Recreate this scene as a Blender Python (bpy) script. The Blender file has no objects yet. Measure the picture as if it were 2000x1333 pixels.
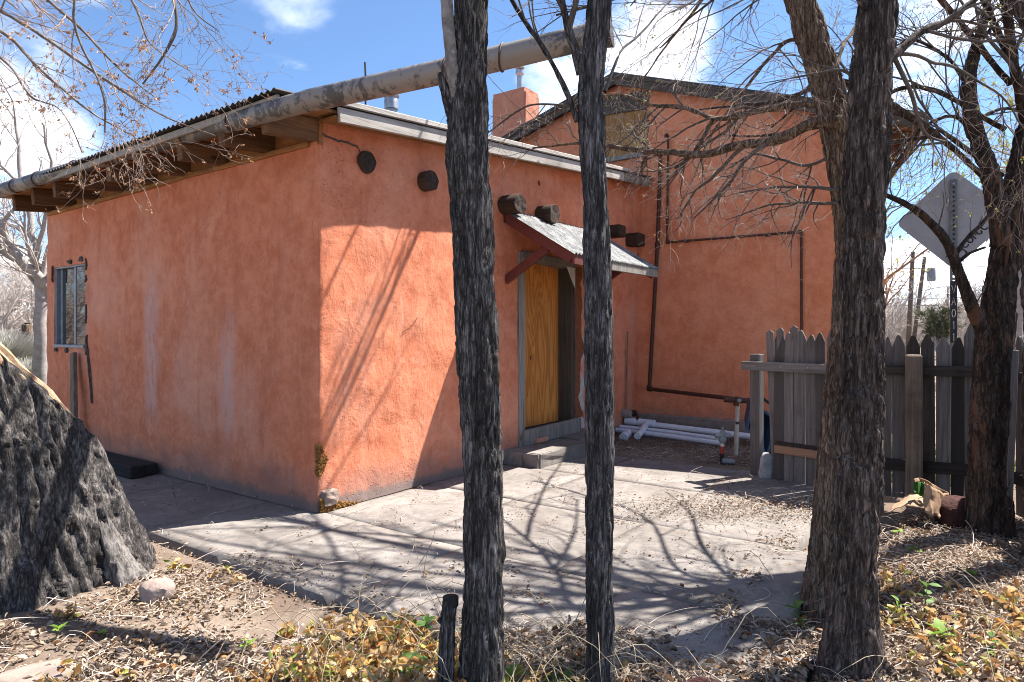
import bpy, math, random
import numpy as np
from mathutils import Vector, Matrix

random.seed(7)
RNG = np.random.default_rng(7)
C = bpy.context.scene.collection
SC = bpy.context.scene
PI = math.pi

# ------------------------------------------------------------------ camera
FPX, HOR, EYE = 1290.0, 652.0, 1.45          # focal length in px of a 2000 px wide frame, horizon row, eye height
cam = bpy.data.cameras.new('camera')
cam.sensor_width = 36.0
cam.lens = FPX / 2000 * 36
cam.shift_y = -(666.5 - HOR) / 2000
cam.clip_start, cam.clip_end = 0.05, 20000
camo = bpy.data.objects.new('camera', cam)
camo.location = (0, 0, EYE)
camo.rotation_euler = (PI / 2, 0, 0)
C.objects.link(camo)
SC.camera = camo

# ------------------------------------------------------------------ sun, sky, exposure
SUN_XY = (0.888, 0.459)
SUN_T = 1.50
ELEV = math.atan(SUN_T)
sun = bpy.data.lights.new('sun', 'SUN')
sun.energy = 5.0
sun.angle = math.radians(0.5)
sun.color = (1.0, 0.95, 0.88)
suno = bpy.data.objects.new('sun', sun)
suno.rotation_euler = Vector((SUN_XY[0], SUN_XY[1], SUN_T)).to_track_quat('Z', 'Y').to_euler()
suno.location = (20, 10, 30)
C.objects.link(suno)

world = bpy.data.worlds.new('World')
SC.world = world
world.use_nodes = True
SKY_STRENGTH = 0.15


def build_world():
    nt = world.node_tree
    N, L = nt.nodes, nt.links
    N.clear()
    out = N.new('ShaderNodeOutputWorld')
    bg = N.new('ShaderNodeBackground')
    bg.inputs['Strength'].default_value = SKY_STRENGTH
    sky = N.new('ShaderNodeTexSky')
    sky.sky_type = 'NISHITA'
    sky.sun_disc = False
    sky.sun_elevation = ELEV
    sky.sun_rotation = math.atan2(SUN_XY[0], SUN_XY[1])
    sky.altitude = 1700
    sky.air_density = 1.0
    sky.dust_density = 0.25
    sky.ozone_density = 4.0
    tc = N.new('ShaderNodeTexCoord')
    sep = N.new('ShaderNodeSeparateXYZ')
    L.new(tc.outputs['Generated'], sep.inputs[0])

    def math_(op, a, b=None, clamp=False):
        m = N.new('ShaderNodeMath')
        m.operation = op
        m.use_clamp = clamp
        for i, v in enumerate((a, b)):
            if v is None:
                continue
            if isinstance(v, (int, float)):
                m.inputs[i].default_value = v
            else:
                L.new(v, m.inputs[i])
        return m.outputs[0]
    # cumulus layer: project the view direction onto a flat cloud deck
    zz = math_('ADD', math_('MAXIMUM', sep.outputs[2], 0.0), 0.22)
    cx = math_('DIVIDE', sep.outputs[0], zz)
    cy = math_('DIVIDE', sep.outputs[1], zz)
    comb = N.new('ShaderNodeCombineXYZ')
    L.new(cx, comb.inputs[0])
    L.new(cy, comb.inputs[1])
    comb.inputs[2].default_value = 3.7
    n1 = N.new('ShaderNodeTexNoise')
    n1.inputs['Scale'].default_value = 1.55
    n1.inputs['Detail'].default_value = 9
    n1.inputs['Roughness'].default_value = 0.56
    n1.inputs['Distortion'].default_value = 0.25
    L.new(comb.outputs[0], n1.inputs['Vector'])
    fac = n1.outputs['Fac']
    # cloud banks seen in the photograph, as soft directions on the sky
    for (px, py, wdt, amp) in ((120, 130, 0.26, 0.14), (560, 50, 0.16, 0.20), (1300, 120, 0.17, 0.24), (1880, 520, 0.30, 0.20),
                               (1060, 215, 0.10, 0.16), (60, 560, 0.24, 0.15), (1830, 60, 0.25, 0.15), (330, 330, 0.3, -0.05),
                               (700, 120, 0.10, -0.02), (460, 230, 0.22, -0.26), (780, 130, 0.18, -0.18), (1500, 150, 0.14, -0.22), (1830, 290, 0.2, -0.16), (300, 100, 0.12, -0.10), (940, 60, 0.10, -0.1)):
        d = Vector(((px - 1000) / FPX, 1, (HOR - py) / FPX)).normalized()
        vm = N.new('ShaderNodeVectorMath')
        vm.operation = 'DISTANCE'
        L.new(tc.outputs['Generated'], vm.inputs[0])
        vm.inputs[1].default_value = d
        mr = N.new('ShaderNodeMapRange')
        mr.interpolation_type = 'SMOOTHSTEP'
        mr.inputs['From Min'].default_value = 0
        mr.inputs['From Max'].default_value = wdt
        mr.inputs['To Min'].default_value = amp
        mr.inputs['To Max'].default_value = 0
        L.new(vm.outputs['Value'], mr.inputs['Value'])
        fac = math_('ADD', fac, mr.outputs[0])
    rp = N.new('ShaderNodeMapRange')
    rp.interpolation_type = 'SMOOTHSTEP'
    rp.inputs['From Min'].default_value = 0.53
    rp.inputs['From Max'].default_value = 0.72
    L.new(fac, rp.inputs['Value'])
    n2 = N.new('ShaderNodeTexNoise')
    n2.inputs['Scale'].default_value = 5
    n2.inputs['Detail'].default_value = 5
    L.new(comb.outputs[0], n2.inputs['Vector'])
    cr = N.new('ShaderNodeMapRange')
    cr.inputs['From Min'].default_value = 0.3
    cr.inputs['From Max'].default_value = 0.65
    cr.inputs['To Min'].default_value = 0.0
    cr.inputs['To Max'].default_value = 1.0
    L.new(n2.outputs['Fac'], cr.inputs['Value'])
    cm = N.new('ShaderNodeMix')
    cm.data_type = 'RGBA'
    cm.inputs['A'].default_value = (3.3, 3.6, 4.2, 1)
    cm.inputs['B'].default_value = (5.6, 5.6, 5.7, 1)
    L.new(cr.outputs[0], cm.inputs['Factor'])
    mix = N.new('ShaderNodeMix')
    mix.data_type = 'RGBA'
    mf = math_('MULTIPLY', rp.outputs[0], 0.93)
    L.new(mf, mix.inputs['Factor'])
    gain = N.new('ShaderNodeVectorMath')
    gain.operation = 'MULTIPLY'
    gain.inputs[1].default_value = (0.46, 0.49, 0.505)
    L.new(sky.outputs[0], gain.inputs[0])
    L.new(gain.outputs[0], mix.inputs['A'])
    L.new(cm.outputs['Result'], mix.inputs['B'])
    L.new(mix.outputs['Result'], bg.inputs['Color'])
    L.new(bg.outputs[0], out.inputs['Surface'])


build_world()
SC.view_settings.view_transform = 'Standard'
SC.view_settings.look = 'None'
SC.view_settings.gamma = 1
SC.view_settings.use_curve_mapping = False
SC.view_settings.exposure = 1.66
SC.cycles.filter_width = 1.0
SC.cycles.max_bounces = 8
SC.cycles.diffuse_bounces = 4
SC.cycles.transparent_max_bounces = 8


# ------------------------------------------------------------------ placing helpers
def at(px, py, Y):
    """a point Y metres ahead of the lens, under pixel (px, py) of the 2000 px wide photograph"""
    return np.array(((px - 1000) / FPX * Y, Y, EYE + (HOR - py) / FPX * Y))


def gnd(px, py):
    Y = EYE * FPX / (py - HOR)
    return np.array(((px - 1000) / FPX * Y, Y, 0.0))


HO = np.array((-1.583, 5.375, 0.0))           # the near corner of the house
EU = np.array((0.589, 0.808, 0.0))            # along the door wall
EW = np.array((-0.808, 0.589, 0.0))           # along the long left wall
HROT = math.atan2(EU[1], EU[0])


def to_local(p):
    d = np.asarray(p, float) - HO
    return np.array((d @ EU, d @ EW, d[2]))


def to_world(u, w, z=0.0):
    return HO + EU * u + EW * w + np.array((0, 0, z))


def hit(px, py, axis, val):
    """house-local point where the pixel's ray meets the plane u = val (axis 0) or w = val (axis 1)"""
    d = np.array(((px - 1000) / FPX, 1, (HOR - py) / FPX))
    o = np.array((0, 0, EYE))
    E = EU if axis == 0 else EW
    t = (val - (o - HO) @ E) / (d @ E)
    return to_local(o + d * t)


# ------------------------------------------------------------------ noise in numpy
def vnoise(P, seed=0):
    P = np.asarray(P, float)
    I = np.floor(P).astype(np.int64)
    f = P - I
    f = f * f * (3 - 2 * f)

    def h(i, j, k):
        n = (i * 374761393 + j * 668265263 + k * 1274126177 + seed * 974634777) & 0xFFFFFFFF
        n = ((n ^ (n >> 13)) * 1274126177) & 0xFFFFFFFF
        n = n ^ (n >> 16)
        return (n & 0xFFFF) / 65535.0
    x, y, z = I[..., 0], I[..., 1], I[..., 2]
    r = 0
    for a in (0, 1):
        for b in (0, 1):
            for c in (0, 1):
                wgt = (f[..., 0] if a else 1 - f[..., 0]) * (f[..., 1] if b else 1 - f[..., 1]) * (f[..., 2] if c else 1 - f[..., 2])
                r = r + wgt * h(x + a, y + b, z + c)
    return r


def fbm(P, oct=4, seed=0):
    P = np.asarray(P, float)
    s, a, t = 0, 1.0, 0
    for o in range(oct):
        s = s + a * vnoise(P * 2 ** o, seed + o)
        t += a
        a *= 0.5
    return s / t


# ------------------------------------------------------------------ mesh helpers
def mesh_np(name, V, Fs):
    """mesh from a vertex array and a list of face index arrays (n, 3) or (n, 4)"""
    me = bpy.data.meshes.new(name)
    V = np.asarray(V, np.float32)
    Fs = [np.asarray(F, np.int32) for F in Fs if len(F)]
    me.vertices.add(len(V))
    me.vertices.foreach_set('co', V.ravel())
    nl = sum(F.size for F in Fs)
    npoly = sum(len(F) for F in Fs)
    me.loops.add(nl)
    me.loops.foreach_set('vertex_index', np.concatenate([F.ravel() for F in Fs]))
    me.polygons.add(npoly)
    tot = np.concatenate([np.full(len(F), F.shape[1], np.int32) for F in Fs])
    me.polygons.foreach_set('loop_start', np.concatenate(([0], np.cumsum(tot)[:-1])).astype(np.int32))
    me.polygons.foreach_set('loop_total', tot)
    me.update(calc_edges=True)
    me.validate()
    return me


def link(name, me, mat=None, parent=None, loc=None, smooth=False):
    if mat is not None and not me.materials:
        for m in (mat if isinstance(mat, (list, tuple)) else [mat]):
            me.materials.append(m)
    if smooth:
        me.polygons.foreach_set('use_smooth', np.ones(len(me.polygons), bool))
        me.update()
    o = bpy.data.objects.new(name, me)
    C.objects.link(o)
    if parent is not None:
        o.parent = parent
    if loc is not None:
        o.location = loc
    return o


def tag(o, label=None, cat=None, group=None, kind=None):
    if label:
        o['label'] = label
    if cat:
        o['category'] = cat
    if group:
        o['group'] = group
    if kind:
        o['kind'] = kind
    return o


def thing(name, label, cat, loc=(0, 0, 0), rotz=0, group=None):
    o = bpy.data.objects.new(name, None)
    o.empty_display_size = 0.2
    C.objects.link(o)
    o.location = loc
    o.rotation_euler = (0, 0, rotz)
    return tag(o, label, cat, group)


class MB:
    """collects simple solids; build() links them as one mesh object"""

    def __init__(s):
        s.v, s.f = [], []

    def add(s, V, F):
        b = len(s.v)
        s.v += [tuple(p) for p in V]
        s.f += [tuple(i + b for i in f) for f in F]
        return s

    def hexa(s, P):
        """8 corners: bottom loop 0-3, top loop 4-7"""
        return s.add(P, [(3, 2, 1, 0), (4, 5, 6, 7), (0, 1, 5, 4), (1, 2, 6, 5), (2, 3, 7, 6), (3, 0, 4, 7)])

    def box(s, lo, hi, ch=0.004, M=None):
        lo, hi = np.minimum(lo, hi).astype(float), np.maximum(lo, hi).astype(float)
        c, h = (lo + hi) / 2, (hi - lo) / 2
        ch = min(ch, h.min() * 0.45)
        V, idx = [], {}
        for sx in (-1, 1):
            for sy in (-1, 1):
                for sz in (-1, 1):
                    for ax in range(3):
                        p = np.array((sx, sy, sz)) * (h - ch)
                        p[ax] = (sx, sy, sz)[ax] * h[ax]
                        idx[(sx, sy, sz, ax)] = len(V)
                        q = c + p
                        V.append(q)
        F = []
        for ax in range(3):
            a, b = (ax + 1) % 3, (ax + 2) % 3
            for sg in (-1, 1):
                loop = []
                for (p, q) in ((-1, -1), (1, -1), (1, 1), (-1, 1)):
                    k = [0, 0, 0]
                    k[ax], k[a], k[b] = sg, p, q
                    loop.append(idx[(*k, ax)])
                F.append(tuple(loop if sg > 0 else loop[::-1]))
            for p in (-1, 1):                     # chamfers between faces a and b, along ax
                for q in (-1, 1):
                    k0, k1 = [0, 0, 0], [0, 0, 0]
                    k0[ax], k0[a], k0[b] = -1, p, q
                    k1[ax], k1[a], k1[b] = 1, p, q
                    f = (idx[(*k0, a)], idx[(*k1, a)], idx[(*k1, b)], idx[(*k0, b)])
                    F.append(f if p * q < 0 else f[::-1])
        for sx in (-1, 1):
            for sy in (-1, 1):
                for sz in (-1, 1):
                    f = tuple(idx[(sx, sy, sz, ax)] for ax in range(3))
                    F.append(f if sx * sy * sz > 0 else f[::-1])
        if M is not None:
            V = [M @ Vector(p) for p in V]
        return s.add(V, F)

    def beam(s, a, b, wd, ht, up=(0, 0, 1), ch=0.004):
        """rectangular bar from a to b, width wd across, height ht along up"""
        a, b = Vector(a), Vector(b)
        d = b - a
        x = d.normalized()
        y = Vector(up).cross(x).normalized()
        z = x.cross(y)
        M = Matrix((x, y, z)).transposed().to_4x4()
        M.translation = (a + b) / 2
        l = d.length
        return s.box((-l / 2, -wd / 2, -ht / 2), (l / 2, wd / 2, ht / 2), ch, M)

    def tube(s, pts, r, k=12, cap=True):
        V, F = tube_np(np.array(pts, float), r, k, cap)
        return s.add(V, F)

    def lathe(s, prof, k=24, M=None):
        """profile of (radius, z), turned about z"""
        V, F = [], []
        for (r, z) in prof:
            for i in range(k):
                a = 2 * PI * i / k
                p = Vector((r * math.cos(a), r * math.sin(a), z))
                V.append(M @ p if M is not None else p)
        n = len(prof)
        for j in range(n - 1):
            for i in range(k):
                F.append((j * k + i, j * k + (i + 1) % k, (j + 1) * k + (i + 1) % k, (j + 1) * k + i))
        F.append(tuple(range(k))[::-1])
        F.append(tuple((n - 1) * k + i for i in range(k)))
        return s.add(V, F)

    def mesh(s, name):
        me = bpy.data.meshes.new(name)
        me.from_pydata([tuple(p) for p in s.v], [], s.f)
        me.update()
        return me

    def build(s, name, mat, parent=None, loc=None, smooth=False):
        if loc is not None and parent is None:
            s.v = [(p[0] - loc[0], p[1] - loc[1], p[2] - loc[2]) for p in s.v]
        o = link(name, s.mesh(name), mat, parent, loc)
        if smooth:
            smooth_by_angle(o.data)
        return o


def smooth_by_angle(me, deg=40):
    me.polygons.foreach_set('use_smooth', np.ones(len(me.polygons), bool))
    try:
        me.set_sharp_from_angle(angle=math.radians(deg))
    except Exception:
        pass


def frames(P):
    T = np.gradient(P, axis=0)
    T /= np.linalg.norm(T, axis=1)[:, None] + 1e-12
    ref = np.array((0.31, 0.17, 0.93)) if abs(T[0] @ np.array((0, 0, 1.0))) < 0.9 else np.array((1.0, 0.1, 0))
    A = np.zeros_like(P)
    a = ref - (ref @ T[0]) * T[0]
    a /= np.linalg.norm(a)
    for i in range(len(P)):
        a = a - (a @ T[i]) * T[i]
        a /= np.linalg.norm(a)
        A[i] = a
    return T, A, np.cross(T, A)


def tube_np(P, r, k=12, cap=True):
    n = len(P)
    R = np.broadcast_to(np.asarray(r, float), (n,))
    T, A, B = frames(P)
    th = np.arange(k) * 2 * PI / k
    V = P[:, None] + R[:, None, None] * (A[:, None] * np.cos(th)[None, :, None] + B[:, None] * np.sin(th)[None, :, None])
    V = V.reshape(-1, 3)
    F = []
    for j in range(n - 1):
        for i in range(k):
            F.append((j * k + i, j * k + (i + 1) % k, (j + 1) * k + (i + 1) % k, (j + 1) * k + i))
    if cap:
        F.append(tuple(range(k))[::-1])
        F.append(tuple((n - 1) * k + i for i in range(k)))
    return V, F


def resample(pts, n):
    """Catmull-Rom resample of rows (any number of columns) by arc length of the first three"""
    P = np.asarray(pts, float)
    if len(P) == 2:
        t = np.linspace(0, 1, n)[:, None]
        return P[0] * (1 - t) + P[1] * t
    Q = np.vstack((2 * P[0] - P[1], P, 2 * P[-1] - P[-2]))
    out = []
    for i in range(1, len(Q) - 2):
        t = np.linspace(0, 1, 16, endpoint=False)[:, None]
        p0, p1, p2, p3 = Q[i - 1], Q[i], Q[i + 1], Q[i + 2]
        out.append(0.5 * (2 * p1 + (p2 - p0) * t + (2 * p0 - 5 * p1 + 4 * p2 - p3) * t ** 2 + (3 * p1 - p0 - 3 * p2 + p3) * t ** 3))
    out = np.vstack(out + [P[-1:]])
    d = np.concatenate(([0], np.cumsum(np.linalg.norm(np.diff(out[:, :3], axis=0), axis=1))))
    s = np.linspace(0, d[-1], n)
    return np.stack([np.interp(s, d, out[:, c]) for c in range(out.shape[1])], 1)


# ------------------------------------------------------------------ materials
class NT:
    def __init__(s, name, rough=0.8, spec=0.3):
        s.m = bpy.data.materials.new(name)
        s.m.use_nodes = True
        s.t = s.m.node_tree
        s.b = s.t.nodes['Principled BSDF']
        s.b.inputs['Roughness'].default_value = rough
        s.b.inputs['Specular IOR Level'].default_value = spec
        s.co = s.t.nodes.new('ShaderNodeTexCoord')

    def new(s, t):
        return s.t.nodes.new(t)

    def set(s, sock, v):
        if isinstance(v, bpy.types.NodeSocket):
            s.t.links.new(v, sock)
        elif isinstance(v, (tuple, list)) and len(v) == 3 and sock.type == 'RGBA':
            sock.default_value = (*v, 1)
        else:
            sock.default_value = v

    @property
    def obj(s):
        return s.co.outputs['Object']

    def scale(s, sc, vec=None, rot=None):
        mp = s.new('ShaderNodeMapping')
        s.set(mp.inputs['Vector'], vec or s.obj)
        mp.inputs['Scale'].default_value = sc
        if rot:
            mp.inputs['Rotation'].default_value = rot
        return mp.outputs[0]

    def jitter(s, vec=None, amt=20):
        oi = s.new('ShaderNodeObjectInfo')
        m = s.new('ShaderNodeVectorMath')
        m.operation = 'MULTIPLY_ADD'
        cb = s.new('ShaderNodeCombineXYZ')
        for i in range(3):
            s.t.links.new(oi.outputs['Random'], cb.inputs[i])
        s.t.links.new(cb.outputs[0], m.inputs[0])
        m.inputs[1].default_value = (amt, amt * 1.7, amt * 2.3)
        s.set(m.inputs[2], vec or s.obj)
        return m.outputs[0]

    def rand(s):
        return s.new('ShaderNodeObjectInfo').outputs['Random']

    def island(s):
        return s.new('ShaderNodeNewGeometry').outputs['Random Per Island']

    def noise(s, scale=5, detail=4, rough=0.55, dist=0.0, vec=None):
        n = s.new('ShaderNodeTexNoise')
        s.set(n.inputs['Vector'], vec or s.obj)
        n.inputs['Scale'].default_value = scale
        n.inputs['Detail'].default_value = detail
        n.inputs['Roughness'].default_value = rough
        n.inputs['Distortion'].default_value = dist
        return n.outputs['Fac']

    def voro(s, scale=5, feat='F1', vec=None, rnd=1.0):
        n = s.new('ShaderNodeTexVoronoi')
        n.feature = feat
        s.set(n.inputs['Vector'], vec or s.obj)
        n.inputs['Scale'].default_value = scale
        n.inputs['Randomness'].default_value = rnd
        return n.outputs['Distance']

    def rng(s, v, a, b, c=0.0, d=1.0, smooth=True):
        n = s.new('ShaderNodeMapRange')
        n.interpolation_type = 'SMOOTHSTEP' if smooth else 'LINEAR'
        s.set(n.inputs['Value'], v)
        for k, x in zip(('From Min', 'From Max', 'To Min', 'To Max'), (a, b, c, d)):
            n.inputs[k].default_value = x
        return n.outputs[0]

    def mth(s, op, a, b=0.0, c=None):
        n = s.new('ShaderNodeMath')
        n.operation = op
        s.set(n.inputs[0], a)
        s.set(n.inputs[1], b)
        if c is not None:
            s.set(n.inputs[2], c)
        return n.outputs[0]

    def mix(s, f, a, b):
        n = s.new('ShaderNodeMix')
        n.data_type = 'RGBA'
        s.set(n.inputs['Factor'], f)
        s.set(n.inputs['A'], a)
        s.set(n.inputs['B'], b)
        return n.outputs['Result']

    def ramp(s, f, stops, interp='LINEAR'):
        n = s.new('ShaderNodeValToRGB')
        n.color_ramp.interpolation = interp
        e = n.color_ramp.elements
        while len(e) < len(stops):
            e.new(0.5)
        for k, (p, c) in zip(e, stops):
            k.position = p
            k.color = (*c, 1)
        s.set(n.inputs[0], f)
        return n.outputs[0]

    def xyz(s, vec=None):
        n = s.new('ShaderNodeSeparateXYZ')
        s.set(n.inputs[0], vec or s.obj)
        return n.outputs

    def bump(s, h, strength=0.5, dist=0.01, normal=None):
        n = s.new('ShaderNodeBump')
        n.inputs['Strength'].default_value = strength
        n.inputs['Distance'].default_value = dist
        s.set(n.inputs['Height'], h)
        if normal is not None:
            s.set(n.inputs['Normal'], normal)
        return n.outputs[0]

    def done(s, col, normal=None, rough=None, metal=None):
        s.set(s.b.inputs['Base Color'], col)
        if normal is not None:
            s.set(s.b.inputs['Normal'], normal)
        if rough is not None:
            s.set(s.b.inputs['Roughness'], rough)
        if metal is not None:
            s.set(s.b.inputs['Metallic'], metal)
        return s.m


def plain(name, c1, c2, scale=8, rough=0.7, bump=0.3, dist=0.004, spec=0.3, metal=0.0, stretch=(1, 1, 1), jit=False):
    n = NT(name, rough, spec)
    v = n.scale(stretch)
    if jit:
        v = n.jitter(v)
    a = n.noise(scale, 6, 0.6, 0.2, v)
    b = n.noise(scale * 6, 4, 0.6, 0, v)
    f = n.rng(n.mth('ADD', n.mth('MULTIPLY', a, 0.7), n.mth('MULTIPLY', b, 0.3)), 0.3, 0.7)
    n.b.inputs['Metallic'].default_value = metal
    return n.done(n.mix(f, c1, c2), n.bump(n.mth('ADD', a, n.mth('MULTIPLY', b, 0.5)), bump, dist))


def wood(name, dark, lite, grain=(26, 26, 1.3), rough=0.85, contrast=(0.3, 0.72), knots=True, bump=0.5, tint=0.35):
    n = NT(name, rough, 0.2)
    j = n.jitter(amt=9)
    v = n.scale(grain, j)
    g = n.noise(1.0, 7, 0.65, 0.6, v)
    g2 = n.noise(4.0, 4, 0.6, 0.2, v)
    wear = n.noise(2.2, 5, 0.6, 0.4, j)
    f = n.rng(n.mth('ADD', n.mth('MULTIPLY', g, 0.65), n.mth('MULTIPLY', g2, 0.35)), *contrast)
    col = n.mix(f, dark, lite)
    col = n.mix(n.rng(wear, 0.5, 0.75, 0, 0.55), col, tuple(x * 0.45 for x in dark))
    dk = n.rng(n.rand(), 0, 1, 0, tint)
    col = n.mix(dk, col, tuple(x * 0.5 for x in dark))
    if knots:
        kn = n.voro(1.0, vec=n.scale(tuple(3.2 if s > 5 else 1.6 for s in grain), j))
        col = n.mix(n.rng(kn, 0.10, 0.03, 0, 0.8), col, tuple(x * 0.3 for x in dark))
    h = n.mth('ADD', g, n.mth('MULTIPLY', g2, 0.6))
    return n.done(col, n.bump(h, bump, 0.004))


def stucco(name, pits=0.0, swirl=0.5, streaks=False, splash=True, base=(0.72, 0.268, 0.152), dark=(0.55, 0.168, 0.086), lite=(0.77, 0.40, 0.285)):
    n = NT(name, 0.92, 0.15)
    x, y, z = n.xyz()
    big = n.noise(0.8, 4, 0.55, 0.3)
    med = n.noise(3.6, 8, 0.66, 0.35)
    mid = n.noise(9, 7, 0.68, 0.4)
    fine = n.noise(34, 5, 0.65, 0.3)
    vert = n.noise(1.0, 6, 0.62, 0.25, n.scale((6.5, 6.5, 0.7)))
    c = n.mix(n.rng(n.mth('ADD', n.mth('MULTIPLY', med, 0.55), n.mth('MULTIPLY', mid, 0.45)), 0.36, 0.64), dark, base)
    c = n.mix(n.rng(big, 0.45, 0.75, 0, 0.5), c, lite)
    c = n.mix(n.rng(vert, 0.54, 0.76, 0, 0.34), c, tuple(q * 0.66 for q in dark))
    vl = n.noise(1.0, 5, 0.6, 0.2, n.scale((3.4, 3.4, 0.35)))
    c = n.mix(n.rng(vl, 0.60, 0.77, 0, 0.28), c, lite)
    c = n.mix(n.rng(fine, 0.56, 0.72, 0, 0.34), c, tuple(q * 0.6 for q in dark))
    patch = n.noise(2.3, 6, 0.7, 0.2)
    c = n.mix(n.rng(patch, 0.60, 0.63, 0, 0.22), c, lite)
    c = n.mix(n.rng(n.noise(1.5, 6, 0.72, 0.2), 0.62, 0.66, 0, 0.3), c, tuple(q * 0.85 for q in dark))
    if streaks:                                   # lime streaks washed down the wall below the eave
        for (w0, sg, z0, z1, a) in ((2.79, 0.14, 0.30, 2.25, 0.75), (1.31, 0.09, 0.25, 1.85, 0.70), (2.2, 0.08, 0.6, 1.6, 0.2), (3.6, 0.12, 0.3, 1.4, 0.2)):
            wob = n.mth('ADD', n.mth('SUBTRACT', y, w0), n.mth('MULTIPLY', n.mth('SUBTRACT', n.noise(2.5, 2), 0.5), 0.08))
            g = n.rng(n.mth('ABSOLUTE', wob), sg * 1.7, sg * 0.2, 0, 1)
            g = n.mth('MULTIPLY', g, n.rng(z, z0, z0 + 0.5))
            g = n.mth('MULTIPLY', g, n.rng(z, z1, z1 - 0.5))
            g = n.mth('MULTIPLY', g, n.rng(n.noise(9, 5, 0.7, 0.3, n.scale((1, 2, 0.35))), 0.30, 0.62))
            c = n.mix(n.mth('MULTIPLY', g, a), c, (0.60, 0.40, 0.36))
    if splash:                                    # mud splashed up from the ground
        sp = n.mth('ADD', z, n.mth('MULTIPLY', n.mth('SUBTRACT', n.noise(2.6, 5, 0.6, 0.6), 0.5), -0.55))
        c = n.mix(n.rng(sp, 0.42, 0.04, 0, 0.7), c, (0.25, 0.15, 0.125))
        sp2 = n.mth('ADD', z, n.mth('MULTIPLY', n.mth('SUBTRACT', n.noise(5.5, 6, 0.7, 0.3), 0.5), -0.5))
        c = n.mix(n.rng(sp2, 0.10, 0.04, 0, 0.5), c, (0.15, 0.11, 0.10))
        c = n.mix(n.rng(n.mth('ADD', z, n.mth('MULTIPLY', med, -0.12)), 0.05, -0.02, 0, 0.8), c, (0.17, 0.14, 0.13))
    h = n.mth('ADD', n.mth('MULTIPLY', med, 1.2), n.mth('MULTIPLY', n.noise(1.0, 4, 0.6, 0.6, n.scale((7, 7, 3.2), rot=(0.4, 0.3, 0))), 0.7))
    sw = n.noise(17, 6, 0.62, 0.9)
    h = n.mth('ADD', h, n.mth('MULTIPLY', sw, swirl))
    h = n.mth('ADD', h, n.mth('MULTIPLY', n.noise(70, 3, 0.6), 0.16))
    if pits:
        pv = n.voro(26, vec=n.scale((1, 1, 1.5)))
        pw = n.voro(55, vec=n.scale((1, 1, 1.8)))
        pm = n.rng(n.noise(3.2, 4), 0.40, 0.62)
        pn = n.rng(n.noise(4.6, 4), 0.44, 0.62)
        h = n.mth('ADD', h, n.mth('MULTIPLY', n.mth('MULTIPLY', n.rng(pv, 0.06, 0.20, -1, 0), pm), pits))
        h = n.mth('ADD', h, n.mth('MULTIPLY', n.mth('MULTIPLY', n.rng(pw, 0.06, 0.22, -1, 0), pn), pits * 0.6))
    return n.done(c, n.bump(h, 0.8, 0.018))


def bark(name, dark, mid, lite, zs=0.12, sc=58, bump=0.9, moss=None, crk=0.6):
    n = NT(name, 0.92, 0.15)
    v = n.scale((1, 1, zs))
    a = n.noise(sc, 6, 0.65, 1.0, v)
    b = n.noise(sc * 2.7, 4, 0.6, 0.4, v)
    big = n.noise(3.0, 4, 0.6, 0.6)
    a2 = n.noise(sc * 0.45, 5, 0.6, 1.2, n.scale((1, 1, zs * 0.8)))
    f = n.mth('ADD', n.mth('MULTIPLY', a, 0.4), n.mth('MULTIPLY', b, 0.27))
    f = n.mth('ADD', f, n.mth('MULTIPLY', a2, 0.33))
    wob = n.new('ShaderNodeVectorMath')
    wob.operation = 'MULTIPLY_ADD'
    cbx = n.new('ShaderNodeCombineXYZ')
    for q_ in range(3):
        n.t.links.new(a2, cbx.inputs[q_])
    n.t.links.new(cbx.outputs[0], wob.inputs[0])
    wob.inputs[1].default_value = (0.13, 0.13, 0.05)
    n.set(wob.inputs[2], n.scale((1, 1, zs * 1.5)))
    ck = n.rng(n.voro(sc * 0.62, 'DISTANCE_TO_EDGE', wob.outputs[0]), 0.01, 0.11, 1 - crk, 1.0)
    c = n.ramp(f, ((0.36, dark), (0.49, mid), (0.60, lite)))
    c = n.mix(ck, dark, c)
    c = n.mix(n.rng(big, 0.48, 0.7, 0, 0.45), c, dark)
    if moss:
        c = n.mix(n.rng(n.noise(7, 4, 0.6, 0.5, n.scale((1, 1, 0.35))), 0.55, 0.66, 0, 0.75), c, moss)
    h = n.mth('ADD', n.mth('ADD', a, n.mth('MULTIPLY', b, 0.6)), n.mth('MULTIPLY', ck, 0.7))
    return n.done(c, n.bump(h, bump, 0.007))


MAT = {}


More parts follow.
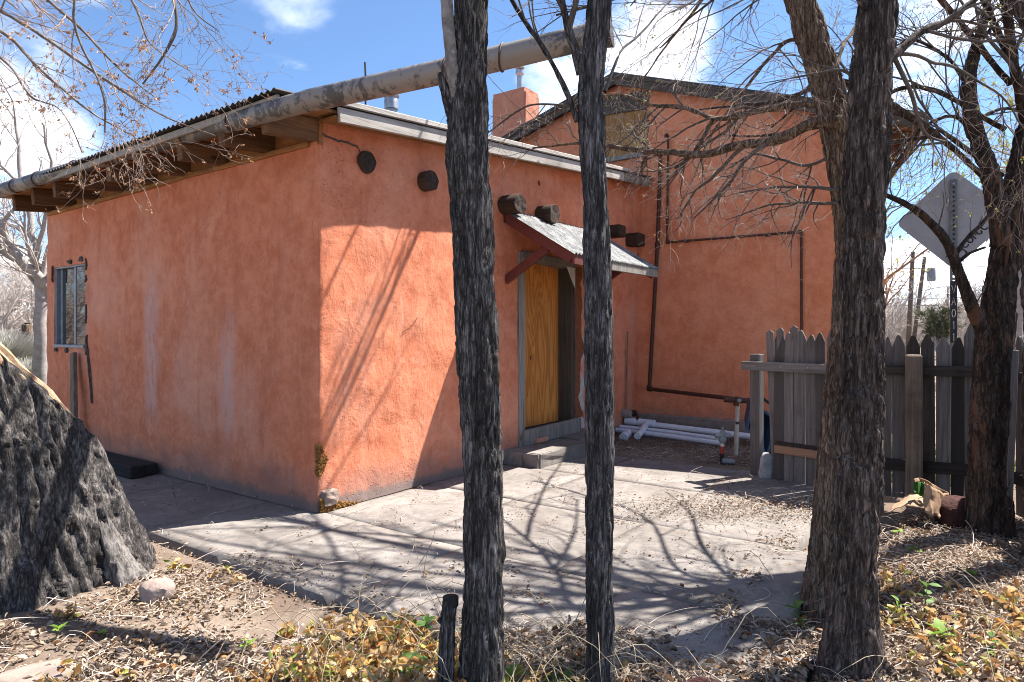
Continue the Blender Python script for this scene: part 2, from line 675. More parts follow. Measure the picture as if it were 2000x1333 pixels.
def build_materials():
    M = MAT
    M['stucco_left'] = stucco('stucco_left', 0.0, 0.22, True)
    M['stucco_door'] = stucco('stucco_door', 2.0, 0.16, False)
    M['stucco_gable'] = stucco('stucco_gable', 0.0, 0.85, False, True, (0.80, 0.305, 0.165), (0.64, 0.205, 0.100), (0.82, 0.38, 0.24))
    M['stucco_chimney'] = stucco('stucco_chimney', 0.0, 0.5, False, False, (0.58, 0.26, 0.17), (0.50, 0.20, 0.125), (0.64, 0.34, 0.25))
    # concrete slabs
    n = NT('concrete', 0.9, 0.2)
    j = n.jitter(amt=11)
    a = n.noise(1.6, 6, 0.62, 0.5, j)
    b = n.noise(14, 6, 0.65, 0.3, j)
    d = n.noise(90, 3, 0.6, 0, j)
    c = n.mix(n.rng(a, 0.32, 0.7), (0.165, 0.146, 0.132), (0.255, 0.232, 0.213))
    c = n.mix(n.rng(b, 0.46, 0.7, 0, 0.55), c, (0.125, 0.105, 0.094))
    c = n.mix(n.rng(n.noise(5, 5, 0.7, 0.2, j), 0.5, 0.66, 0, 0.5), c, (0.15, 0.125, 0.11))
    c = n.mix(n.rng(d, 0.58, 0.72, 0, 0.6), c, (0.075, 0.064, 0.056))
    crk = n.voro(0.9, 'DISTANCE_TO_EDGE', n.scale((1, 1, 0), j))
    wob = n.mth('ADD', crk, n.mth('MULTIPLY', n.noise(6, 4, 0.6, 0, j), 0.02))
    c = n.mix(n.rng(wob, 0.0135, 0.011, 0, 0.6), c, (0.06, 0.05, 0.045))
    M['concrete'] = n.done(c, n.bump(n.mth('ADD', n.mth('MULTIPLY', b, 1.0), n.mth('MULTIPLY', d, 0.45)), 0.5, 0.006))
    M['foundation'] = plain('foundation', (0.20, 0.15, 0.125), (0.32, 0.25, 0.21), 9, 0.9, 0.6, 0.008)
    # soil
    n = NT('soil', 0.95, 0.1)
    a = n.noise(1.1, 6, 0.6, 0.4)
    b = n.noise(22, 6, 0.68, 0.2)
    far = n.noise(0.05, 5, 0.6, 0.5)
    c = n.mix(n.rng(a, 0.35, 0.68), (0.13, 0.094, 0.071), (0.225, 0.178, 0.142))
    c = n.mix(n.rng(b, 0.52, 0.75, 0, 0.6), c, (0.11, 0.08, 0.06))
    c = n.mix(n.rng(far, 0.5, 0.65, 0, 0.5), c, (0.30, 0.27, 0.17))
    M['soil'] = n.done(c, n.bump(n.mth('ADD', b, n.mth('MULTIPLY', n.noise(90, 3, 0.6), 0.5)), 0.7, 0.012))
    M['hill'] = plain('hill', (0.13, 0.14, 0.15), (0.19, 0.19, 0.19), 0.004, 0.95, 0, 0.1)
    # woods
    M['rafter'] = wood('rafter', (0.10, 0.052, 0.028), (0.27, 0.145, 0.075), (1.3, 26, 26))
    M['soffit'] = wood('soffit', (0.24, 0.11, 0.042), (0.44, 0.215, 0.085), (18, 1.3, 18), knots=False)
    M['grey_board'] = wood('grey_board', (0.17, 0.145, 0.125), (0.50, 0.46, 0.42), (1.1, 30, 30), contrast=(0.25, 0.6), tint=0.2)
    M['rake_board'] = wood('rake_board', (0.060, 0.048, 0.040), (0.15, 0.12, 0.10), (22, 1.2, 22), tint=0.2)
    M['viga'] = wood('viga', (0.035, 0.020, 0.014), (0.10, 0.062, 0.045), (24, 1.6, 24), bump=0.9)
    M['viga_end'] = plain('viga_end', (0.020, 0.014, 0.011), (0.075, 0.052, 0.042), 30, 0.95, 0.9, 0.01)
    M['picket'] = wood('picket', (0.10, 0.086, 0.080), (0.27, 0.24, 0.225), (34, 34, 1.2), tint=0.75)
    M['picket_dark'] = wood('picket_dark', (0.060, 0.049, 0.043), (0.17, 0.143, 0.125), (34, 34, 1.2), tint=0.85)
    M['rail'] = wood('rail', (0.11, 0.098, 0.09), (0.28, 0.255, 0.24), (1.3, 32, 32), tint=0.4)
    M['rail_dark'] = wood('rail_dark', (0.028, 0.022, 0.019), (0.075, 0.062, 0.054), (1.3, 32, 32), tint=0.4)
    M['new_board'] = wood('new_board', (0.26, 0.14, 0.085), (0.40, 0.24, 0.15), (1.3, 30, 30), tint=0.1)
    M['post_wood'] = wood('post_wood', (0.12, 0.088, 0.064), (0.30, 0.235, 0.18), (26, 26, 1.1), tint=0.2)
    M['bare_wood'] = wood('bare_wood', (0.035, 0.030, 0.028), (0.19, 0.172, 0.16), (30, 30, 2.2), tint=0.0, contrast=(0.36, 0.62), bump=0.9)
    M['stake'] = wood('stake', (0.12, 0.10, 0.092), (0.27, 0.23, 0.21), (30, 30, 1.1), tint=0.1)
    M['jamb_grey'] = wood('jamb_grey', (0.11, 0.095, 0.085), (0.33, 0.30, 0.27), (30, 30, 1.2), contrast=(0.3, 0.6))
    M['jamb_dark'] = wood('jamb_dark', (0.045, 0.036, 0.030), (0.11, 0.088, 0.072), (30, 30, 1.2))
    M['tar_timber'] = wood('tar_timber', (0.018, 0.017, 0.018), (0.055, 0.052, 0.052), (26, 1.3, 26))
    M['red_board'] = plain('red_board', (0.105, 0.026, 0.020), (0.15, 0.042, 0.032), 7, 0.6, 0.25, 0.003, 0.35)
    # plywood
    n = NT('plywood', 0.75, 0.25)
    wv = n.scale((1, 1, 0.11))
    fld = n.noise(3.6, 2, 0.4, 0.5, wv)
    ring = n.mth('ABSOLUTE', n.mth('SUBTRACT', n.mth('FRACT', n.mth('MULTIPLY', fld, 17.0)), 0.5))
    g = n.noise(1, 6, 0.62, 0.3, n.scale((70, 70, 2.0)))
    c = n.mix(n.rng(ring, 0.05, 0.40), (0.50, 0.165, 0.032), (0.70, 0.275, 0.062))
    c = n.mix(n.rng(g, 0.42, 0.7, 0, 0.5), c, (0.43, 0.165, 0.036))
    c = n.mix(n.rng(n.noise(1.9, 5, 0.65), 0.48, 0.72, 0, 0.45), c, (0.30, 0.12, 0.035))
    kn = n.voro(1.0, vec=n.scale((4.4, 4.4, 2.2)))
    c = n.mix(n.rng(kn, 0.10, 0.05, 0, 0.9), c, (0.08, 0.025, 0.010))
    M['plywood'] = n.done(c, n.bump(g, 0.25, 0.002))
    M['plywood_old'] = plain('plywood_old', (0.26, 0.125, 0.045), (0.42, 0.23, 0.095), 2.5, 0.85, 0.3, 0.004, stretch=(1, 3, 0.6))
    M['white_board'] = plain('white_board', (0.55, 0.52, 0.47), (0.66, 0.63, 0.58), 9, 0.7, 0.2, 0.002)
    M['adobe'] = plain('adobe', (0.15, 0.050, 0.022), (0.26, 0.10, 0.048), 20, 0.95, 1.0, 0.012)
    M['plaster_edge'] = plain('plaster_edge', (0.44, 0.37, 0.33), (0.58, 0.52, 0.48), 22, 0.9, 0.6, 0.006)
    M['foam'] = plain('foam', (0.14, 0.055, 0.012), (0.44, 0.225, 0.06), 60, 0.9, 1.0, 0.012)
    M['putty'] = plain('putty', (0.055, 0.048, 0.046), (0.11, 0.095, 0.09), 25, 0.9, 0.5, 0.004)
    # metals
    n = NT('old_pipe', 0.5, 0.5)
    v = n.scale((1, 1, 1))
    a = n.noise(3.0, 7, 0.68, 0.9, v)
    b = n.noise(24, 5, 0.6, 0.3, v)
    pf = n.rng(n.mth('ADD', n.mth('MULTIPLY', a, 0.75), n.mth('MULTIPLY', b, 0.25)), 0.47, 0.53)
    c = n.mix(pf, (0.095, 0.088, 0.088), (0.27, 0.235, 0.21))
    c = n.mix(n.rng(n.noise(1.2, 4), 0.55, 0.75, 0, 0.5), c, (0.22, 0.155, 0.11))
    M['old_pipe'] = n.done(c, n.bump(n.mth('ADD', pf, b), 0.25, 0.003), 0.55, 0.25)
    n = NT('galvanised', 0.38, 0.5)
    a = n.noise(14, 5, 0.6, 0.4)
    c = n.mix(n.rng(a, 0.35, 0.65), (0.30, 0.31, 0.33), (0.47, 0.48, 0.50))
    c = n.mix(n.rng(n.noise(3, 5, 0.65), 0.56, 0.7, 0, 0.5), c, (0.20, 0.18, 0.17))
    M['galvanised'] = n.done(c, n.bump(a, 0.1, 0.002), 0.42, 0.75)
    M['roof_dark'] = plain('roof_dark', (0.045, 0.045, 0.05), (0.10, 0.098, 0.10), 3, 0.55, 0.1, 0.002, metal=0.3)
    M['rake_metal'] = plain('rake_metal', (0.05, 0.045, 0.042), (0.11, 0.095, 0.085), 14, 0.6, 0.3, 0.003, metal=0.2)
    M['roof_gable'] = plain('roof_gable', (0.040, 0.037, 0.036), (0.085, 0.078, 0.074), 4, 0.85, 0.4, 0.006)
    n = NT('canopy_sheet', 0.75, 0.3)
    a = n.noise(1, 6, 0.68, 0.5, n.scale((26, 7, 7)))
    b = n.noise(1, 5, 0.65, 0.2, n.scale((70, 22, 22)))
    f = n.mth('ADD', n.mth('MULTIPLY', a, 0.6), n.mth('MULTIPLY', b, 0.4))
    c = n.ramp(f, ((0.40, (0.045, 0.047, 0.05)), (0.52, (0.19, 0.19, 0.19)), (0.66, (0.42, 0.41, 0.39))))
    M['canopy_sheet'] = n.done(c, n.bump(f, 0.4, 0.004))
    M['rust_pipe'] = plain('rust_pipe', (0.052, 0.022, 0.015), (0.11, 0.045, 0.03), 20, 0.65, 0.4, 0.002)
    M['cream_pipe'] = plain('cream_pipe', (0.42, 0.36, 0.28), (0.55, 0.49, 0.41), 14, 0.6, 0.2, 0.002)
    M['pvc'] = plain('pvc', (0.60, 0.62, 0.68), (0.72, 0.73, 0.78), 5, 0.45, 0.06, 0.002, 0.4)
    M['print_purple'] = plain('print_purple', (0.10, 0.08, 0.30), (0.16, 0.13, 0.38), 30, 0.5, 0, 0.001)
    M['grey_plastic'] = plain('grey_plastic', (0.16, 0.18, 0.20), (0.26, 0.28, 0.30), 18, 0.55, 0.2, 0.002)
    M['black_plastic'] = plain('black_plastic', (0.012, 0.012, 0.014), (0.03, 0.03, 0.034), 18, 0.5, 0.1, 0.002)
    M['red_tape'] = plain('red_tape', (0.30, 0.03, 0.02), (0.38, 0.06, 0.04), 30, 0.5, 0.1, 0.002)
    M['white_tape'] = plain('white_tape', (0.55, 0.52, 0.48), (0.66, 0.63, 0.6), 30, 0.5, 0.1, 0.002)
    M['blue_plastic'] = plain('blue_plastic', (0.012, 0.035, 0.075), (0.022, 0.055, 0.11), 6, 0.45, 0.1, 0.002, 0.4)
    M['stone_pale'] = plain('stone_pale', (0.24, 0.22, 0.21), (0.48, 0.46, 0.44), 14, 0.95, 0.8, 0.012)
    M['stone_brown'] = plain('stone_brown', (0.21, 0.155, 0.13), (0.36, 0.29, 0.25), 9, 0.95, 0.6, 0.012)
    M['stone_red'] = plain('stone_red', (0.030, 0.012, 0.010), (0.095, 0.036, 0.030), 16, 0.95, 1.0, 0.03)
    M['brick'] = plain('brick', (0.42, 0.19, 0.12), (0.55, 0.29, 0.20), 16, 0.95, 0.5, 0.004)
    M['paper'] = plain('paper', (0.27, 0.165, 0.10), (0.36, 0.235, 0.15), 7, 0.85, 0.25, 0.006)
    M['paper_green'] = plain('paper_green', (0.035, 0.13, 0.022), (0.06, 0.19, 0.04), 9, 0.8, 0.2, 0.004)
    M['frame_metal'] = plain('frame_metal', (0.20, 0.22, 0.25), (0.31, 0.33, 0.36), 12, 0.45, 0.05, 0.001, 0.5, 0.4)
    n = NT('glass', 0.03, 0.5)
    n.b.inputs['IOR'].default_value = 1.9
    M['glass'] = n.done(n.mix(n.rng(n.noise(3, 4), 0.4, 0.7), (0.02, 0.022, 0.025), (0.05, 0.052, 0.055)), n.bump(n.noise(1.3, 2), 0.05, 0.01))
    M['sign_back'] = plain('sign_back', (0.27, 0.265, 0.275), (0.34, 0.335, 0.345), 4, 0.55, 0.05, 0.001, 0.4, 0.3)
    M['marker'] = plain('marker', (0.012, 0.012, 0.014), (0.03, 0.03, 0.03), 30, 0.6, 0, 0.001)
    M['sign_post'] = plain('sign_post', (0.10, 0.105, 0.11), (0.18, 0.185, 0.19), 9, 0.5, 0.1, 0.001, 0.4, 0.5)
    M['pole_wood'] = wood('pole_wood', (0.10, 0.075, 0.058), (0.20, 0.155, 0.125), (8, 8, 0.5), knots=False)
    M['wire'] = plain('wire', (0.02, 0.02, 0.022), (0.04, 0.04, 0.044), 10, 0.6, 0, 0.001)
    M['fence_wire'] = plain('fence_wire', (0.42, 0.42, 0.43), (0.55, 0.55, 0.56), 10, 0.5, 0, 0.001, 0.5, 0.3)
    # barks
    M['bark_grey'] = bark('bark_grey', (0.012, 0.011, 0.011), (0.058, 0.052, 0.050), (0.25, 0.232, 0.225))
    M['bark_blue'] = bark('bark_blue', (0.013, 0.012, 0.013), (0.058, 0.054, 0.055), (0.22, 0.208, 0.212))
    M['bark_brown'] = bark('bark_brown', (0.015, 0.011, 0.009), (0.066, 0.050, 0.043), (0.215, 0.17, 0.147), 0.12, 50)
    M['bark_tan'] = bark('bark_tan', (0.024, 0.015, 0.010), (0.14, 0.095, 0.066), (0.33, 0.25, 0.19), 0.12, 50)
    M['bark_red'] = bark('bark_red', (0.012, 0.009, 0.007), (0.048, 0.035, 0.028), (0.13, 0.092, 0.072), 0.20, 40, 0.9, (0.15, 0.078, 0.048))
    M['bark_smooth'] = bark('bark_smooth', (0.12, 0.105, 0.095), (0.24, 0.215, 0.20), (0.36, 0.33, 0.31), 0.9, 16, 0.35)
    M['bark_charred'] = bark('bark_charred', (0.009, 0.008, 0.008), (0.055, 0.049, 0.046), (0.22, 0.198, 0.185), 0.30, 38, 1.0, None, 0.32)
    M['char'] = plain('char', (0.006, 0.006, 0.006), (0.028, 0.026, 0.025), 18, 0.8, 1.0, 0.02, stretch=(1, 1, 0.4))
    M['split_wood'] = wood('split_wood', (0.22, 0.13, 0.075), (0.52, 0.36, 0.23), (2.2, 22, 22), knots=False, tint=0.0)
    M['limb_tan'] = plain('limb_tan', (0.10, 0.078, 0.066), (0.24, 0.195, 0.17), 14, 0.9, 0.4, 0.003)
    M['twig_dark'] = plain('twig_dark', (0.055, 0.045, 0.040), (0.14, 0.115, 0.10), 12, 0.85, 0.3, 0.001)
    M['twig_pale'] = plain('twig_pale', (0.44, 0.355, 0.29), (0.64, 0.55, 0.47), 12, 0.85, 0.2, 0.001)
    M['twig_tan'] = plain('twig_tan', (0.20, 0.145, 0.115), (0.40, 0.31, 0.26), 12, 0.85, 0.2, 0.001)
    M['twig_pink'] = plain('twig_pink', (0.36, 0.305, 0.27), (0.53, 0.465, 0.42), 6, 0.9, 0.1, 0.001)
    M['limb_grey'] = plain('limb_grey', (0.22, 0.195, 0.18), (0.36, 0.33, 0.31), 9, 0.9, 0.4, 0.004)

    def leafmat(name, stops, rough=0.75, trans=0.25):
        n = NT(name, rough, 0.25)
        c = n.ramp(n.island(), stops)
        c = n.mix(n.rng(n.noise(60, 3), 0.4, 0.7, 0, 0.25), c, (0.20, 0.13, 0.07))
        n.set(n.b.inputs['Base Color'], c)
        tr = n.new('ShaderNodeBsdfTranslucent')
        n.set(tr.inputs['Color'], c)
        ms = n.new('ShaderNodeMixShader')
        ms.inputs[0].default_value = trans
        n.t.links.new(n.b.outputs[0], ms.inputs[1])
        n.t.links.new(tr.outputs[0], ms.inputs[2])
        n.t.links.new(ms.outputs[0], n.t.nodes['Material Output'].inputs['Surface'])
        return n.m
    M['litter'] = leafmat('litter', ((0.0, (0.13, 0.088, 0.062)), (0.2, (0.21, 0.153, 0.11)), (0.45, (0.32, 0.25, 0.19)), (0.75, (0.42, 0.345, 0.28)), (0.93, (0.30, 0.20, 0.12)), (1.0, (0.38, 0.17, 0.06))), trans=0.12)
    M['dry_vine'] = leafmat('dry_vine', ((0.0, (0.24, 0.11, 0.04)), (0.15, (0.48, 0.24, 0.07)), (0.40, (0.60, 0.40, 0.19)), (0.55, (0.58, 0.32, 0.08)), (0.72, (0.64, 0.52, 0.32)), (0.84, (0.42, 0.38, 0.09)), (1.0, (0.16, 0.26, 0.05))), trans=0.35)
    M['green_leaf'] = leafmat('green_leaf', ((0.0, (0.045, 0.13, 0.03)), (0.5, (0.09, 0.20, 0.045)), (1.0, (0.20, 0.30, 0.07))), 0.45, 0.35)
    M['bright_leaf'] = leafmat('bright_leaf', ((0.0, (0.13, 0.27, 0.03)), (1.0, (0.26, 0.40, 0.06))), 0.5, 0.4)
    M['bud_tan'] = leafmat('bud_tan', ((0.0, (0.26, 0.11, 0.055)), (0.5, (0.48, 0.27, 0.15)), (1.0, (0.55, 0.37, 0.25))))
    M['bud_green'] = leafmat('bud_green', ((0.0, (0.28, 0.30, 0.06)), (1.0, (0.50, 0.48, 0.15))))
    M['grass'] = leafmat('grass', ((0.0, (0.16, 0.19, 0.06)), (0.5, (0.28, 0.30, 0.11)), (1.0, (0.48, 0.42, 0.25))))
    M['straw'] = leafmat('straw', ((0.0, (0.36, 0.29, 0.20)), (1.0, (0.56, 0.48, 0.36))))
    M['sage'] = leafmat('sage', ((0.0, (0.40, 0.385, 0.34)), (1.0, (0.60, 0.58, 0.53))))
    M['evergreen'] = leafmat('evergreen', ((0.0, (0.05, 0.075, 0.03)), (1.0, (0.12, 0.14, 0.06))))


build_materials()


# ================================================================== ground
def patio_mask(x, y):
    d = np.stack((x - HO[0], y - HO[1]), -1)
    u, w = d @ EU[:2], d @ EW[:2]
    a = (u > -1.09) & (u < 3.75) & (w < 4.35) & (w > -3.85)
    return a, u, w


def gz(x, y):
    x, y = np.asarray(x, float), np.asarray(y, float)
    P = np.stack((x, y, np.zeros_like(x)), -1)
    z = (fbm(P * 0.7, 3, 5) - 0.5) * 0.10 + (fbm(P * 4, 3, 9) - 0.5) * 0.035
    r = np.hypot(x, y)
    z = z * np.clip((r - 0.5) / 3, 0.3, 1) - 0.012
    m, u, w = patio_mask(x, y)
    ed = np.minimum(np.minimum(u + 1.09, 3.75 - u), np.minimum(4.35 - w, w + 3.85))
    k = np.clip((ed + 0.05) / 0.10, 0, 1)
    near = np.clip(1 - (np.maximum(-ed, 0)) / 0.9, 0, 1)
    z = z * (1 - 0.75 * near) - 0.022 * near * (u < 0.5)
    ins = (u > -0.3) & (w > -0.3)
    z = np.where(ins, np.minimum(z, -0.02), z)
    z = z * (1 - k) - 0.11 * k
    mound = np.exp(-(((x - 2.4) / 1.1) ** 2 + ((y - 3.4) / 1.2) ** 2))
    z = z + 0.05 * mound * (1 - k)
    return z


def build_ground():
    def axis(a, b, step, far, n):
        core = np.arange(a, b + 1e-6, step)
        out = np.geomspace(step * 2, far, n)
        return np.concatenate(((a - out)[::-1], core, b + out))
    xs, ys = axis(-5.0, 5.5, 0.06, 2500, 42), axis(1.2, 11.0, 0.06, 3000, 42)
    X, Y = np.meshgrid(xs, ys, indexing='xy')
    Z = gz(X, Y)
    far = np.hypot(X, Y)
    Z = np.where(far > 60, -0.2, Z)
    V = np.stack((X, Y, Z), -1).reshape(-1, 3)
    nx, ny = len(xs), len(ys)
    i = np.arange(ny - 1)[:, None] * nx + np.arange(nx - 1)[None]
    F = np.stack((i, i + 1, i + nx + 1, i + nx), -1).reshape(-1, 4)
    tag(link('ground', mesh_np('ground', V, [F]), MAT['soil'], smooth=True), 'bare brown dirt yard around the house', kind='structure')
    # far hills beyond the road
    for (a0, a1, R, h, seed, nm) in ((-2.2, 2.4, 2300, 95, 3, 'hills'), (0.1, 1.2, 4200, 230, 8, 'hills')):
        th = np.linspace(a0, a1, 220)
        prof = h * (0.45 + 1.1 * (fbm(np.stack((th * 4, th * 0, th * 0), -1), 5, seed) - 0.25))
        rows, depth = 7, R * 0.35
        V = []
        for j in range(rows):
            t = j / (rows - 1)
            r = R + depth * t
            z = prof * math.sin(t * PI / 2) * (0.85 + 0.3 * fbm(np.stack((th * 14, th * 0 + j, th * 0), -1), 3, seed + 2)) - 1
            V.append(np.stack((np.sin(th) * r, np.cos(th) * r, z), -1))
        V = np.concatenate(V)
        n = len(th)
        i = np.arange(rows - 1)[:, None] * n + np.arange(n - 1)[None]
        F = np.stack((i, i + n, i + n + 1, i + 1), -1).reshape(-1, 4)
        tag(link(nm, mesh_np(nm, V, [F]), MAT['hill'], smooth=True), 'far low hills on the horizon', kind='structure')
    # concrete patio of separate slabs
    patio = thing('patio', 'cracked grey concrete slab patio along the house walls', None)
    patio['kind'] = 'structure'
    patio.location = HO
    patio.rotation_euler = (0, 0, HROT)
    rows = [(-1.07, 0.03, (4.3, 3.25, 1.92, 0.63, -0.45, -1.53, -2.75, -3.8)),
            (0.03, 1.28, (-0.0, -1.04, -2.27, -3.6)), (1.28, 2.5, (0.0, -1.06, -2.27, -3.35)), (2.5, 3.7, (0.0, -1.0, -2.25, -3.2))]
    k = 0
    for (u0, u1, ws) in rows:
        for a, b in zip(ws[:-1], ws[1:]):
            g = 0.004
            lo, hi = (u0 + g, b + g), (u1 - g, a - g)
            nx, ny = max(4, int((hi[0] - lo[0]) / 0.08)), max(4, int((hi[1] - lo[1]) / 0.08))
            su, sw = np.linspace(lo[0], hi[0], nx), np.linspace(lo[1], hi[1], ny)
            U, W = np.meshgrid(su, sw, indexing='xy')
            P = np.stack((U, W, U * 0), -1)
            e = np.minimum(np.minimum(U - lo[0], hi[0] - U), np.minimum(W - lo[1], hi[1] - W))
            tz = [RNG.uniform(-0.006, 0.006), *(RNG.uniform(-0.004, 0.004, 2))]
            Z = tz[0] + tz[1] * (U - U.mean()) + tz[2] * (W - W.mean()) + 0.010 * (fbm(P * 2.2, 3, 40 + k) - 0.5) - 0.004 * np.exp(-e / 0.010)
            jx = (vnoise(P * 9, 60 + k) - 0.5) * 0.012 * (e < 1e-6)
            top = np.stack((U + jx, W + jx, Z), -1).reshape(-1, 3)
            bot = top.copy()
            bot[:, 2] = -0.12
            i = np.arange(ny - 1)[:, None] * nx + np.arange(nx - 1)[None]
            F = np.stack((i, i + 1, i + nx + 1, i + nx), -1).reshape(-1, 4)
            ring = np.concatenate((np.arange(nx), (np.arange(1, ny)) * nx + nx - 1, (ny - 1) * nx + np.arange(nx - 2, -1, -1), np.arange(ny - 2, 0, -1) * nx))
            r2 = np.roll(ring, -1)
            S = np.stack((ring, ring + nx * ny, r2 + nx * ny, r2), -1)
            o = link('slab', mesh_np('slab', np.vstack((top, bot)), [F, S]), MAT['concrete'], patio)
            k += 1


build_ground()

# ================================================================== the house
house = thing('adobe_house', 'orange stucco house with low wing, tall gable wing and chimney', 'house', tuple(HO), HROT)


def hp(name, mb, mat, parent=None, smooth=False):
    return mb.build(name, mat, parent or house, smooth=smooth)


def wall_panel(name, mat, org, dirv, nrm, length, z_top, holes=(), step=0.06, corner=(False, None), depth=0.25, amp=1.0, seed=3, thick_sides=(), parent=None):
    """a lumpy plastered wall face: local points org + dirv * s, facing nrm, holes as (s0, s1, z0, z1)"""
    org, dirv, nrm = np.array(org, float), np.array(dirv, float), np.array(nrm, float)
    ss = set(np.round(np.linspace(0, length, int(length / step) + 1), 4)) | {round(h[i], 4) for h in holes for i in (0, 1)}
    zmin_top = min(z_top(s) for s in np.linspace(0, length, 50))
    zfix = zmin_top - 0.15
    zs = set(np.round(np.linspace(0, zfix, int(zfix / step) + 1), 4)) | {round(h[i], 4) for h in holes for i in (2, 3) if h[i] > 0}
    if corner[0]:
        ss |= {0.012, 0.03, 0.05}
    ss = np.array(sorted(ss))
    zs = np.array(sorted(z for z in zs))
    ex = np.linspace(0, 1, 6)[1:]
    nS, nZ = len(ss), len(zs) + len(ex)
    zt = np.array([z_top(s) for s in ss])
    Zg = np.concatenate((np.broadcast_to(zs[:, None], (len(zs), nS)), zs[-1] + (zt[None] - zs[-1]) * ex[:, None]))
    Sg = np.broadcast_to(ss[None], Zg.shape)
    P = org + dirv * Sg[..., None]
    P = P + np.array((0, 0, 1.0)) * Zg[..., None]

    def d(P):
        return amp * (0.045 * (fbm(P * 1.1, 3, seed) - 0.5) + 0.020 * (fbm(P * 5, 3, seed + 5) - 0.5)) + 0.03 * np.exp(-P[..., 2] / 0.12)
    dv = d(P)
    V = P + nrm * dv[..., None]
    if corner[0]:
        n2 = np.array(corner[1], float)
        wgt = np.exp(-Sg / 0.03)
        V = V + n2 * (dv * wgt)[..., None] - (nrm + n2) * (0.02 * wgt)[..., None]
    V = V.reshape(-1, 3)
    keep = np.ones((nZ - 1, nS - 1), bool)
    sc, zc = (ss[1:] + ss[:-1]) / 2, (Zg[1:, 0] + Zg[:-1, 0]) / 2
    for h in holes:
        keep &= ~(((sc > h[0]) & (sc < h[1]))[None] & ((zc > h[2]) & (zc < h[3]))[:, None])
    i = np.arange(nZ - 1)[:, None] * nS + np.arange(nS - 1)[None]
    F = np.stack((i, i + 1, i + nS + 1, i + nS), -1)[keep].reshape(-1, 4)
    if np.cross(dirv, (0, 0, 1)) @ nrm < 0:
        F = F[:, ::-1]
    # returns round the holes, over the top and at open ends
    edges = {}
    for f in F:
        for a, b in zip(f, np.roll(f, -1)):
            if (b, a) in edges:
                del edges[(b, a)]
            else:
                edges[(a, b)] = 1
    nv = len(V)
    mp, extra, S = {}, [], []
    for (a, b) in edges:
        if V[a][2] < 0.02 and V[b][2] < 0.02 and a < nS and b < nS:
            continue
        for q in (a, b):
            if q not in mp:
                mp[q] = nv + len(extra)
                extra.append(V[q] - nrm * depth)
        S.append((b, a, mp[a], mp[b]))
    V = np.vstack((V, np.array(extra)))
    return link(name, mesh_np(name, V, [F, np.array(S)]), mat, parent or house, smooth=False if False else True)


def flat_sharp(o, deg=35):
    smooth_by_angle(o.data, deg)
    return o


WIN = (4.40, 5.36, 1.30, 2.30)
DOOR = (2.87, 4.03, 0.0, 2.36)
GU = 5.98                                     # plane of the tall gable wall
flat_sharp(wall_panel('wall', MAT['stucco_left'], (0, 0, 0), (0, 1, 0), (-1, 0, 0), 5.60,
                      lambda s: 3.02 + 0.02 * math.sin(s * 7) + 0.012 * math.sin(s * 23), [WIN], corner=(True, (0, -1, 0))))
flat_sharp(wall_panel('wall', MAT['stucco_door'], (0, 0, 0), (1, 0, 0), (0, -1, 0), GU + 0.1,
                      lambda s: 3.232 + 0.0936 * s, [DOOR], corner=(True, (-1, 0, 0))))


def rake_z(w):
    """underside line of the gable roof over the tall wall, w measured along the wall"""
    t = -w
    return (5.40 - 0.349 * (t + 0.32)) if t > -0.32 else (5.40 - 0.29 * (-0.32 - t))


flat_sharp(wall_panel('gable_wall', MAT['stucco_gable'], (GU, 2.75, 0), (0, -1, 0), (-1, 0, 0), 6.0,
                      lambda s: rake_z(2.75 - s) - 0.02, seed=21, amp=0.6, step=0.08))
mb = MB()
mb.hexa([(GU, -3.24, 0), (GU, -3.26, 0), (GU + 5, -1.98, 0), (GU + 5, -1.96, 0),
         (GU, -3.24, 4.3), (GU, -3.26, 4.3), (GU + 5, -1.98, 4.3), (GU + 5, -1.96, 4.3)])
hp('side_wall', mb, MAT['stucco_gable'])
mb = MB()
mb.box((0.3, 5.24, 0), (GU + 5, 5.54, 3.3))
mb.box((GU + 4.7, -1.95, 0), (GU + 5, 5.2, 3.9))
hp('back_wall', mb, MAT['stucco_gable'])
mb = MB()
mb.box((GU - 0.075, -3.22, -0.1), (GU + 0.1, -0.03, 0.235), 0.02)
hp('foundation', mb, MAT['foundation'])

# ---- low roof: corrugated sheet, deck, rafters, fascia
def zr(u):
    return 3.265 + 0.0936 * u


def corrugated(name, mat, f, s0, s1, pitch, amp, t0, t1, nt=2, ns=6, thick=0.004, parent=None):
    """sheet whose waves run across s; f(s, t, h) -> local point"""
    S = np.arange(s0, s1, pitch / ns)
    T = np.linspace(t0, t1, nt)
    V = [f(s, t, amp * math.cos(2 * PI * s / pitch) + off) for off in (0, -thick) for t in T for s in S]
    n = len(S)
    F = []
    for j in range(nt - 1):
        for i in range(n - 1):
            a = j * n + i
            F.append((a, a + 1, a + n + 1, a + n))
            b = a + nt * n
            F.append((b, b + n, b + n + 1, b + 1))
    m = nt * n
    for i in range(n - 1):
        F.append((i, i + m, i + m + 1, i + 1))
        q = (nt - 1) * n + i
        F.append((q, q + 1, q + m + 1, q + m))
    for j in range(nt - 1):
        a, b = j * n, j * n + n - 1
        F.append((a, a + n, a + n + m, a + m))
        F.append((b, b + m, b + n + m, b + n))
    me = bpy.data.meshes.new(name)
    me.from_pydata([tuple(v) for v in V], [], F)
    me.update()
    o = link(name, me, mat, parent or house)
    smooth_by_angle(me, 50)
    return o


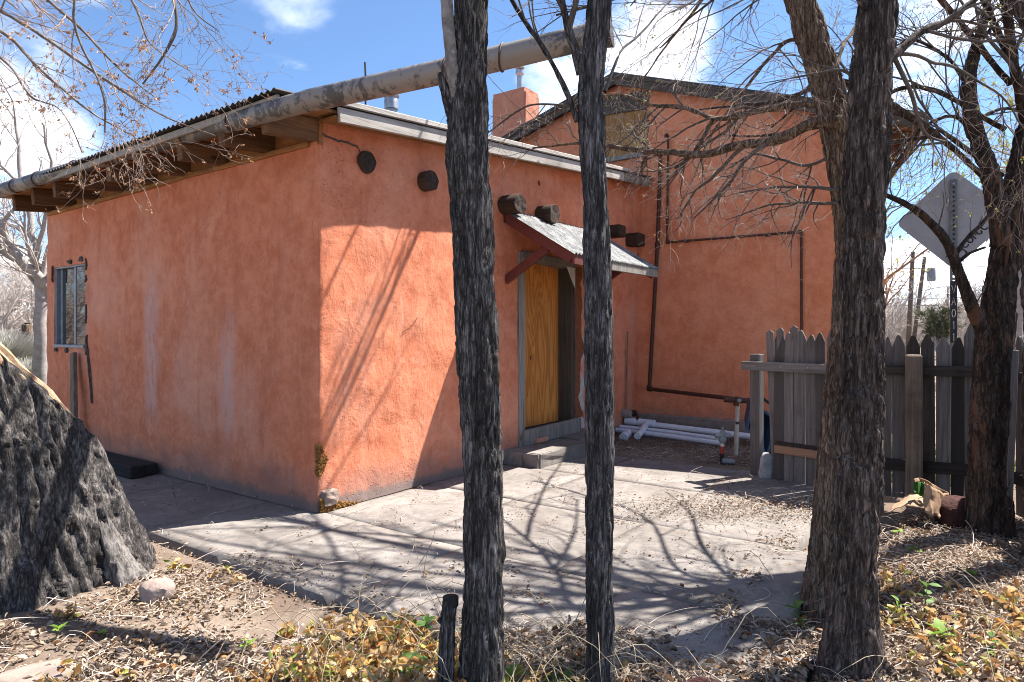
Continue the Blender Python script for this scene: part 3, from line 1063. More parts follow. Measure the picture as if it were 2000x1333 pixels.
corrugated('roof_sheet', MAT['roof_dark'], lambda s, t, h: (t, s, zr(t) + 0.012 + h), -0.27, 5.85, 0.076, 0.011, -0.56, GU - 0.02, 3)
mb = MB()
mb.beam((-0.47, 2.78, zr(-0.47) - 0.04), (GU - 0.03, 2.78, zr(GU) - 0.045), 5.94, 0.024, ch=0.002)
hp('roof_deck', mb, MAT['soffit'])
mb = MB()
mb.beam((-0.50, -0.20, zr(-0.50) - 0.040), (-0.50, 5.8, zr(-0.50) - 0.040), 0.025, 0.06)
hp('eave_board', mb, MAT['grey_board'])
for w in (5.42, 4.77, 4.10, 3.36, 2.74, 2.06, 1.37, 0.65, 0.06):
    mb = MB()
    wd = RNG.uniform(0.08, 0.10)
    mb.beam((-0.43 + RNG.uniform(-0.03, 0.02), w, zr(-0.43) - 0.15), (1.2, w, zr(1.2) - 0.15), wd, 0.185)
    hp('rafter', mb, MAT['rafter'])
mb = MB()
mb.box((0.02, -0.0, 3.0), (0.06, 5.5, 3.235))
mb.box((-0.035, 0.1, 2.985), (0.03, 5.52, 3.03), 0.01)
hp('wall_plate', mb, MAT['soffit'])
# weathered fascia over the door wall, in two courses, and the spliced end piece
OV = -0.235
for (ua, ub, dz, ht, off, mt) in ((0.02, 5.02, -0.075, 0.12, 0.0, 'grey_board'), (0.05, 5.25, 0.022, 0.05, 0.012, 'grey_board'), (5.025, 5.90, -0.080, 0.12, 0.002, 'jamb_grey')):
    mb = MB()
    mb.beam((ua, OV - off, zr(ua) + dz), (ub, OV - off, zr(ub) + dz), 0.03, ht, ch=0.006)
    hp('fascia_board', mb, MAT[mt])
mb = MB()
mb.beam((0.0, OV / 2, zr(0) - 0.085), (5.8, OV / 2, zr(5.8) - 0.085), -OV - 0.04, 0.02)
hp('soffit_board', mb, MAT['soffit'])

# ---- round gutter pipe on the eave, running out past the corner
gp = [at(-30, 382, 8.25), at(5, 371, 8.02), at(280, 290, 6.35), at(560, 209, 4.80), at(620, 193, 4.62)]
gp2 = [at(600, 198, 4.66), at(870, 139, 4.25), at(1120, 79, 4.05), at(1172, 66, 4.0)]
mb = MB()
A = resample([to_local(p) for p in gp], 24)
B = resample([to_local(p) for p in gp2], 18)
mb.tube(A, 0.075, 20)
gut = hp('gutter_pipe', mb, MAT['old_pipe'], smooth=True)
mb = MB()
mb.tube(B, 0.0775, 20)
hp('spout_pipe', mb, MAT['old_pipe'], gut, smooth=True)
mb = MB()
e, dd = B[-1], (B[-1] - B[-2]) / np.linalg.norm(B[-1] - B[-2])
mb.tube([e - dd * 0.03, e + dd * 0.01, e + dd * 0.07, e + dd * 0.075], [0.083, 0.086, 0.096, 0.05], 18)
hp('spout_flare', mb, MAT['rake_metal'], gut, smooth=True)


def strap_at(P, T, r=0.0795, tilt=0.25):
    T = T / np.linalg.norm(T)
    a = np.cross(T, (0, 0, 1.0))
    a /= np.linalg.norm(a)
    b = np.cross(a, T)
    pts = [P + r * (math.cos(q) * a + math.sin(q) * b) + T * tilt * r * math.sin(q) for q in np.linspace(0, 2 * PI, 25)]
    m = MB()
    m.tube(pts, 0.006, 5)
    hp('strap', m, MAT['rust_pipe'], gut, smooth=True)


for f in (0.03, 0.17, 0.26, 0.36, 0.47, 0.56, 0.72, 0.86):
    i = int(f * 23)
    strap_at(A[i], A[i + 1] - A[i])
for i in (9, 12):
    strap_at(B[i], B[i + 1] - B[i], 0.082)
for i in (18, 20):
    m = MB()
    m.tube([A[i] + np.array((0, 0, 0.08)), A[i] + np.array((0.03, 0, 0.15)), A[i] + np.array((0.09, 0, 0.19))], 0.004, 5)
    hp('hanger_wire', m, MAT['wire'], gut)

# ---- vigas: round beam ends coming through the door wall
for (px, py, r, out, sq) in ((722, 315, 0.098, 0.06, 0), (847, 352, 0.098, 0.13, 0), (1020, 397, 0.112, 0.26, 0), (1087, 418, 0.118, 0.25, 0), (1217, 451, 0.10, 0.30, 1), (1254, 468, 0.115, 0.22, 1)):
    c = hit(px, py, 1, -out)
    if sq == 0:
        prof = []
        k = 22
        m = MB()
        V, F = [], []
        ang = np.arange(k) * 2 * PI / k
        rr = r * (1 + 0.10 * (vnoise(np.stack((np.cos(ang) * 1.5, np.sin(ang) * 1.5, ang * 0 + px), -1), 4) - 0.5) * 2)
        ys = (0.2, 0.0, -out + 0.012, -out, -out + 0.004)
        for j, (y, s) in enumerate(zip(ys, (1, 1, 1, 0.93, 0.4))):
            for i in range(k):
                jit = 0.006 * math.sin(i * 7.3 + px) if j >= 3 else 0
                V.append((c[0] + rr[i] * s * math.cos(ang[i]), y + jit + 0.02, c[2] + rr[i] * s * math.sin(ang[i])))
        for j in range(4):
            for i in range(k):
                F.append((j * k + i, j * k + (i + 1) % k, (j + 1) * k + (i + 1) % k, (j + 1) * k + i))
        F.append(tuple(4 * k + i for i in range(k)))
        m.add(V, [f[::-1] for f in F])
        v = hp('viga', m, MAT['viga'], smooth=True)
        v.data.materials.append(MAT['viga_end'])
        for p in v.data.polygons:
            if p.index >= 3 * k:
                p.material_index = 1
    else:
        m = MB()
        m.box((c[0] - r, -out, c[2] - r * 0.82), (c[0] + r, 0.2, c[2] + r * 0.82), 0.018)
        hp('viga', m, MAT['viga'])
# broken plaster under the last beam
def flake(name, mat, c, us, zs, seed, axis='door', proud=0.006, n=22, parent=None):
    """an irregular flat chip lying on a wall face"""
    rg = np.random.default_rng(seed)
    V = []
    for i in range(n):
        a = 2 * PI * i / n
        k = 0.45 + 0.75 * rg.random()
        du, dz = us * k * math.cos(a), zs * k * math.sin(a)
        V.append((du, dz))
    def pt(du, dz, o):
        return (c[0] + du, -o, c[2] + dz) if axis == 'door' else (-o, c[1] + du, c[2] + dz)
    P = [pt(du, dz, 0.0) for du, dz in V] + [pt(du * 0.93, dz * 0.93, proud) for du, dz in V]
    F = [(i, (i + 1) % n, n + (i + 1) % n, n + i) for i in range(n)] + [tuple(range(n, 2 * n))]
    if axis != 'door':
        F = [f[::-1] for f in F]
    return MB().add(P, F).build(name, mat, parent or house)


c = hit(1252, 490, 1, -0.01)
flake('broken_plaster', MAT['adobe'], c, 0.14, 0.17, 5, proud=0.02)
flake('broken_plaster', MAT['foam'], c + np.array((-0.05, 0, -0.06)), 0.07, 0.08, 6, proud=0.03)
flake('patch', MAT['adobe'], hit(1054, 358, 1, -0.01), 0.025, 0.03, 12, proud=0.012)

# ---- the door: opening, jambs, plywood panel, sill board, trim
door = thing('door', None, None)
door.parent = house
m = MB()
m.box((2.90, 0.19, 0.30), (4.00, 0.215, 2.33), 0.002)
hp('panel', m, MAT['plywood'], door)
m = MB()
m.box((2.79, -0.035, 0.10), (2.905, 0.20, 2.40), 0.006)
hp('jamb', m, MAT['jamb_grey'], door)
m = MB()
m.box((3.985, -0.015, 0.28), (4.045, 0.20, 2.38), 0.006)
hp('jamb', m, MAT['jamb_dark'], door)
m = MB()
m.beam((2.86, 0.06, 2.37), (4.06, 0.06, 2.345), 0.22, 0.085)
hp('head_board', m, MAT['jamb_grey'], door)
m = MB()
m.beam((2.84, -0.05, 0.235), (4.12, -0.05, 0.255), 0.07, 0.185, ch=0.01)
hp('sill_board', m, MAT['jamb_grey'], door)
m = MB()
m.add([(3.84, -0.03, 2.33), (4.06, -0.03, 2.33), (4.06, -0.03, 2.04), (3.84, -0.015, 2.33), (4.06, -0.015, 2.33), (4.06, -0.015, 2.04)],
      [(2, 1, 0), (3, 4, 5), (0, 1, 4, 3), (1, 2, 5, 4), (2, 0, 3, 5)])
hp('corner_board', m, MAT['white_board'], door)
m = MB()
m.box((3.02, -0.13, 0.155), (3.26, 0.1, 0.215), 0.012)
hp('brick', m, MAT['brick'], door)
for (a, b, z0, z1) in ((3.3, 3.72, 0.155, 0.185), (3.42, 3.9, 0.19, 0.215), (3.75, 4.05, 0.155, 0.19)):
    m = MB()
    m.box((a, -0.02, z0), (b, 0.12, z1), 0.006)
    hp('shim', m, MAT['jamb_dark'], door)
m = MB()
m.box((2.9, 0.2, 0.0), (4.0, 0.23, 0.33), 0.004)
hp('kick_board', m, MAT['jamb_dark'], door)


def edge_strip(name, mat, u0, wd, jag, z0, z1, seed, proud, o0=0.004):
    zs = np.linspace(z0, z1, 60)
    rg = np.random.default_rng(seed)
    L = u0 + np.zeros(60)
    n = fbm(np.stack((zs * 4, zs * 0 + seed, zs * 0), -1), 4, seed)
    n2 = fbm(np.stack((zs * 5, zs * 0 + seed + 9, zs * 0), -1), 4, seed)
    Rr = u0 + np.maximum(wd * (0.25 + 1.5 * n) + jag * (n2 - 0.5), 0.004)
    V = [(a, -o0, z) for a, z in zip(L, zs)] + [(b, -proud, z) for b, z in zip(Rr, zs)] + [(b + 0.008, 0.0, z) for b, z in zip(Rr, zs)]
    F = [(i, i + 60, i + 61, i + 1) for i in range(59)] + [(i + 60, i + 120, i + 121, i + 61) for i in range(59)]
    MB().add(V, F).build(name, mat, door)


edge_strip('plaster_edge', MAT['plaster_edge'], 4.045, 0.20, 0.12, 0.2, 2.3, 3, 0.034, 0.026)
edge_strip('broken_plaster', MAT['adobe'], 4.045, 0.13, 0.09, 0.35, 2.33, 8, 0.044, 0.036)

# concrete door steps
def rough_block(lo, hi, seed, amp=0.012, div=10):
    """chipped block: subdivided box with noise"""
    import bmesh
    bm = bmesh.new()
    bmesh.ops.create_cube(bm, size=1.0)
    bmesh.ops.bevel(bm, geom=bm.edges[:], offset=0.03, segments=2, affect='EDGES')
    bmesh.ops.subdivide_edges(bm, edges=bm.edges[:], cuts=3, use_grid_fill=True)
    lo, hi = np.array(lo, float), np.array(hi, float)
    co = np.array([v.co[:] for v in bm.verts])
    P = lo + (co + 0.5) * (hi - lo)
    D = np.stack([fbm(P * 9, 3, seed + i) - 0.5 for i in range(3)], -1) * amp * 2
    D += np.stack([fbm(P * 30, 2, seed + 7 + i) - 0.5 for i in range(3)], -1) * amp
    P = P + D
    for v, p in zip(bm.verts, P):
        v.co = p
    me = bpy.data.meshes.new('block')
    bm.to_mesh(me)
    bm.free()
    return me


step = thing('door_step', None, None)
step.parent = house
link('step_block', rough_block((2.50, -0.50, -0.05), (3.62, 0.02, 0.15), 3), MAT['concrete'], step)
link('step_block', rough_block((3.55, -0.40, -0.05), (4.45, 0.02, 0.17), 6), MAT['concrete'], step)

# ---- canopy over the door
can = thing('canopy', None, None)
can.parent = house
CU0, CU1, CD, CZ0, CZ1 = 2.50, 4.60, 0.90, 2.845, 2.30


def cz(d):
    return CZ0 + (CZ1 - CZ0) * d / CD


corrugated('roof_sheet', MAT['canopy_sheet'], lambda s, t, h: (s, -t, cz(t) + 0.014 + h), CU0 - 0.02, CU1 + 0.03, 0.068, 0.010, -0.0, CD + 0.05, 6, parent=can)
m = MB()
m.beam((CU0 + 0.02, 0, cz(0) - 0.065), (CU0 + 0.02, -CD, cz(CD) - 0.065), 0.04, 0.118)
hp('rake_board', m, MAT['red_board'], can)
m = MB()
m.beam((CU1 - 0.03, 0, cz(0) - 0.075), (CU1 - 0.03, -CD, cz(CD) - 0.075), 0.04, 0.145)
hp('rake_board', m, MAT['red_board'], can)
m = MB()
m.beam((CU0 - 0.0, -CD - 0.02, cz(CD) - 0.075), (3.33, -CD - 0.02, cz(CD) - 0.075), 0.035, 0.11)
hp('front_board', m, MAT['red_board'], can)
m = MB()
m.beam((3.333, -CD - 0.02, cz(CD) - 0.075), (CU1 - 0.0, -CD - 0.02, cz(CD) - 0.07), 0.035, 0.105)
hp('front_board', m, MAT['jamb_grey'], can)
m = MB()
m.beam(((CU0 + CU1) / 2, -0.02, cz(0.02) - 0.018), ((CU0 + CU1) / 2, -CD + 0.02, cz(CD - 0.02) - 0.018), CU1 - CU0 - 0.1, 0.018)
hp('deck_board', m, MAT['soffit'], can)
for u in (CU0 + 0.065, CU1 - 0.075):
    m = MB()
    m.beam((u, -0.0, 2.05), (u, -0.56, cz(0.56) - 0.13), 0.04, 0.10, up=(0, 1, 1))
    hp('brace', m, MAT['red_board'], can)
m = MB()
m.beam((CU0, -0.03, cz(0.03) - 0.09), (CU1, -0.03, cz(0.03) - 0.09), 0.04, 0.1)
hp('ledger', m, MAT['red_board'], can)

# ---- window in the long wall
win = thing('window', None, None)
win.parent = house
w0, w1, z0, z1 = WIN


def wbox(name, a, b, mat, ch=0.003):
    m = MB()
    m.box(a, b, ch)
    return hp(name, m, MAT[mat], win)


wbox('frame', (0.012, w0 - 0.01, z0 - 0.02), (0.12, w0 + 0.03, z1 + 0.02), 'frame_metal')
wbox('frame', (0.012, w1 - 0.03, z0 - 0.02), (0.12, w1 + 0.01, z1 + 0.02), 'frame_metal')
wbox('frame', (0.012, w0 + 0.03, z1 - 0.02), (0.12, w1 - 0.03, z1 + 0.02), 'frame_metal')
wbox('sill', (-0.02, w0 + 0.03, z0 - 0.025), (0.12, w1 - 0.03, z0 + 0.012), 'frame_metal')
mid = (w0 + w1) / 2 - 0.06
wbox('stile', (0.035, mid - 0.03, z0 + 0.012), (0.05, mid + 0.02, z1 - 0.02), 'frame_metal')
wbox('stile', (0.055, mid + 0.025, z0 + 0.012), (0.085, mid + 0.06, z1 - 0.02), 'frame_metal')
wbox('stile', (0.055, w1 - 0.10, z0 + 0.012), (0.085, w1 - 0.045, z1 - 0.02), 'frame_metal')
wbox('pane', (0.042, w0 + 0.03, z0 + 0.012), (0.046, mid - 0.03, z1 - 0.02), 'glass', 0.0005)
wbox('pane', (0.068, mid + 0.06, z0 + 0.012), (0.072, w1 - 0.10, z1 - 0.02), 'glass', 0.0005)
wbox('lining', (0.22, w0 - 0.2, z0 - 0.2), (0.24, w1 + 0.1, z1 + 0.2), 'black_plastic')  # black sheet standing in for the dark room behind the panes
for i, (w, z, a, b) in enumerate(((w0 - 0.035, z1 - 0.02, .03, .075), (w0 - 0.03, z1 - 0.19, .022, .05), (w0 + 0.12, z1 + 0.05, .07, .035), (w0 + 0.45, z1 + 0.045, .09, .028),
                                  (w1 + 0.03, z1 - 0.08, .018, .10), (w0 - 0.03, z0 + 0.38, .02, .13), (w0 - 0.04, z0 + 0.0, .032, .14),
                                  (w0 + 0.55, z0 - 0.06, .05, .035), (w0 + 0.88, z0 - 0.06, .05, .025))):
    flake('putty_patch', MAT['putty'], (0, w, z), a, b, 30 + i, 'left', 0.020)
m = MB()
zz = np.linspace(1.28, 0.62, 26)
wp = w0 - 0.06 - (1.28 - zz) * 0.20 + 0.012 * (fbm(np.stack((zz * 9, zz * 0, zz * 0), -1), 3, 2) - 0.5) * 2
V = []
for k, (z, w) in enumerate(zip(zz, wp)):
    h = 0.017 * (1 - 0.4 * k / 26) * (0.7 + 0.6 * vnoise(np.array([[z * 30, 0, 0]]), 3)[0])
    V += [(-0.004, w - h, z), (-0.022, w - h * 0.5, z), (-0.022, w + h * 0.5, z), (-0.004, w + h, z)]
F = [(4 * i + j, 4 * i + j + 1, 4 * i + j + 5, 4 * i + j + 4) for i in range(25) for j in range(3)]
hp('tar_seam', m.add(V, F), MAT['putty'])

# peeled corner: foam and chicken wire showing through, with loose stones at the foot
def lumps(name, mat, pts, seed, parent=None, k=10):
    """many small lumps at pts (x, y, z, r) joined into one crumbly patch"""
    rg = np.random.default_rng(seed)
    m = MB()
    for (x, y, z, r) in pts:
        V, F = [], []
        n, kk = 4, 7
        for j in range(n + 1):
            ph = PI * j / n
            for i in range(kk):
                a = 2 * PI * i / kk + j
                q = r * (0.75 + 0.5 * rg.random())
                V.append((x + q * math.sin(ph) * math.cos(a), y + q * math.sin(ph) * math.sin(a), z + q * math.cos(ph)))
        for j in range(n):
            for i in range(kk):
                F.append((j * kk + i, (j + 1) * kk + i, (j + 1) * kk + (i + 1) % kk, j * kk + (i + 1) % kk))
        m.add(V, F)
    return m.build(name, mat, parent or house)


rg = np.random.default_rng(4)
pts = []
for i in range(230):
    z = rg.uniform(0.28, 0.54)
    s = rg.uniform(-0.05, 0.10)
    sh = 1 - abs(z - 0.41) / 0.16
    if s > 0.10 * sh:
        continue
    pts.append((max(s, 0) + 0.012, max(-s, 0) * 0.6 + 0.012 if s < 0 else 0.006, z, rg.uniform(0.006, 0.013)))
tag(lumps('exposed_foam', MAT['foam'], [(x - 0.005, y - 0.01, z, r) for x, y, z, r in pts], 3), kind='stuff')
pts = []
for i in range(420):
    s = abs(rg.normal(0, 0.15))
    z = rg.uniform(0.0, max(0.02, 0.11 - s * 0.28))
    pts.append((s - 0.01, -0.035 - rg.uniform(0, 0.025), z, rg.uniform(0.005, 0.012)))
tag(lumps('exposed_foam', MAT['foam'], pts, 5), kind='stuff')
m = MB()
link('exposed_stone', rough_block((0.02, -0.075, 0.05), (0.15, 0.0, 0.16), 12, 0.02), MAT['foundation'], house)

def crack(px_pts, mat='adobe', r=0.004, seed=1):
    Q = resample([hit(px, py, 1, 0.0) if ax else hit(px, py, 0, 0.0) for px, py, ax in px_pts], 40)
    N = fbm(np.stack((np.arange(40) * 0.22, np.zeros(40), np.zeros(40)), -1), 3, seed) - 0.5
    m = MB()
    V, F = [], []
    for k, (p, q) in enumerate(zip(Q, N)):
        wd = r * (0.5 + 1.2 * vnoise(np.array([[k * 0.8, seed, 0.5]]), 3)[0]) * min(1, (39 - k) / 6 + 0.1)
        o = 0.010
        V += [(p[0], p[1] - o, p[2] + q * 0.035 - wd), (p[0], p[1] - o, p[2] + q * 0.035 + wd)] if px_pts[0][2] else [(p[0] - o, p[1], p[2] + q * 0.035 - wd), (p[0] - o, p[1], p[2] + q * 0.035 + wd)]
    F = [(2 * i, 2 * i + 2, 2 * i + 3, 2 * i + 1) for i in range(39)]
    hp('crack', m.add(V, F), MAT[mat])


crack([(628, 262, 1), (655, 275, 1), (690, 283, 1), (708, 305, 1)], 'putty', 0.007, 3)
crack([(617, 290, 0), (611, 400, 0), (616, 520, 0), (610, 640, 0), (614, 720, 0)], 'adobe', 0.006, 7)
crack([(352, 640, 0), (346, 690, 0), (338, 740, 0)], 'adobe', 0.004, 9)
crack([(815, 620, 1), (800, 640, 1), (782, 652, 1)], 'adobe', 0.004, 11)
# ---- gable roof, boarded attic opening, pipes on the tall wall
FO = -0.16                                     # how far the rake runs out in front of the wall


def roof_slope(name, mat, ts, zoff, th, u0, u1, mat2=None):
    m = MB()
    (wa, za), (wb, zb) = ts
    m.hexa([(u0, wa, za + zoff), (u0, wb, zb + zoff), (u1, wb, zb + zoff), (u1, wa, za + zoff),
            (u0, wa, za + zoff + th), (u0, wb, zb + zoff + th), (u1, wb, zb + zoff + th), (u1, wa, za + zoff + th)])
    return hp(name, m, MAT[mat])


AP = (0.32, rake_z(0.32))
ER = (-3.80, rake_z(-3.80))
EL = (2.9, rake_z(2.9))
SKW = 0.247 / 0.969                            # the far eave is not square to the wall
u0_, u1_ = GU + FO - 0.03, GU + 5.2
for e, sk in ((ER, SKW), (EL, 0.0)):
    m = MB()
    zo = (0.075, 0.11)
    q = [(u0_, AP[0], AP[1]), (u0_, e[0], e[1]), (u1_, e[0] + sk * (u1_ - u0_), e[1]), (u1_, AP[0], AP[1])]
    m.hexa([(a, b, c + zo[0]) for a, b, c in q] + [(a, b, c + zo[1]) for a, b, c in q])
    hp('gable_roof', m, MAT['roof_gable'])
    m = MB()
    a, b = (GU + FO, AP[0], AP[1] + 0.0), (GU + FO, e[0], e[1] + 0.0)
    m.beam(a, b, 0.035, 0.15)
    hp('rake_board', m, MAT['rake_board'])
    m = MB()
    a, b = (GU + FO - 0.025, AP[0], AP[1] + 0.055), (GU + FO - 0.025, e[0], e[1] + 0.055)
    m.beam(a, b, 0.022, 0.045)
    hp('rake_trim', m, MAT['rake_board'])
for k in range(9):                              # rafter tails under the right eave
    du = 0.14 + k * 0.52
    u = GU + FO + du
    m = MB()
    w_ = SKW * du
    m.beam((u, -3.15 + w_, rake_z(-3.15) - 0.0), (u, -3.76 + w_, rake_z(-3.76) - 0.0), 0.06, 0.13)
    hp('rafter', m, MAT['rafter'])
m = MB()
q = [(GU - 0.10, -3.05, rake_z(-3.05) + 0.058), (GU - 0.10, -3.77, rake_z(-3.77) + 0.058), (GU + 5, -3.77 + SKW * 5.1, rake_z(-3.77) + 0.058), (GU + 5, -3.05 + SKW * 5.1, rake_z(-3.05) + 0.058)]
m.hexa(q + [(a, b, c + 0.014) for a, b, c in q])
hp('soffit_board', m, MAT['soffit'])
m = MB()
m.beam((GU - 0.12, -3.81, rake_z(-3.81) + 0.0), (GU + 5.1, -3.81 + SKW * 5.2, rake_z(-3.81) + 0.0), 0.03, 0.15)
hp('eave_board', m, MAT['rake_board'])
hatch = thing('attic_opening', None, None)
hatch.parent = house
a, b = hit(1262, 198, 0, GU), hit(1176, 312, 0, GU)
m = MB()
m.box((GU - 0.03, a[1], b[2]), (GU + 0.02, b[1], a[2]), 0.004)
hp('panel', m, MAT['plywood_old'], hatch)
for q in (0.02, 0.30, 0.55, 0.98):               # loose old boards over the opening
    w = a[1] + (b[1] - a[1]) * q
    m = MB()
    m.beam((GU - 0.036, w, b[2] - 0.03), (GU - 0.036, w + 0.02 * math.sin(9 * q), a[2] + 0.02), 0.10 + 0.04 * q, 0.016, up=(1, 0, 0))
    hp('board', m, MAT['plywood_old'] if q < 0.9 else MAT['rake_board'], hatch)
m = MB()
m.beam((GU - 0.05, a[1] - 0.05, a[2]), (GU - 0.05, b[1] + 0.05, a[2] + 0.05), 0.03, 0.28)
hp('head_board', m, MAT['rake_board'], hatch)
m = MB()
m.box((GU - 0.055, a[1] - 0.06, b[2] - 0.07), (GU + 0.0, b[1] + 0.06, b[2]), 0.004)
hp('sill', m, MAT['jamb_grey'], hatch)


def gw(px, py, off=0.05):
    return hit(px, py, 0, GU - off)


def pipe(name, pts, r, mat, parent=None, elbows=True, k=10):
    m = MB()
    pts = [np.array(p, float) for p in pts]
    for p, q in zip(pts[:-1], pts[1:]):
        m.tube([p, q], r, k)
    if elbows:
        for j, p in enumerate(pts):
            if 0 < j < len(pts) - 1:
                for q in (pts[j - 1], pts[j + 1]):
                    d = (q - p) / np.linalg.norm(q - p)
                    m.tube([p - d * r * 0.9, p + d * r * 2.0], r * 1.35, k)
    return hp(name, m, MAT[mat], parent, smooth=True)


wp_ = pipe('wall_pipe', [gw(1290, 303), gw(1284, 480), gw(1268, 760), to_local(at(1430, 779, 8.25))], 0.027, 'rust_pipe')
pipe('wall_pipe', [gw(1305, 268, 0.045), gw(1303, 474, 0.045), gw(1565, 453, 0.045), gw(1566, 760, 0.045)], 0.017, 'rust_pipe')
pipe('pipe_cap', [gw(1290, 304), gw(1281, 297, 0.1), gw(1276, 296, 0.16)], 0.03, 'rust_pipe', wp_)
pipe('pipe_cap', [gw(1305, 270, 0.045), gw(1302, 265, 0.10), gw(1300, 268, 0.14)], 0.02, 'rust_pipe')
for (px, py) in ((1340, 471), (1500, 459)):
    p = gw(px, py, 0.045)
    m = MB()
    m.tube([p - np.array((0, 0.03, 0)), p + np.array((0, 0.03, 0))], 0.026, 10)
    hp('coupling', m, MAT['rust_pipe'])
# conduit and clean-out by the inner corner
c = hit(1226, 648, 1, -0.03)
d = hit(1223, 800, 1, -0.03)
pipe('conduit', [c, d], 0.010, 'jamb_grey')
p = hit(1226, 808, 1, -0.08)
m = MB()
m.tube([p + np.array((0, 0.1, 0)), p, p - np.array((0, 0.05, 0))], [0.065, 0.065, 0.05], 14)
fit = hp('cleanout', m, MAT['stone_brown'], smooth=True)
m = MB()
m.tube([p + np.array((0.06, 0, 0)), p + np.array((0.17, -0.03, -0.01))], 0.05, 14)
hp('cap', m, MAT['black_plastic'], fit, smooth=True)

# ---- chimney and vents
ch = thing('chimney', None, None)
ch.parent = house
link('stack', rough_block((7.24, 3.0, 3.4), (7.76, 3.83, 6.32), 9, 0.014), MAT['stucco_chimney'], ch)
def local_M(u, w, z):
    return Matrix.Translation((u, w, z))


m = MB()
m.lathe([(0.055, 0), (0.055, 0.36), (0.085, 0.38), (0.085, 0.45), (0.06, 0.47), (0.10, 0.50), (0.10, 0.53), (0.03, 0.56)], 16, local_M(7.45, 3.28, 6.3))
hp('flue', m, MAT['galvanised'], ch, smooth=True)
m = MB()
m.lathe([(0.056, 0), (0.056, 0.40), (0.075, 0.405), (0.075, 0.50), (0.068, 0.52), (0.085, 0.54), (0.085, 0.56), (0.02, 0.58)], 18, local_M(1.49, 0.71, 3.42))
hp('vent_pipe', m, MAT['galvanised'], smooth=True)
pr = to_local(at(714, 152, 6.6))
m = MB()
m.tube([(pr[0], pr[1], 3.4), (pr[0], pr[1], pr[2]), to_local(at(713, 122, 6.6))], 0.010, 6)
hp('rod', m, MAT['wire'])

# timber leaning on the wall under the window, beams lying along the wall
LB = hit(145, 690, 0, -0.05)
m = MB()
a = to_world(-0.06, LB[1], LB[2])
b = to_world(-0.16, hit(146, 872, 0, -0.16)[1], 0.0)
m.beam(b, a, 0.10, 0.045, up=(-EU[0], -EU[1], 0.1))
o = m.build('leaning_board', MAT['post_wood'], loc=tuple(b))
tag(o, 'narrow brown board leaning upright on the wall under the window', 'board')
for (u0, u1, wa, wb, z0_, z1_, lb) in ((-0.34, -0.19, 2.48, 4.1, 0.0, 0.125, 'black tarred timber lying along the long wall, outer one'),
                                       (-0.185, -0.05, 2.52, 4.2, 0.0, 0.115, 'black tarred timber lying along the long wall, tight against the stucco')):
    m = MB()
    m.box((u0, 0, z0_), (u1, wb - wa, z1_), 0.012)
    o = m.build('timber', MAT['tar_timber'])
    o.location = to_world(0, wa, 0.0)
    o.rotation_euler = (0, 0, HROT)
    tag(o, lb, 'timber', 'timbers lying along the wall')


# ================================================================== trees
def trunk_np(pts, seg=72, dz=0.014, amp=0.012, plate=0.034, tall=0.22, seed=1, flare=0.0, rough=0.5, lumpy=1.0):
    """bark-plated trunk: pts rows (x, y, z, r); returns verts and quads"""
    P0 = np.asarray(pts, float)
    L = np.sum(np.linalg.norm(np.diff(P0[:, :3], axis=0), axis=1))
    n = max(8, int(L / dz))
    Q = resample(P0, n)
    P, R = Q[:, :3], Q[:, 3]
    T, A, B = frames(P)
    th = np.arange(seg) * 2 * PI / seg
    s = np.concatenate(([0], np.cumsum(np.linalg.norm(np.diff(P, axis=0), axis=1))))
    rm = R.mean()
    cs, sn = np.cos(th), np.sin(th)
    X = np.stack((np.broadcast_to(cs * rm, (n, seg)), np.broadcast_to(sn * rm, (n, seg)), np.broadcast_to(s[:, None], (n, seg))), -1)
    warp = (fbm(X * np.array((1, 1, 0.6)) / (plate * 1.8), 2, seed + 50) - 0.5)
    Y = X / np.array((plate, plate, tall)) + warp[..., None] * 0.9
    a = vnoise(Y, seed)
    b = vnoise(Y * 1.9 + 7, seed + 3)
    fur = np.clip(np.minimum(np.abs(a - 0.5) * 5.0, np.abs(b - 0.5) * 5.5 + 0.25), 0, 1)
    fine = fbm(X / np.array((plate * 0.35, plate * 0.35, tall * 0.18)), 3, seed + 8) - 0.5
    lump = fbm(X / np.array((rm * 1.6, rm * 1.6, 0.5)), 2, seed + 11) - 0.5
    k = R / rm
    D = amp * 1.25 * (fur - 0.7) + amp * rough * fine * 2.2 + lump * rm * 0.10 * lumpy
    if flare:
        lobes = 0.6 + 0.8 * vnoise(np.stack((np.broadcast_to(cs * 1.3, (n, seg)), np.broadcast_to(sn * 1.3, (n, seg)), np.zeros((n, seg))), -1), seed + 20)
        D = D + flare * np.exp(-s / 0.13)[:, None] * lobes
    rr = R[:, None] + D * np.clip(k, 0.4, 1.2)[:, None]
    V = P[:, None] + rr[..., None] * (A[:, None] * cs[None, :, None] + B[:, None] * sn[None, :, None])
    i = np.arange(n - 1)[:, None] * seg + np.arange(seg)[None]
    j = np.arange(n - 1)[:, None] * seg + (np.arange(seg)[None] + 1) % seg
    F = np.stack((i, j, j + seg, i + seg), -1).reshape(-1, 4)
    return V.reshape(-1, 3), F, Q


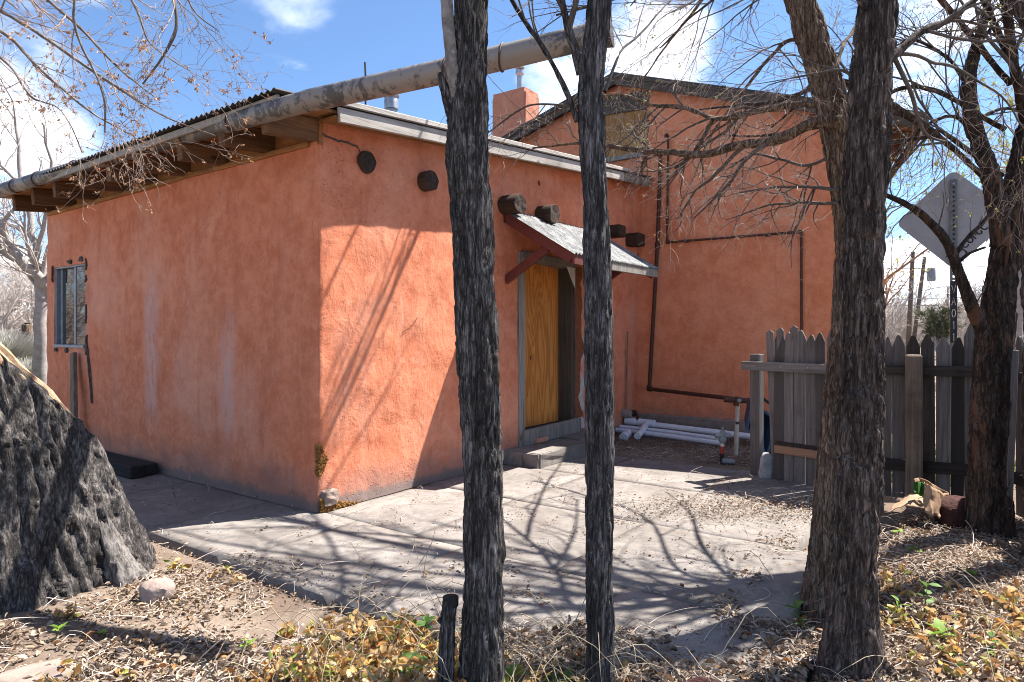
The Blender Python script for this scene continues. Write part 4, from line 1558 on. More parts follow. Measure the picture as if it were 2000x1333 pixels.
def tubes_batch(P, R, k):
    """many thin tubes: P (M, n, 3), R (M, n)"""
    M_, n = P.shape[:2]
    T = np.gradient(P, axis=1)
    T /= np.linalg.norm(T, axis=2, keepdims=True) + 1e-12
    ref = np.array((0.37, 0.53, 0.76))
    A = np.cross(T, ref)
    A /= np.linalg.norm(A, axis=2, keepdims=True) + 1e-9
    B = np.cross(T, A)
    th = np.arange(k) * 2 * PI / k
    V = P[:, :, None] + R[:, :, None, None] * (A[:, :, None] * np.cos(th)[:, None] + B[:, :, None] * np.sin(th)[:, None])
    base = np.arange(M_)[:, None, None] * (n * k) + np.arange(n - 1)[None, :, None] * k
    i = base + np.arange(k)
    j = base + (np.arange(k) + 1) % k
    F = np.stack((i, j, j + k, i + k), -1).reshape(-1, 4)
    return V.reshape(-1, 3), F


class Soup:
    """verts and quads gathered from several arrays"""

    def __init__(s):
        s.V, s.F, s.n = [], [], 0

    def add(s, V, F):
        s.V.append(V)
        s.F.append(np.asarray(F) + s.n)
        s.n += len(V)

    def mesh(s, name, org=(0, 0, 0)):
        V = np.concatenate(s.V) - np.asarray(org)
        F4 = [F for F in s.F if F.shape[1] == 4]
        F3 = [F for F in s.F if F.shape[1] == 3]
        return mesh_np(name, V, ([np.concatenate(F4)] if F4 else []) + ([np.concatenate(F3)] if F3 else []))


def grow(P, R, count, lrange, rng, spread=0.9, bias=(0, 0, 0.1), droop=0.0, tmin=0.15, tmax=1.0, rr=0.55, n=7, wig=0.12, rmin=0.0012):
    """children sprouting along parent polylines"""
    M_, m = P.shape[:2]
    idx = np.repeat(np.arange(M_), count)
    K = len(idx)
    t = rng.uniform(tmin, tmax, K) * (m - 1.001)
    i0 = t.astype(int)
    f = (t - i0)[:, None]
    p = P[idx, i0] * (1 - f) + P[idx, i0 + 1] * f
    r = (R[idx, i0] * (1 - f[:, 0]) + R[idx, i0 + 1] * f[:, 0])
    T = P[idx, i0 + 1] - P[idx, i0]
    T /= np.linalg.norm(T, axis=1, keepdims=True) + 1e-9
    rnd = rng.normal(size=(K, 3))
    rnd -= (rnd * T).sum(1, keepdims=True) * T
    rnd /= np.linalg.norm(rnd, axis=1, keepdims=True) + 1e-9
    ang = rng.uniform(0.45, 1.0, K)[:, None] * spread
    d = T * np.cos(ang) + rnd * np.sin(ang) + np.array(bias)
    d /= np.linalg.norm(d, axis=1, keepdims=True)
    ln = rng.uniform(*lrange, K) * (1.15 - 0.5 * t / m)
    out = np.zeros((K, n, 3))
    out[:, 0] = p
    for q in range(1, n):
        d = d + rng.normal(size=(K, 3)) * wig + np.array((0, 0, -droop))
        d /= np.linalg.norm(d, axis=1, keepdims=True)
        out[:, q] = out[:, q - 1] + d * (ln / (n - 1))[:, None]
    r0 = np.maximum(np.minimum(r * rr, ln * 0.022), rmin)
    Rr = np.maximum(r0[:, None] * np.linspace(1, 0.35, n)[None], rmin * 0.7)
    return out, Rr


LEAF_V = np.array(((0, 0, 0), (0.0, 0.42, 0.03), (0, 1.0, 0.0), (-0.30, 0.42, 0.13), (0.30, 0.42, 0.13)))
LEAF_F = np.array(((0, 4, 1), (1, 4, 2), (0, 1, 3), (1, 2, 3)))
LEAF6_V = np.array(((0, 0, 0), (0, 0.35, 0.03), (0, 0.70, 0.035), (0, 1.0, 0.0), (-0.27, 0.30, 0.10), (-0.24, 0.66, 0.10), (0.27, 0.30, 0.10), (0.24, 0.66, 0.10)))
LEAF6_F = np.array(((0, 6, 1), (1, 6, 7), (1, 7, 2), (2, 7, 3), (0, 1, 4), (1, 5, 4), (1, 2, 5), (2, 3, 5)))


def leaves_np(P, D, size, rng, curl=0.5, six=False, up=None, wide=(0.6, 1.25)):
    """leaf faces at P (K, 3) pointing along D, sized size (K,)"""
    K = len(P)
    D = D / (np.linalg.norm(D, axis=1, keepdims=True) + 1e-9)
    u = rng.normal(size=(K, 3)) if up is None else up + rng.normal(size=(K, 3)) * 0.35
    X = np.cross(D, u)
    X /= np.linalg.norm(X, axis=1, keepdims=True) + 1e-9
    Z = np.cross(X, D)
    T = (LEAF6_V if six else LEAF_V)
    tv = np.broadcast_to(T, (K, *T.shape)).copy()
    cu = rng.uniform(-curl, curl * 1.6, K)
    tv[:, :, 2] = tv[:, :, 2] * (1 + 2.5 * cu[:, None]) + cu[:, None] * 0.5 * (tv[:, :, 1] - 0.4) ** 2
    tv[:, :, 0] *= rng.uniform(*wide, K)[:, None]
    V = P[:, None] + size[:, None, None] * (tv[..., 0:1] * X[:, None] + tv[..., 1:2] * D[:, None] + tv[..., 2:3] * Z[:, None])
    Ft = (LEAF6_F if six else LEAF_F)
    F = (np.arange(K)[:, None, None] * len(T) + Ft[None]).reshape(-1, 3)
    return V.reshape(-1, 3), F


def limb_poly(pts, n=16):
    Q = resample(pts, n)
    return Q[None, :, :3], Q[None, :, 3]


def wobble(P, amp, seed):
    N = np.stack([fbm(P * 2.5, 3, seed + i) - 0.5 for i in range(3)], -1)
    w = np.linspace(0, 1, P.shape[1])[None, :, None]
    return P + N * amp * 2 * np.minimum(w * 4, 1)


def px_limb(rows):
    """rows (px, py, Y, width in px) -> (x, y, z, r)"""
    out = []
    for (px, py, Y, wd) in rows:
        p = at(px, py, Y)
        out.append((*p, wd / 2 / FPX * Y))
    return out


def add_tree(name, label, base, trunk, limbs, mats, spec, seed, seg=72, amp=0.012, plate=0.034, tall=0.22, flare=0.02, dz=0.014, group=None, extra_trunks=()):
    """a tree: Empty > trunk, limb meshes, twig mass, buds.
    limbs: list of (rows, dict(children settings)); mats: trunk, limb, twig, bud"""
    rng = np.random.default_rng(seed)
    t = thing(name, label, 'tree', tuple(base), group=group)
    V, F, Q = trunk_np(trunk, seg, dz, amp, plate, tall, seed, flare)
    link('trunk', mesh_np('trunk', V - base, [F]), MAT[mats[0]], t, smooth=True)
    for rows, mt, sg in extra_trunks:
        V, F, _ = trunk_np(rows, sg, 0.012, amp * (0.2 if mt == 'bark_smooth' else 0.8), plate, tall, seed + 40, 0, 0.5, 0.3)
        link('stem', mesh_np('stem', V - base, [F]), MAT[mt], t, smooth=True)
    tw, fine, buds = Soup(), Soup(), Soup()
    for li, (rows, st) in enumerate(limbs):
        P, R = limb_poly(rows, 26)
        P = wobble(P, st.get('wob', 0.03), seed + li)
        r0 = R.max()
        if r0 > 0.012:
            V, F, _ = trunk_np(np.concatenate((P[0], R[0][:, None]), 1), 14 if r0 < 0.03 else 26, 0.03, min(0.006, r0 * 0.22), plate * 0.6, tall * 0.7, seed + li * 3, 0)
            link('limb', mesh_np('limb', V - base, [F]), MAT[st.get('mat', mats[1])], t, smooth=True)
        else:
            link('limb', mesh_np('limb', tubes_batch(P, R, 6)[0] - base, [tubes_batch(P, R, 6)[1]]), MAT[mats[2]], t, smooth=True)
        lv = [(P, R)]
        for (cnt, lr, kw) in st.get('kids', ()):
            Pp, Rp = lv[-1]
            Pc, Rc = grow(Pp, Rp, cnt, lr, rng, **kw)
            (tw if Rc.max() > 0.003 and len(Pc) < 150 else fine).add(*tubes_batch(Pc, Rc, 4 if len(Pc) < 400 else 3))
            lv.append((Pc, Rc))
        nb = st.get('buds', 0)
        if nb and len(lv) > 1:
            Pc = lv[-1][0]
            i = rng.integers(0, len(Pc), nb)
            q = rng.integers(1, Pc.shape[1], nb)
            pts = Pc[i, q]
            ncl = st.get('cl', 3)
            pts = np.repeat(pts, ncl, 0) + rng.normal(size=(nb * ncl, 3)) * 0.004
            d = rng.normal(size=(nb * ncl, 3)) + np.array((0, 0, -0.5))
            buds.add(*leaves_np(pts, d, rng.uniform(*st.get('bsize', (0.008, 0.018)), nb * ncl), rng, 0.6))
    if tw.n:
        tag(link('branches', tw.mesh('branches', base), MAT[mats[2]], t), kind='stuff')
    if fine.n:
        tag(link('twigs', fine.mesh('twigs', base), MAT[mats[3]], t), kind='stuff')
    if buds.n:
        tag(link('buds', buds.mesh('buds', base), MAT[mats[4]], t), kind='stuff')
    return t


def auto_limbs(top, n, rng, ln, rise=(0.4, 1.2), r0=0.03, kids=(), az=None, **st):
    """n limbs leaving a trunk top (list of (x, y, z) points to leave from), sweeping out and up"""
    out = []
    for i in range(n):
        p = np.array(top[i % len(top)], float)
        a = rng.uniform(*(az or (0, 2 * PI)))
        L = rng.uniform(*ln)
        el = rng.uniform(*rise)
        d = np.array((math.cos(a), math.sin(a), el))
        d /= np.linalg.norm(d)
        rows = []
        r = r0 * rng.uniform(0.7, 1.2)
        for k in range(5):
            rows.append((*p, r * (1 - 0.19 * k)))
            d = d + rng.normal(size=3) * 0.16 + np.array((0, 0, st.get('bend', 0.0)))
            d /= np.linalg.norm(d)
            p = p + d * L / 4
        out.append((rows, dict(kids=kids, **{k: v for k, v in st.items() if k != 'bend'})))
    return out


def z0(rows):
    """put the first row of a trunk on the ground, a little sunk"""
    x, y = rows[0][0], rows[0][1]
    rows = [list(r) for r in rows]
    rows[0][2] = float(gz(x, y)) - 0.06
    return [tuple(r) for r in rows]


rng = np.random.default_rng(11)
# tree 1: the dark trunk left of the canopy
tr = z0(px_limb([(937, 1375, 2.6, 92), (943, 1200, 2.6, 80), (945, 1000, 2.6, 78), (934, 700, 2.6, 80), (922, 400, 2.6, 78), (912, 280, 2.6, 82), (916, 160, 2.6, 76), (921, 0, 2.6, 66), (926, -220, 2.6, 60), (940, -600, 2.6, 48), (960, -1000, 2.7, 34)]))
stem = px_limb([(912, 260, 2.60, 30), (894, 190, 2.575, 28), (881, 110, 2.55, 24), (872, 0, 2.55, 23), (860, -200, 2.5, 22), (830, -500, 2.4, 18)])
knob = px_limb([(892, 235, 2.60, 34), (872, 178, 2.58, 22), (861, 150, 2.57, 14), (859, 143, 2.57, 7)])
K3 = lambda a, b, c: ((a, (0.35, 0.9), dict(spread=1.0, bias=(0, 0, 0.05), wig=0.14, rr=0.5)), (b, (0.15, 0.45), dict(spread=1.0, droop=0.05, wig=0.16)), (c, (0.06, 0.2), dict(spread=1.0, droop=0.05, wig=0.18)))
lim = [(px_limb([(930, -500, 2.6, 30), (800, -800, 2.7, 24), (600, -1000, 3.0, 16), (400, -1100, 3.3, 8)]), dict(kids=K3(10, 5, 4))),
       (px_limb([(945, -620, 2.6, 26), (1050, -900, 2.8, 20), (1150, -1200, 3.1, 12), (1220, -1500, 3.4, 6)]), dict(kids=K3(10, 5, 4)))]
add_tree('tree', 'dark furrowed trunk left of the canopy, a smooth pale stem forking near its top', (tr[0][0], tr[0][1], 0), tr, lim,
         ('bark_grey', 'bark_grey', 'twig_dark', 'twig_tan', 'bud_green'), None, 101, 88, 0.0105, 0.027, 0.24, 0.012, 0.010,
         extra_trunks=((stem, 'bark_smooth', 40), (knob, 'bark_grey', 24)))

# tree 2: slimmer trunk in front of the canopy
tr = z0(px_limb([(1173, 1370, 2.62, 58), (1172, 1200, 2.62, 52), (1171, 1000, 2.62, 52), (1170, 700, 2.62, 54), (1166, 500, 2.62, 52), (1164, 400, 2.62, 47), (1153, 200, 2.62, 47), (1168, 40, 2.62, 46), (1174, -60, 2.62, 44), (1180, -400, 2.62, 36), (1190, -800, 2.7, 26)]))
lim = [(px_limb([(1128, 238, 2.62, 13), (1105, 180, 2.6, 11), (1065, 105, 2.55, 10), (1010, 20, 2.5, 8), (985, -30, 2.45, 7), (930, -150, 2.4, 5)]), dict(kids=K3(5, 4, 3), wob=0.012, buds=60)),
       (px_limb([(1137, 145, 2.62, 20), (1122, 95, 2.6, 17), (1104, 35, 2.58, 15), (1092, -20, 2.55, 13), (1060, -150, 2.5, 9)]), dict(kids=K3(5, 4, 3), wob=0.01)),
       (px_limb([(1182, 180, 2.64, 7), (1215, 110, 2.8, 5), (1260, 60, 3.0, 4), (1330, -20, 3.3, 3)]), dict(kids=K3(5, 5, 3), buds=40)),
       (px_limb([(1128, 210, 2.6, 6), (1060, 200, 2.7, 4), (1010, 215, 2.9, 4), (950, 260, 3.1, 2.5)]), dict(kids=((8, (0.15, 0.5), dict(spread=1.1)), (5, (0.06, 0.2), dict(spread=1.0))))),
       (px_limb([(1185, -400, 2.6, 24), (1300, -700, 2.9, 18), (1420, -900, 3.3, 10)]), dict(kids=K3(10, 5, 4)))]
add_tree('tree', 'slim dark upright trunk standing in front of the door canopy', (tr[0][0], tr[0][1], 0), tr, lim,
         ('bark_blue', 'bark_blue', 'twig_dark', 'twig_tan', 'bud_green'), None, 202, 72, 0.0075, 0.021, 0.22, 0.006, 0.010)

# tree 3: big dark trunk in the right foreground, forking above the frame
tr = z0(px_limb([(1663, 1322, 2.86, 115.2), (1665, 1230, 2.86, 97.2), (1669, 1100, 2.87, 86.4), (1677, 900, 2.88, 82.8), (1682, 700, 2.89, 75.6), (1685, 500, 2.9, 75.6), (1693, 300, 2.92, 75.6), (1706, 100, 2.94, 70.2), (1714, 0, 2.95, 64.8), (1728, -300, 3, 52.2), (1753, -700, 3.1, 37.8), (1763, -1000, 3.2, 27)]))
KD = ((9, (0.4, 1.0), dict(spread=0.95, bias=(-0.05, 0, -0.10), droop=0.03, wig=0.13, rr=0.5)), (6, (0.15, 0.5), dict(spread=0.95, droop=0.06, wig=0.15)), (4, (0.06, 0.2), dict(spread=1.0, droop=0.04, wig=0.18)))
lim = [(px_limb([(1735, 120, 2.95, 20), (1790, 70, 3.0, 15), (1850, 42, 3.05, 13), (1930, -15, 3.1, 10), (2020, -80, 3.2, 7)]), dict(kids=KD, buds=50)),
       (px_limb([(1740, 105, 2.98, 9), (1800, 110, 3.1, 7), (1870, 135, 3.3, 6), (1950, 190, 3.5, 4), (2010, 260, 3.7, 3)]), dict(kids=KD, buds=50)),
       (px_limb([(1748, 115, 2.95, 9), (1772, 170, 3.0, 8), (1798, 240, 3.05, 7), (1818, 262, 3.1, 6), (1850, 270, 3.15, 4)]), dict(kids=((7, (0.15, 0.45), dict(spread=1.1, droop=0.08)), (5, (0.06, 0.2), dict(spread=1.0, droop=0.05))))),
       (px_limb([(1690, 20, 2.9, 12), (1640, -40, 2.9, 10), (1500, -80, 3.0, 8), (1380, 10, 3.2, 5), (1290, 90, 3.4, 3)]), dict(kids=KD, buds=40)),
       (px_limb([(1680, 160, 2.93, 8), (1640, 140, 3.0, 6), (1590, 160, 3.1, 5), (1560, 215, 3.2, 3)]), dict(kids=KD)),
       (px_limb([(1735, -300, 3.0, 40), (1900, -600, 3.3, 30), (2100, -800, 3.8, 18), (2250, -900, 4.3, 8)]), dict(kids=KD)),
       (px_limb([(1735, -250, 3.0, 36), (1500, -500, 3.2, 26), (1250, -600, 3.6, 16), (1050, -560, 4.0, 8)]), dict(kids=KD)),
       (px_limb([(1750, -500, 3.0, 34), (1650, -900, 3.6, 24), (1500, -1100, 4.4, 14), (1400, -1200, 5.2, 7)]), dict(kids=KD)),
       (px_limb([(1765, -700, 3.1, 34), (1900, -1100, 3.8, 24), (1980, -1300, 4.6, 14), (2000, -1400, 5.4, 7)]), dict(kids=KD))]
add_tree('tree', 'thick dark brown trunk in the right foreground, nearest of all the trunks', (tr[0][0], tr[0][1], 0), tr, lim,
         ('bark_brown', 'bark_brown', 'twig_dark', 'twig_tan', 'bud_green'), None, 303, 104, 0.016, 0.034, 0.22, 0.055, 0.011)

# tree 4: tan stem right behind it, whose limbs reach across the tall wall
tr = z0(px_limb([(1630, 1171, 3.6, 118), (1636, 1080, 3.6, 100), (1642, 950, 3.6, 92), (1650, 800, 3.6, 82), (1664, 650, 3.6, 72), (1668, 500, 3.6, 68), (1662, 380, 3.6, 68), (1640, 270, 3.6, 62), (1606, 140, 3.6, 58), (1566, 10, 3.6, 56), (1500, -200, 3.6, 46), (1420, -500, 3.7, 34), (1360, -800, 3.9, 22)]))
pale = dict(spread=1.0, bias=(-0.1, 0.1, -0.15), droop=0.03, wig=0.2)
KP = ((11, (0.25, 0.7), pale), (7, (0.10, 0.32), dict(spread=1.0, droop=0.02, wig=0.25)), (3, (0.05, 0.14), dict(spread=1.0, wig=0.25)))
lim = [(px_limb([(1648, 215, 3.56, 19), (1600, 205, 3.6, 15), (1540, 206, 3.7, 13), (1470, 220, 3.85, 13), (1395, 233, 4.0, 10), (1340, 212, 4.15, 9), (1270, 205, 4.4, 7), (1215, 185, 4.6, 5), (1130, 200, 4.9, 4), (1050, 240, 5.2, 3)]), dict(kids=KP, wob=0.02, buds=60)),
       (px_limb([(1392, 234, 4.0, 8), (1370, 275, 4.02, 7), (1345, 310, 4.05, 7), (1318, 328, 4.1, 6)]), dict(wob=0.01, kids=((8, (0.15, 0.5), dict(spread=1.0, bias=(-0.1, 0, -0.5), wig=0.14)), (4, (0.08, 0.25), dict(spread=0.9))))),
       (px_limb([(1640, 240, 3.52, 28), (1590, 240, 3.55, 22), (1520, 272, 3.65, 19), (1440, 285, 3.8, 17), (1370, 303, 3.95, 15), (1300, 298, 4.15, 11), (1220, 290, 4.4, 9), (1140, 280, 4.7, 6), (1040, 290, 5.0, 3)]), dict(kids=KP, wob=0.02)),
       (px_limb([(1640, 372, 3.55, 8), (1570, 366, 3.7, 6), (1510, 366, 3.85, 5), (1440, 375, 4.0, 3)]), dict(kids=((14, (0.15, 0.5), dict(spread=1.1, wig=0.22, bias=(0, 0, -0.15))), (7, (0.06, 0.25), dict(spread=1.0, wig=0.25))), buds=0)),
       (px_limb([(1640, 395, 3.55, 7), (1580, 400, 3.8, 6), (1500, 405, 4.0, 4), (1420, 430, 4.3, 2)]), dict(kids=((14, (0.15, 0.5), dict(spread=1.1, wig=0.22, bias=(0, 0, -0.15))), (7, (0.06, 0.25), dict(spread=1.0, wig=0.25))))),
       (px_limb([(1636, 300, 3.6, 8), (1570, 320, 3.8, 6), (1480, 300, 4.1, 5), (1420, 330, 4.3, 3)]), dict(kids=((12, (0.2, 0.6), dict(spread=1.1, wig=0.2, bias=(0, 0, -0.3))), (6, (0.08, 0.25), dict(spread=1.0, wig=0.22))))),
       (px_limb([(1580, 60, 3.6, 12), (1540, -10, 3.7, 9), (1440, -60, 4.0, 8), (1330, 60, 4.4, 5), (1240, 170, 4.8, 3)]), dict(kids=KD, buds=40)),
       (px_limb([(1590, 100, 3.6, 10), (1540, 80, 3.8, 8), (1480, 140, 4.1, 6), (1400, 250, 4.4, 4), (1360, 330, 4.6, 3)]), dict(kids=KD, buds=30)),
       (px_limb([(1620, 190, 3.62, 9), (1640, 110, 3.7, 7), (1680, 40, 3.9, 6), (1760, -60, 4.2, 4)]), dict(kids=KD)),
       (px_limb([(1480, -260, 3.6, 30), (1280, -420, 4.0, 22), (1060, -420, 4.6, 14), (900, -350, 5.2, 6)]), dict(kids=KD)),
       (px_limb([(1440, -420, 3.7, 30), (1400, -700, 4.6, 20), (1350, -760, 5.6, 12), (1320, -760, 6.4, 6)]), dict(kids=KD))]
add_tree('tree', 'tan forked trunk behind the thick dark one, bare limbs reaching across the tall wall', (tr[0][0], tr[0][1], 0), tr, lim,
         ('bark_tan', 'bark_tan', 'twig_dark', 'twig_pale', 'bud_green'), None, 404, 92, 0.015, 0.030, 0.22, 0.075, 0.012)

# tree 5: reddish trunk against the picket fence
tr = z0(px_limb([(1934, 1046, 4.8, 84.6), (1933, 960, 4.8, 71.8), (1934, 850, 4.8, 68.1), (1939, 750, 4.8, 64.4), (1945, 650, 4.8, 62.6), (1954, 560, 4.8, 53.4), (1966, 480, 4.8, 47.8), (1980, 400, 4.85, 47.8), (1998, 310, 4.9, 42.3), (2030, 150, 5.0, 36.8), (2070, -100, 5.1, 29.4), (2080, -500, 5.3, 18.4)]))
stem = px_limb([(1958, 480, 4.78, 44), (1948, 410, 4.78, 36), (1932, 330, 4.8, 32), (1908, 270, 4.82, 30), (1894, 205, 4.85, 26), (1893, 150, 4.9, 24), (1906, 95, 4.95, 19), (1922, 40, 5.0, 14), (1935, -40, 5.05, 10)])
KS = ((6, (0.6, 1.5), dict(spread=0.9, bias=(0, 0, 0.15), wig=0.12, rr=0.6)), (3, (0.25, 0.8), dict(spread=0.9, wig=0.14, rr=0.6)), (2, (0.1, 0.35), dict(spread=1.0, wig=0.16)))
KF = ((7, (0.25, 0.8), dict(spread=0.9, wig=0.12, rr=0.62)), (3, (0.1, 0.4), dict(spread=0.9, wig=0.15, rr=0.6)))


def over(px, py, k, wd):
    """a limb point k metres back along the sun's path from a ground point"""
    g = gnd(px, py) + np.array((SUN_XY[0], SUN_XY[1], SUN_T)) * k
    return (*g, wd)



KW = ((7, (0.5, 1.6), dict(spread=0.45, wig=0.08, rr=0.65)), (4, (0.25, 0.7), dict(spread=0.7, wig=0.12, rr=0.6)), (2, (0.1, 0.3), dict(spread=0.9, wig=0.15)))
KG = ((10, (0.3, 0.9), dict(spread=1.0, bias=(-0.05, 0, 0.0), droop=0.03, wig=0.14, rr=0.5)), (6, (0.15, 0.45), dict(spread=1.0, droop=0.04, wig=0.16)), (4, (0.06, 0.2), dict(spread=1.0, wig=0.18)))
lim = [(px_limb([(1922, 655, 4.7, 26), (1902, 610, 4.66, 24), (1880, 555, 4.62, 21), (1864, 505, 4.6, 19), (1842, 462, 4.58, 18), (1800, 420, 4.55, 15), (1765, 397, 4.52, 12), (1735, 384, 4.5, 9), (1700, 372, 4.48, 7)]), dict(wob=0.0, kids=((6, (0.1, 0.4), dict(spread=1.1, wig=0.2)), (5, (0.06, 0.2), dict(spread=1.0))))),
       (px_limb([(1865, 500, 4.6, 10), (1885, 470, 4.62, 8), (1915, 440, 4.65, 7), (1945, 405, 4.7, 5)]), dict(wob=0.008, kids=((5, (0.1, 0.3), dict(spread=1.1)), (4, (0.05, 0.15), dict(spread=1.0))))),
       (px_limb([(1876, 508, 4.6, 7), (1895, 495, 4.62, 6), (1925, 484, 4.65, 5)]), dict(wob=0.005)),
       (px_limb([(1905, 262, 4.82, 9), (1860, 225, 4.9, 7), (1800, 250, 5.0, 5), (1750, 300, 5.1, 3)]), dict(kids=KG, buds=90)),
       (px_limb([(1893, 180, 4.85, 9), (1850, 110, 5.0, 7), (1790, 80, 5.2, 5), (1730, 100, 5.4, 3)]), dict(kids=KG, buds=120)),
       (px_limb([(1910, 90, 4.95, 8), (1950, 40, 5.0, 6), (2000, 10, 5.2, 4)]), dict(kids=KG, buds=90)),
       (px_limb([(1900, 240, 4.85, 8), (1960, 210, 4.9, 6), (2020, 230, 5.0, 4)]), dict(kids=KG, buds=60)),
       (px_limb([(2010, 260, 4.9, 22), (1980, 140, 4.8, 18), (1960, 0, 4.7, 15), (1920, -150, 4.5, 9)]), dict(kids=KG, buds=60)),
       ([(3.85, 4.95, 4.2, 0.03), (3.5, 5.6, 4.9, 0.025), (3.0, 6.2, 5.4, 0.02), (2.3, 6.6, 5.8, 0.02), (1.7, 6.8, 6.0, 0.01)], dict(kids=KS)),
       ([(3.95, 5.0, 5.0, 0.03), (4.0, 5.8, 5.8, 0.025), (3.8, 6.6, 6.4, 0.02), (3.4, 7.2, 6.8, 0.014)], dict(kids=KS)),
       ([(3.70, 4.90, 4.20, 0.024), (1.90, 6.10, 4.75, 0.019), (0.50, 7.15, 4.90, 0.010)], dict(kids=KW, wob=0.04)),
       ([(3.75, 4.95, 4.60, 0.024), (2.10, 6.35, 5.30, 0.019), (0.70, 7.50, 5.60, 0.010)], dict(kids=KW, wob=0.04)),
       ([(3.85, 5.00, 5.00, 0.024), (2.40, 6.60, 6.00, 0.019), (1.10, 7.70, 6.50, 0.010)], dict(kids=KW, wob=0.04)),
       ([(3.80, 4.95, 4.80, 0.024), (2.00, 6.00, 5.60, 0.019), (0.30, 7.00, 5.90, 0.010)], dict(kids=KW, wob=0.04)),
       ([(3.60, 4.82, 2.45, 0.021), (2.95, 4.62, 2.85, 0.020), over(1145, 1190, 2.1, 0.019), over(1085, 1110, 2.2, 0.018), over(1030, 1050, 2.3, 0.016), over(985, 1016, 2.4, 0.014), over(930, 985, 2.5, 0.008)], dict(kids=KF, wob=0.015)),
       ([over(1030, 1050, 2.3, 0.018), over(1042, 1000, 2.4, 0.015), over(1075, 935, 2.5, 0.012), over(1108, 885, 2.6, 0.007)], dict(kids=KF, wob=0.01)),
       ([over(1085, 1108, 2.2, 0.016), over(1120, 1045, 2.3, 0.013), over(1130, 975, 2.4, 0.008)], dict(kids=KF, wob=0.01)),
       ([(3.70, 4.90, 3.30, 0.022), (2.8, 4.8, 4.2, 0.021), over(715, 1215, 3.0, 0.020), over(668, 1110, 3.1, 0.018), over(645, 1060, 3.2, 0.017), over(614, 1003, 3.3, 0.012), over(622, 975, 3.4, 0.007)], dict(kids=KF, wob=0.01)),
       ([(3.70, 4.90, 3.50, 0.026), (3.1, 4.8, 4.35, 0.025), over(880, 1155, 3.05, 0.024), over(740, 1128, 3.07, 0.022), over(600, 1105, 3.09, 0.020), over(470, 1086, 3.11, 0.016)], dict(kids=KF, wob=0.008)),
       ([(3.58, 4.82, 2.60, 0.018), (3.1, 4.75, 2.9, 0.017), over(1440, 1145, 1.9, 0.016), over(1372, 1070, 2.0, 0.018), over(1345, 1000, 2.1, 0.012), over(1300, 960, 2.2, 0.007)], dict(kids=KF, wob=0.01)),
       ([over(1440, 1145, 1.9, 0.016), over(1330, 1150, 2.0, 0.014), over(1230, 1110, 2.1, 0.010), over(1160, 1060, 2.2, 0.006)], dict(kids=KF, wob=0.01)),
       ([(3.62, 4.85, 2.95, 0.018), (3.0, 4.95, 3.3, 0.017), over(1260, 1010, 2.3, 0.015), over(1120, 960, 2.4, 0.014), over(1040, 940, 2.5, 0.008)], dict(kids=KF, wob=0.01)),
       (px_limb([(2060, -100, 5.1, 30), (2150, -350, 5.0, 22), (2200, -600, 4.8, 14), (2200, -800, 4.6, 6)]), dict(kids=KD)),
       (px_limb([(2075, -200, 5.2, 26), (1900, -600, 5.9, 18), (1700, -700, 6.6, 10), (1560, -680, 7.2, 5)]), dict(kids=KD))]
add_tree('tree', 'reddish brown trunk against the picket fence, with a curved side branch low on its left', (tr[0][0], tr[0][1], 0), tr, lim,
         ('bark_red', 'bark_red', 'twig_dark', 'twig_tan', 'bud_green'), None, 505, 88, 0.016, 0.040, 0.30, 0.02, 0.013,
         extra_trunks=((stem, 'bark_red', 34),))

# tree 6: trunk cut by the right edge of the picture
tr = z0(px_limb([(2053, 1110, 4.1, 80), (2041, 900, 4.1, 68), (2035, 700, 4.1, 62), (2029, 500, 4.12, 56), (2031, 350, 4.15, 50), (2049, 150, 4.2, 44), (2024, 60, 4.2, 36), (1984, 0, 4.25, 30), (1949, -80, 4.3, 22)]))
lim = [(px_limb([(2030, 100, 4.2, 18), (2080, -150, 4.3, 12), (2100, -300, 4.5, 6)]), dict(kids=KG, buds=40)),
       (px_limb([(1950, -60, 4.3, 14), (1850, -150, 4.4, 9), (1760, -160, 4.5, 5)]), dict(kids=KG, buds=40))]
add_tree('tree', 'dark trunk at the right edge of the picture, in front of the side fence', (tr[0][0], tr[0][1], 0), tr, lim,
         ('bark_brown', 'bark_brown', 'twig_dark', 'twig_tan', 'bud_green'), None, 606, 56, 0.014, 0.034, 0.22, 0.02, 0.014)

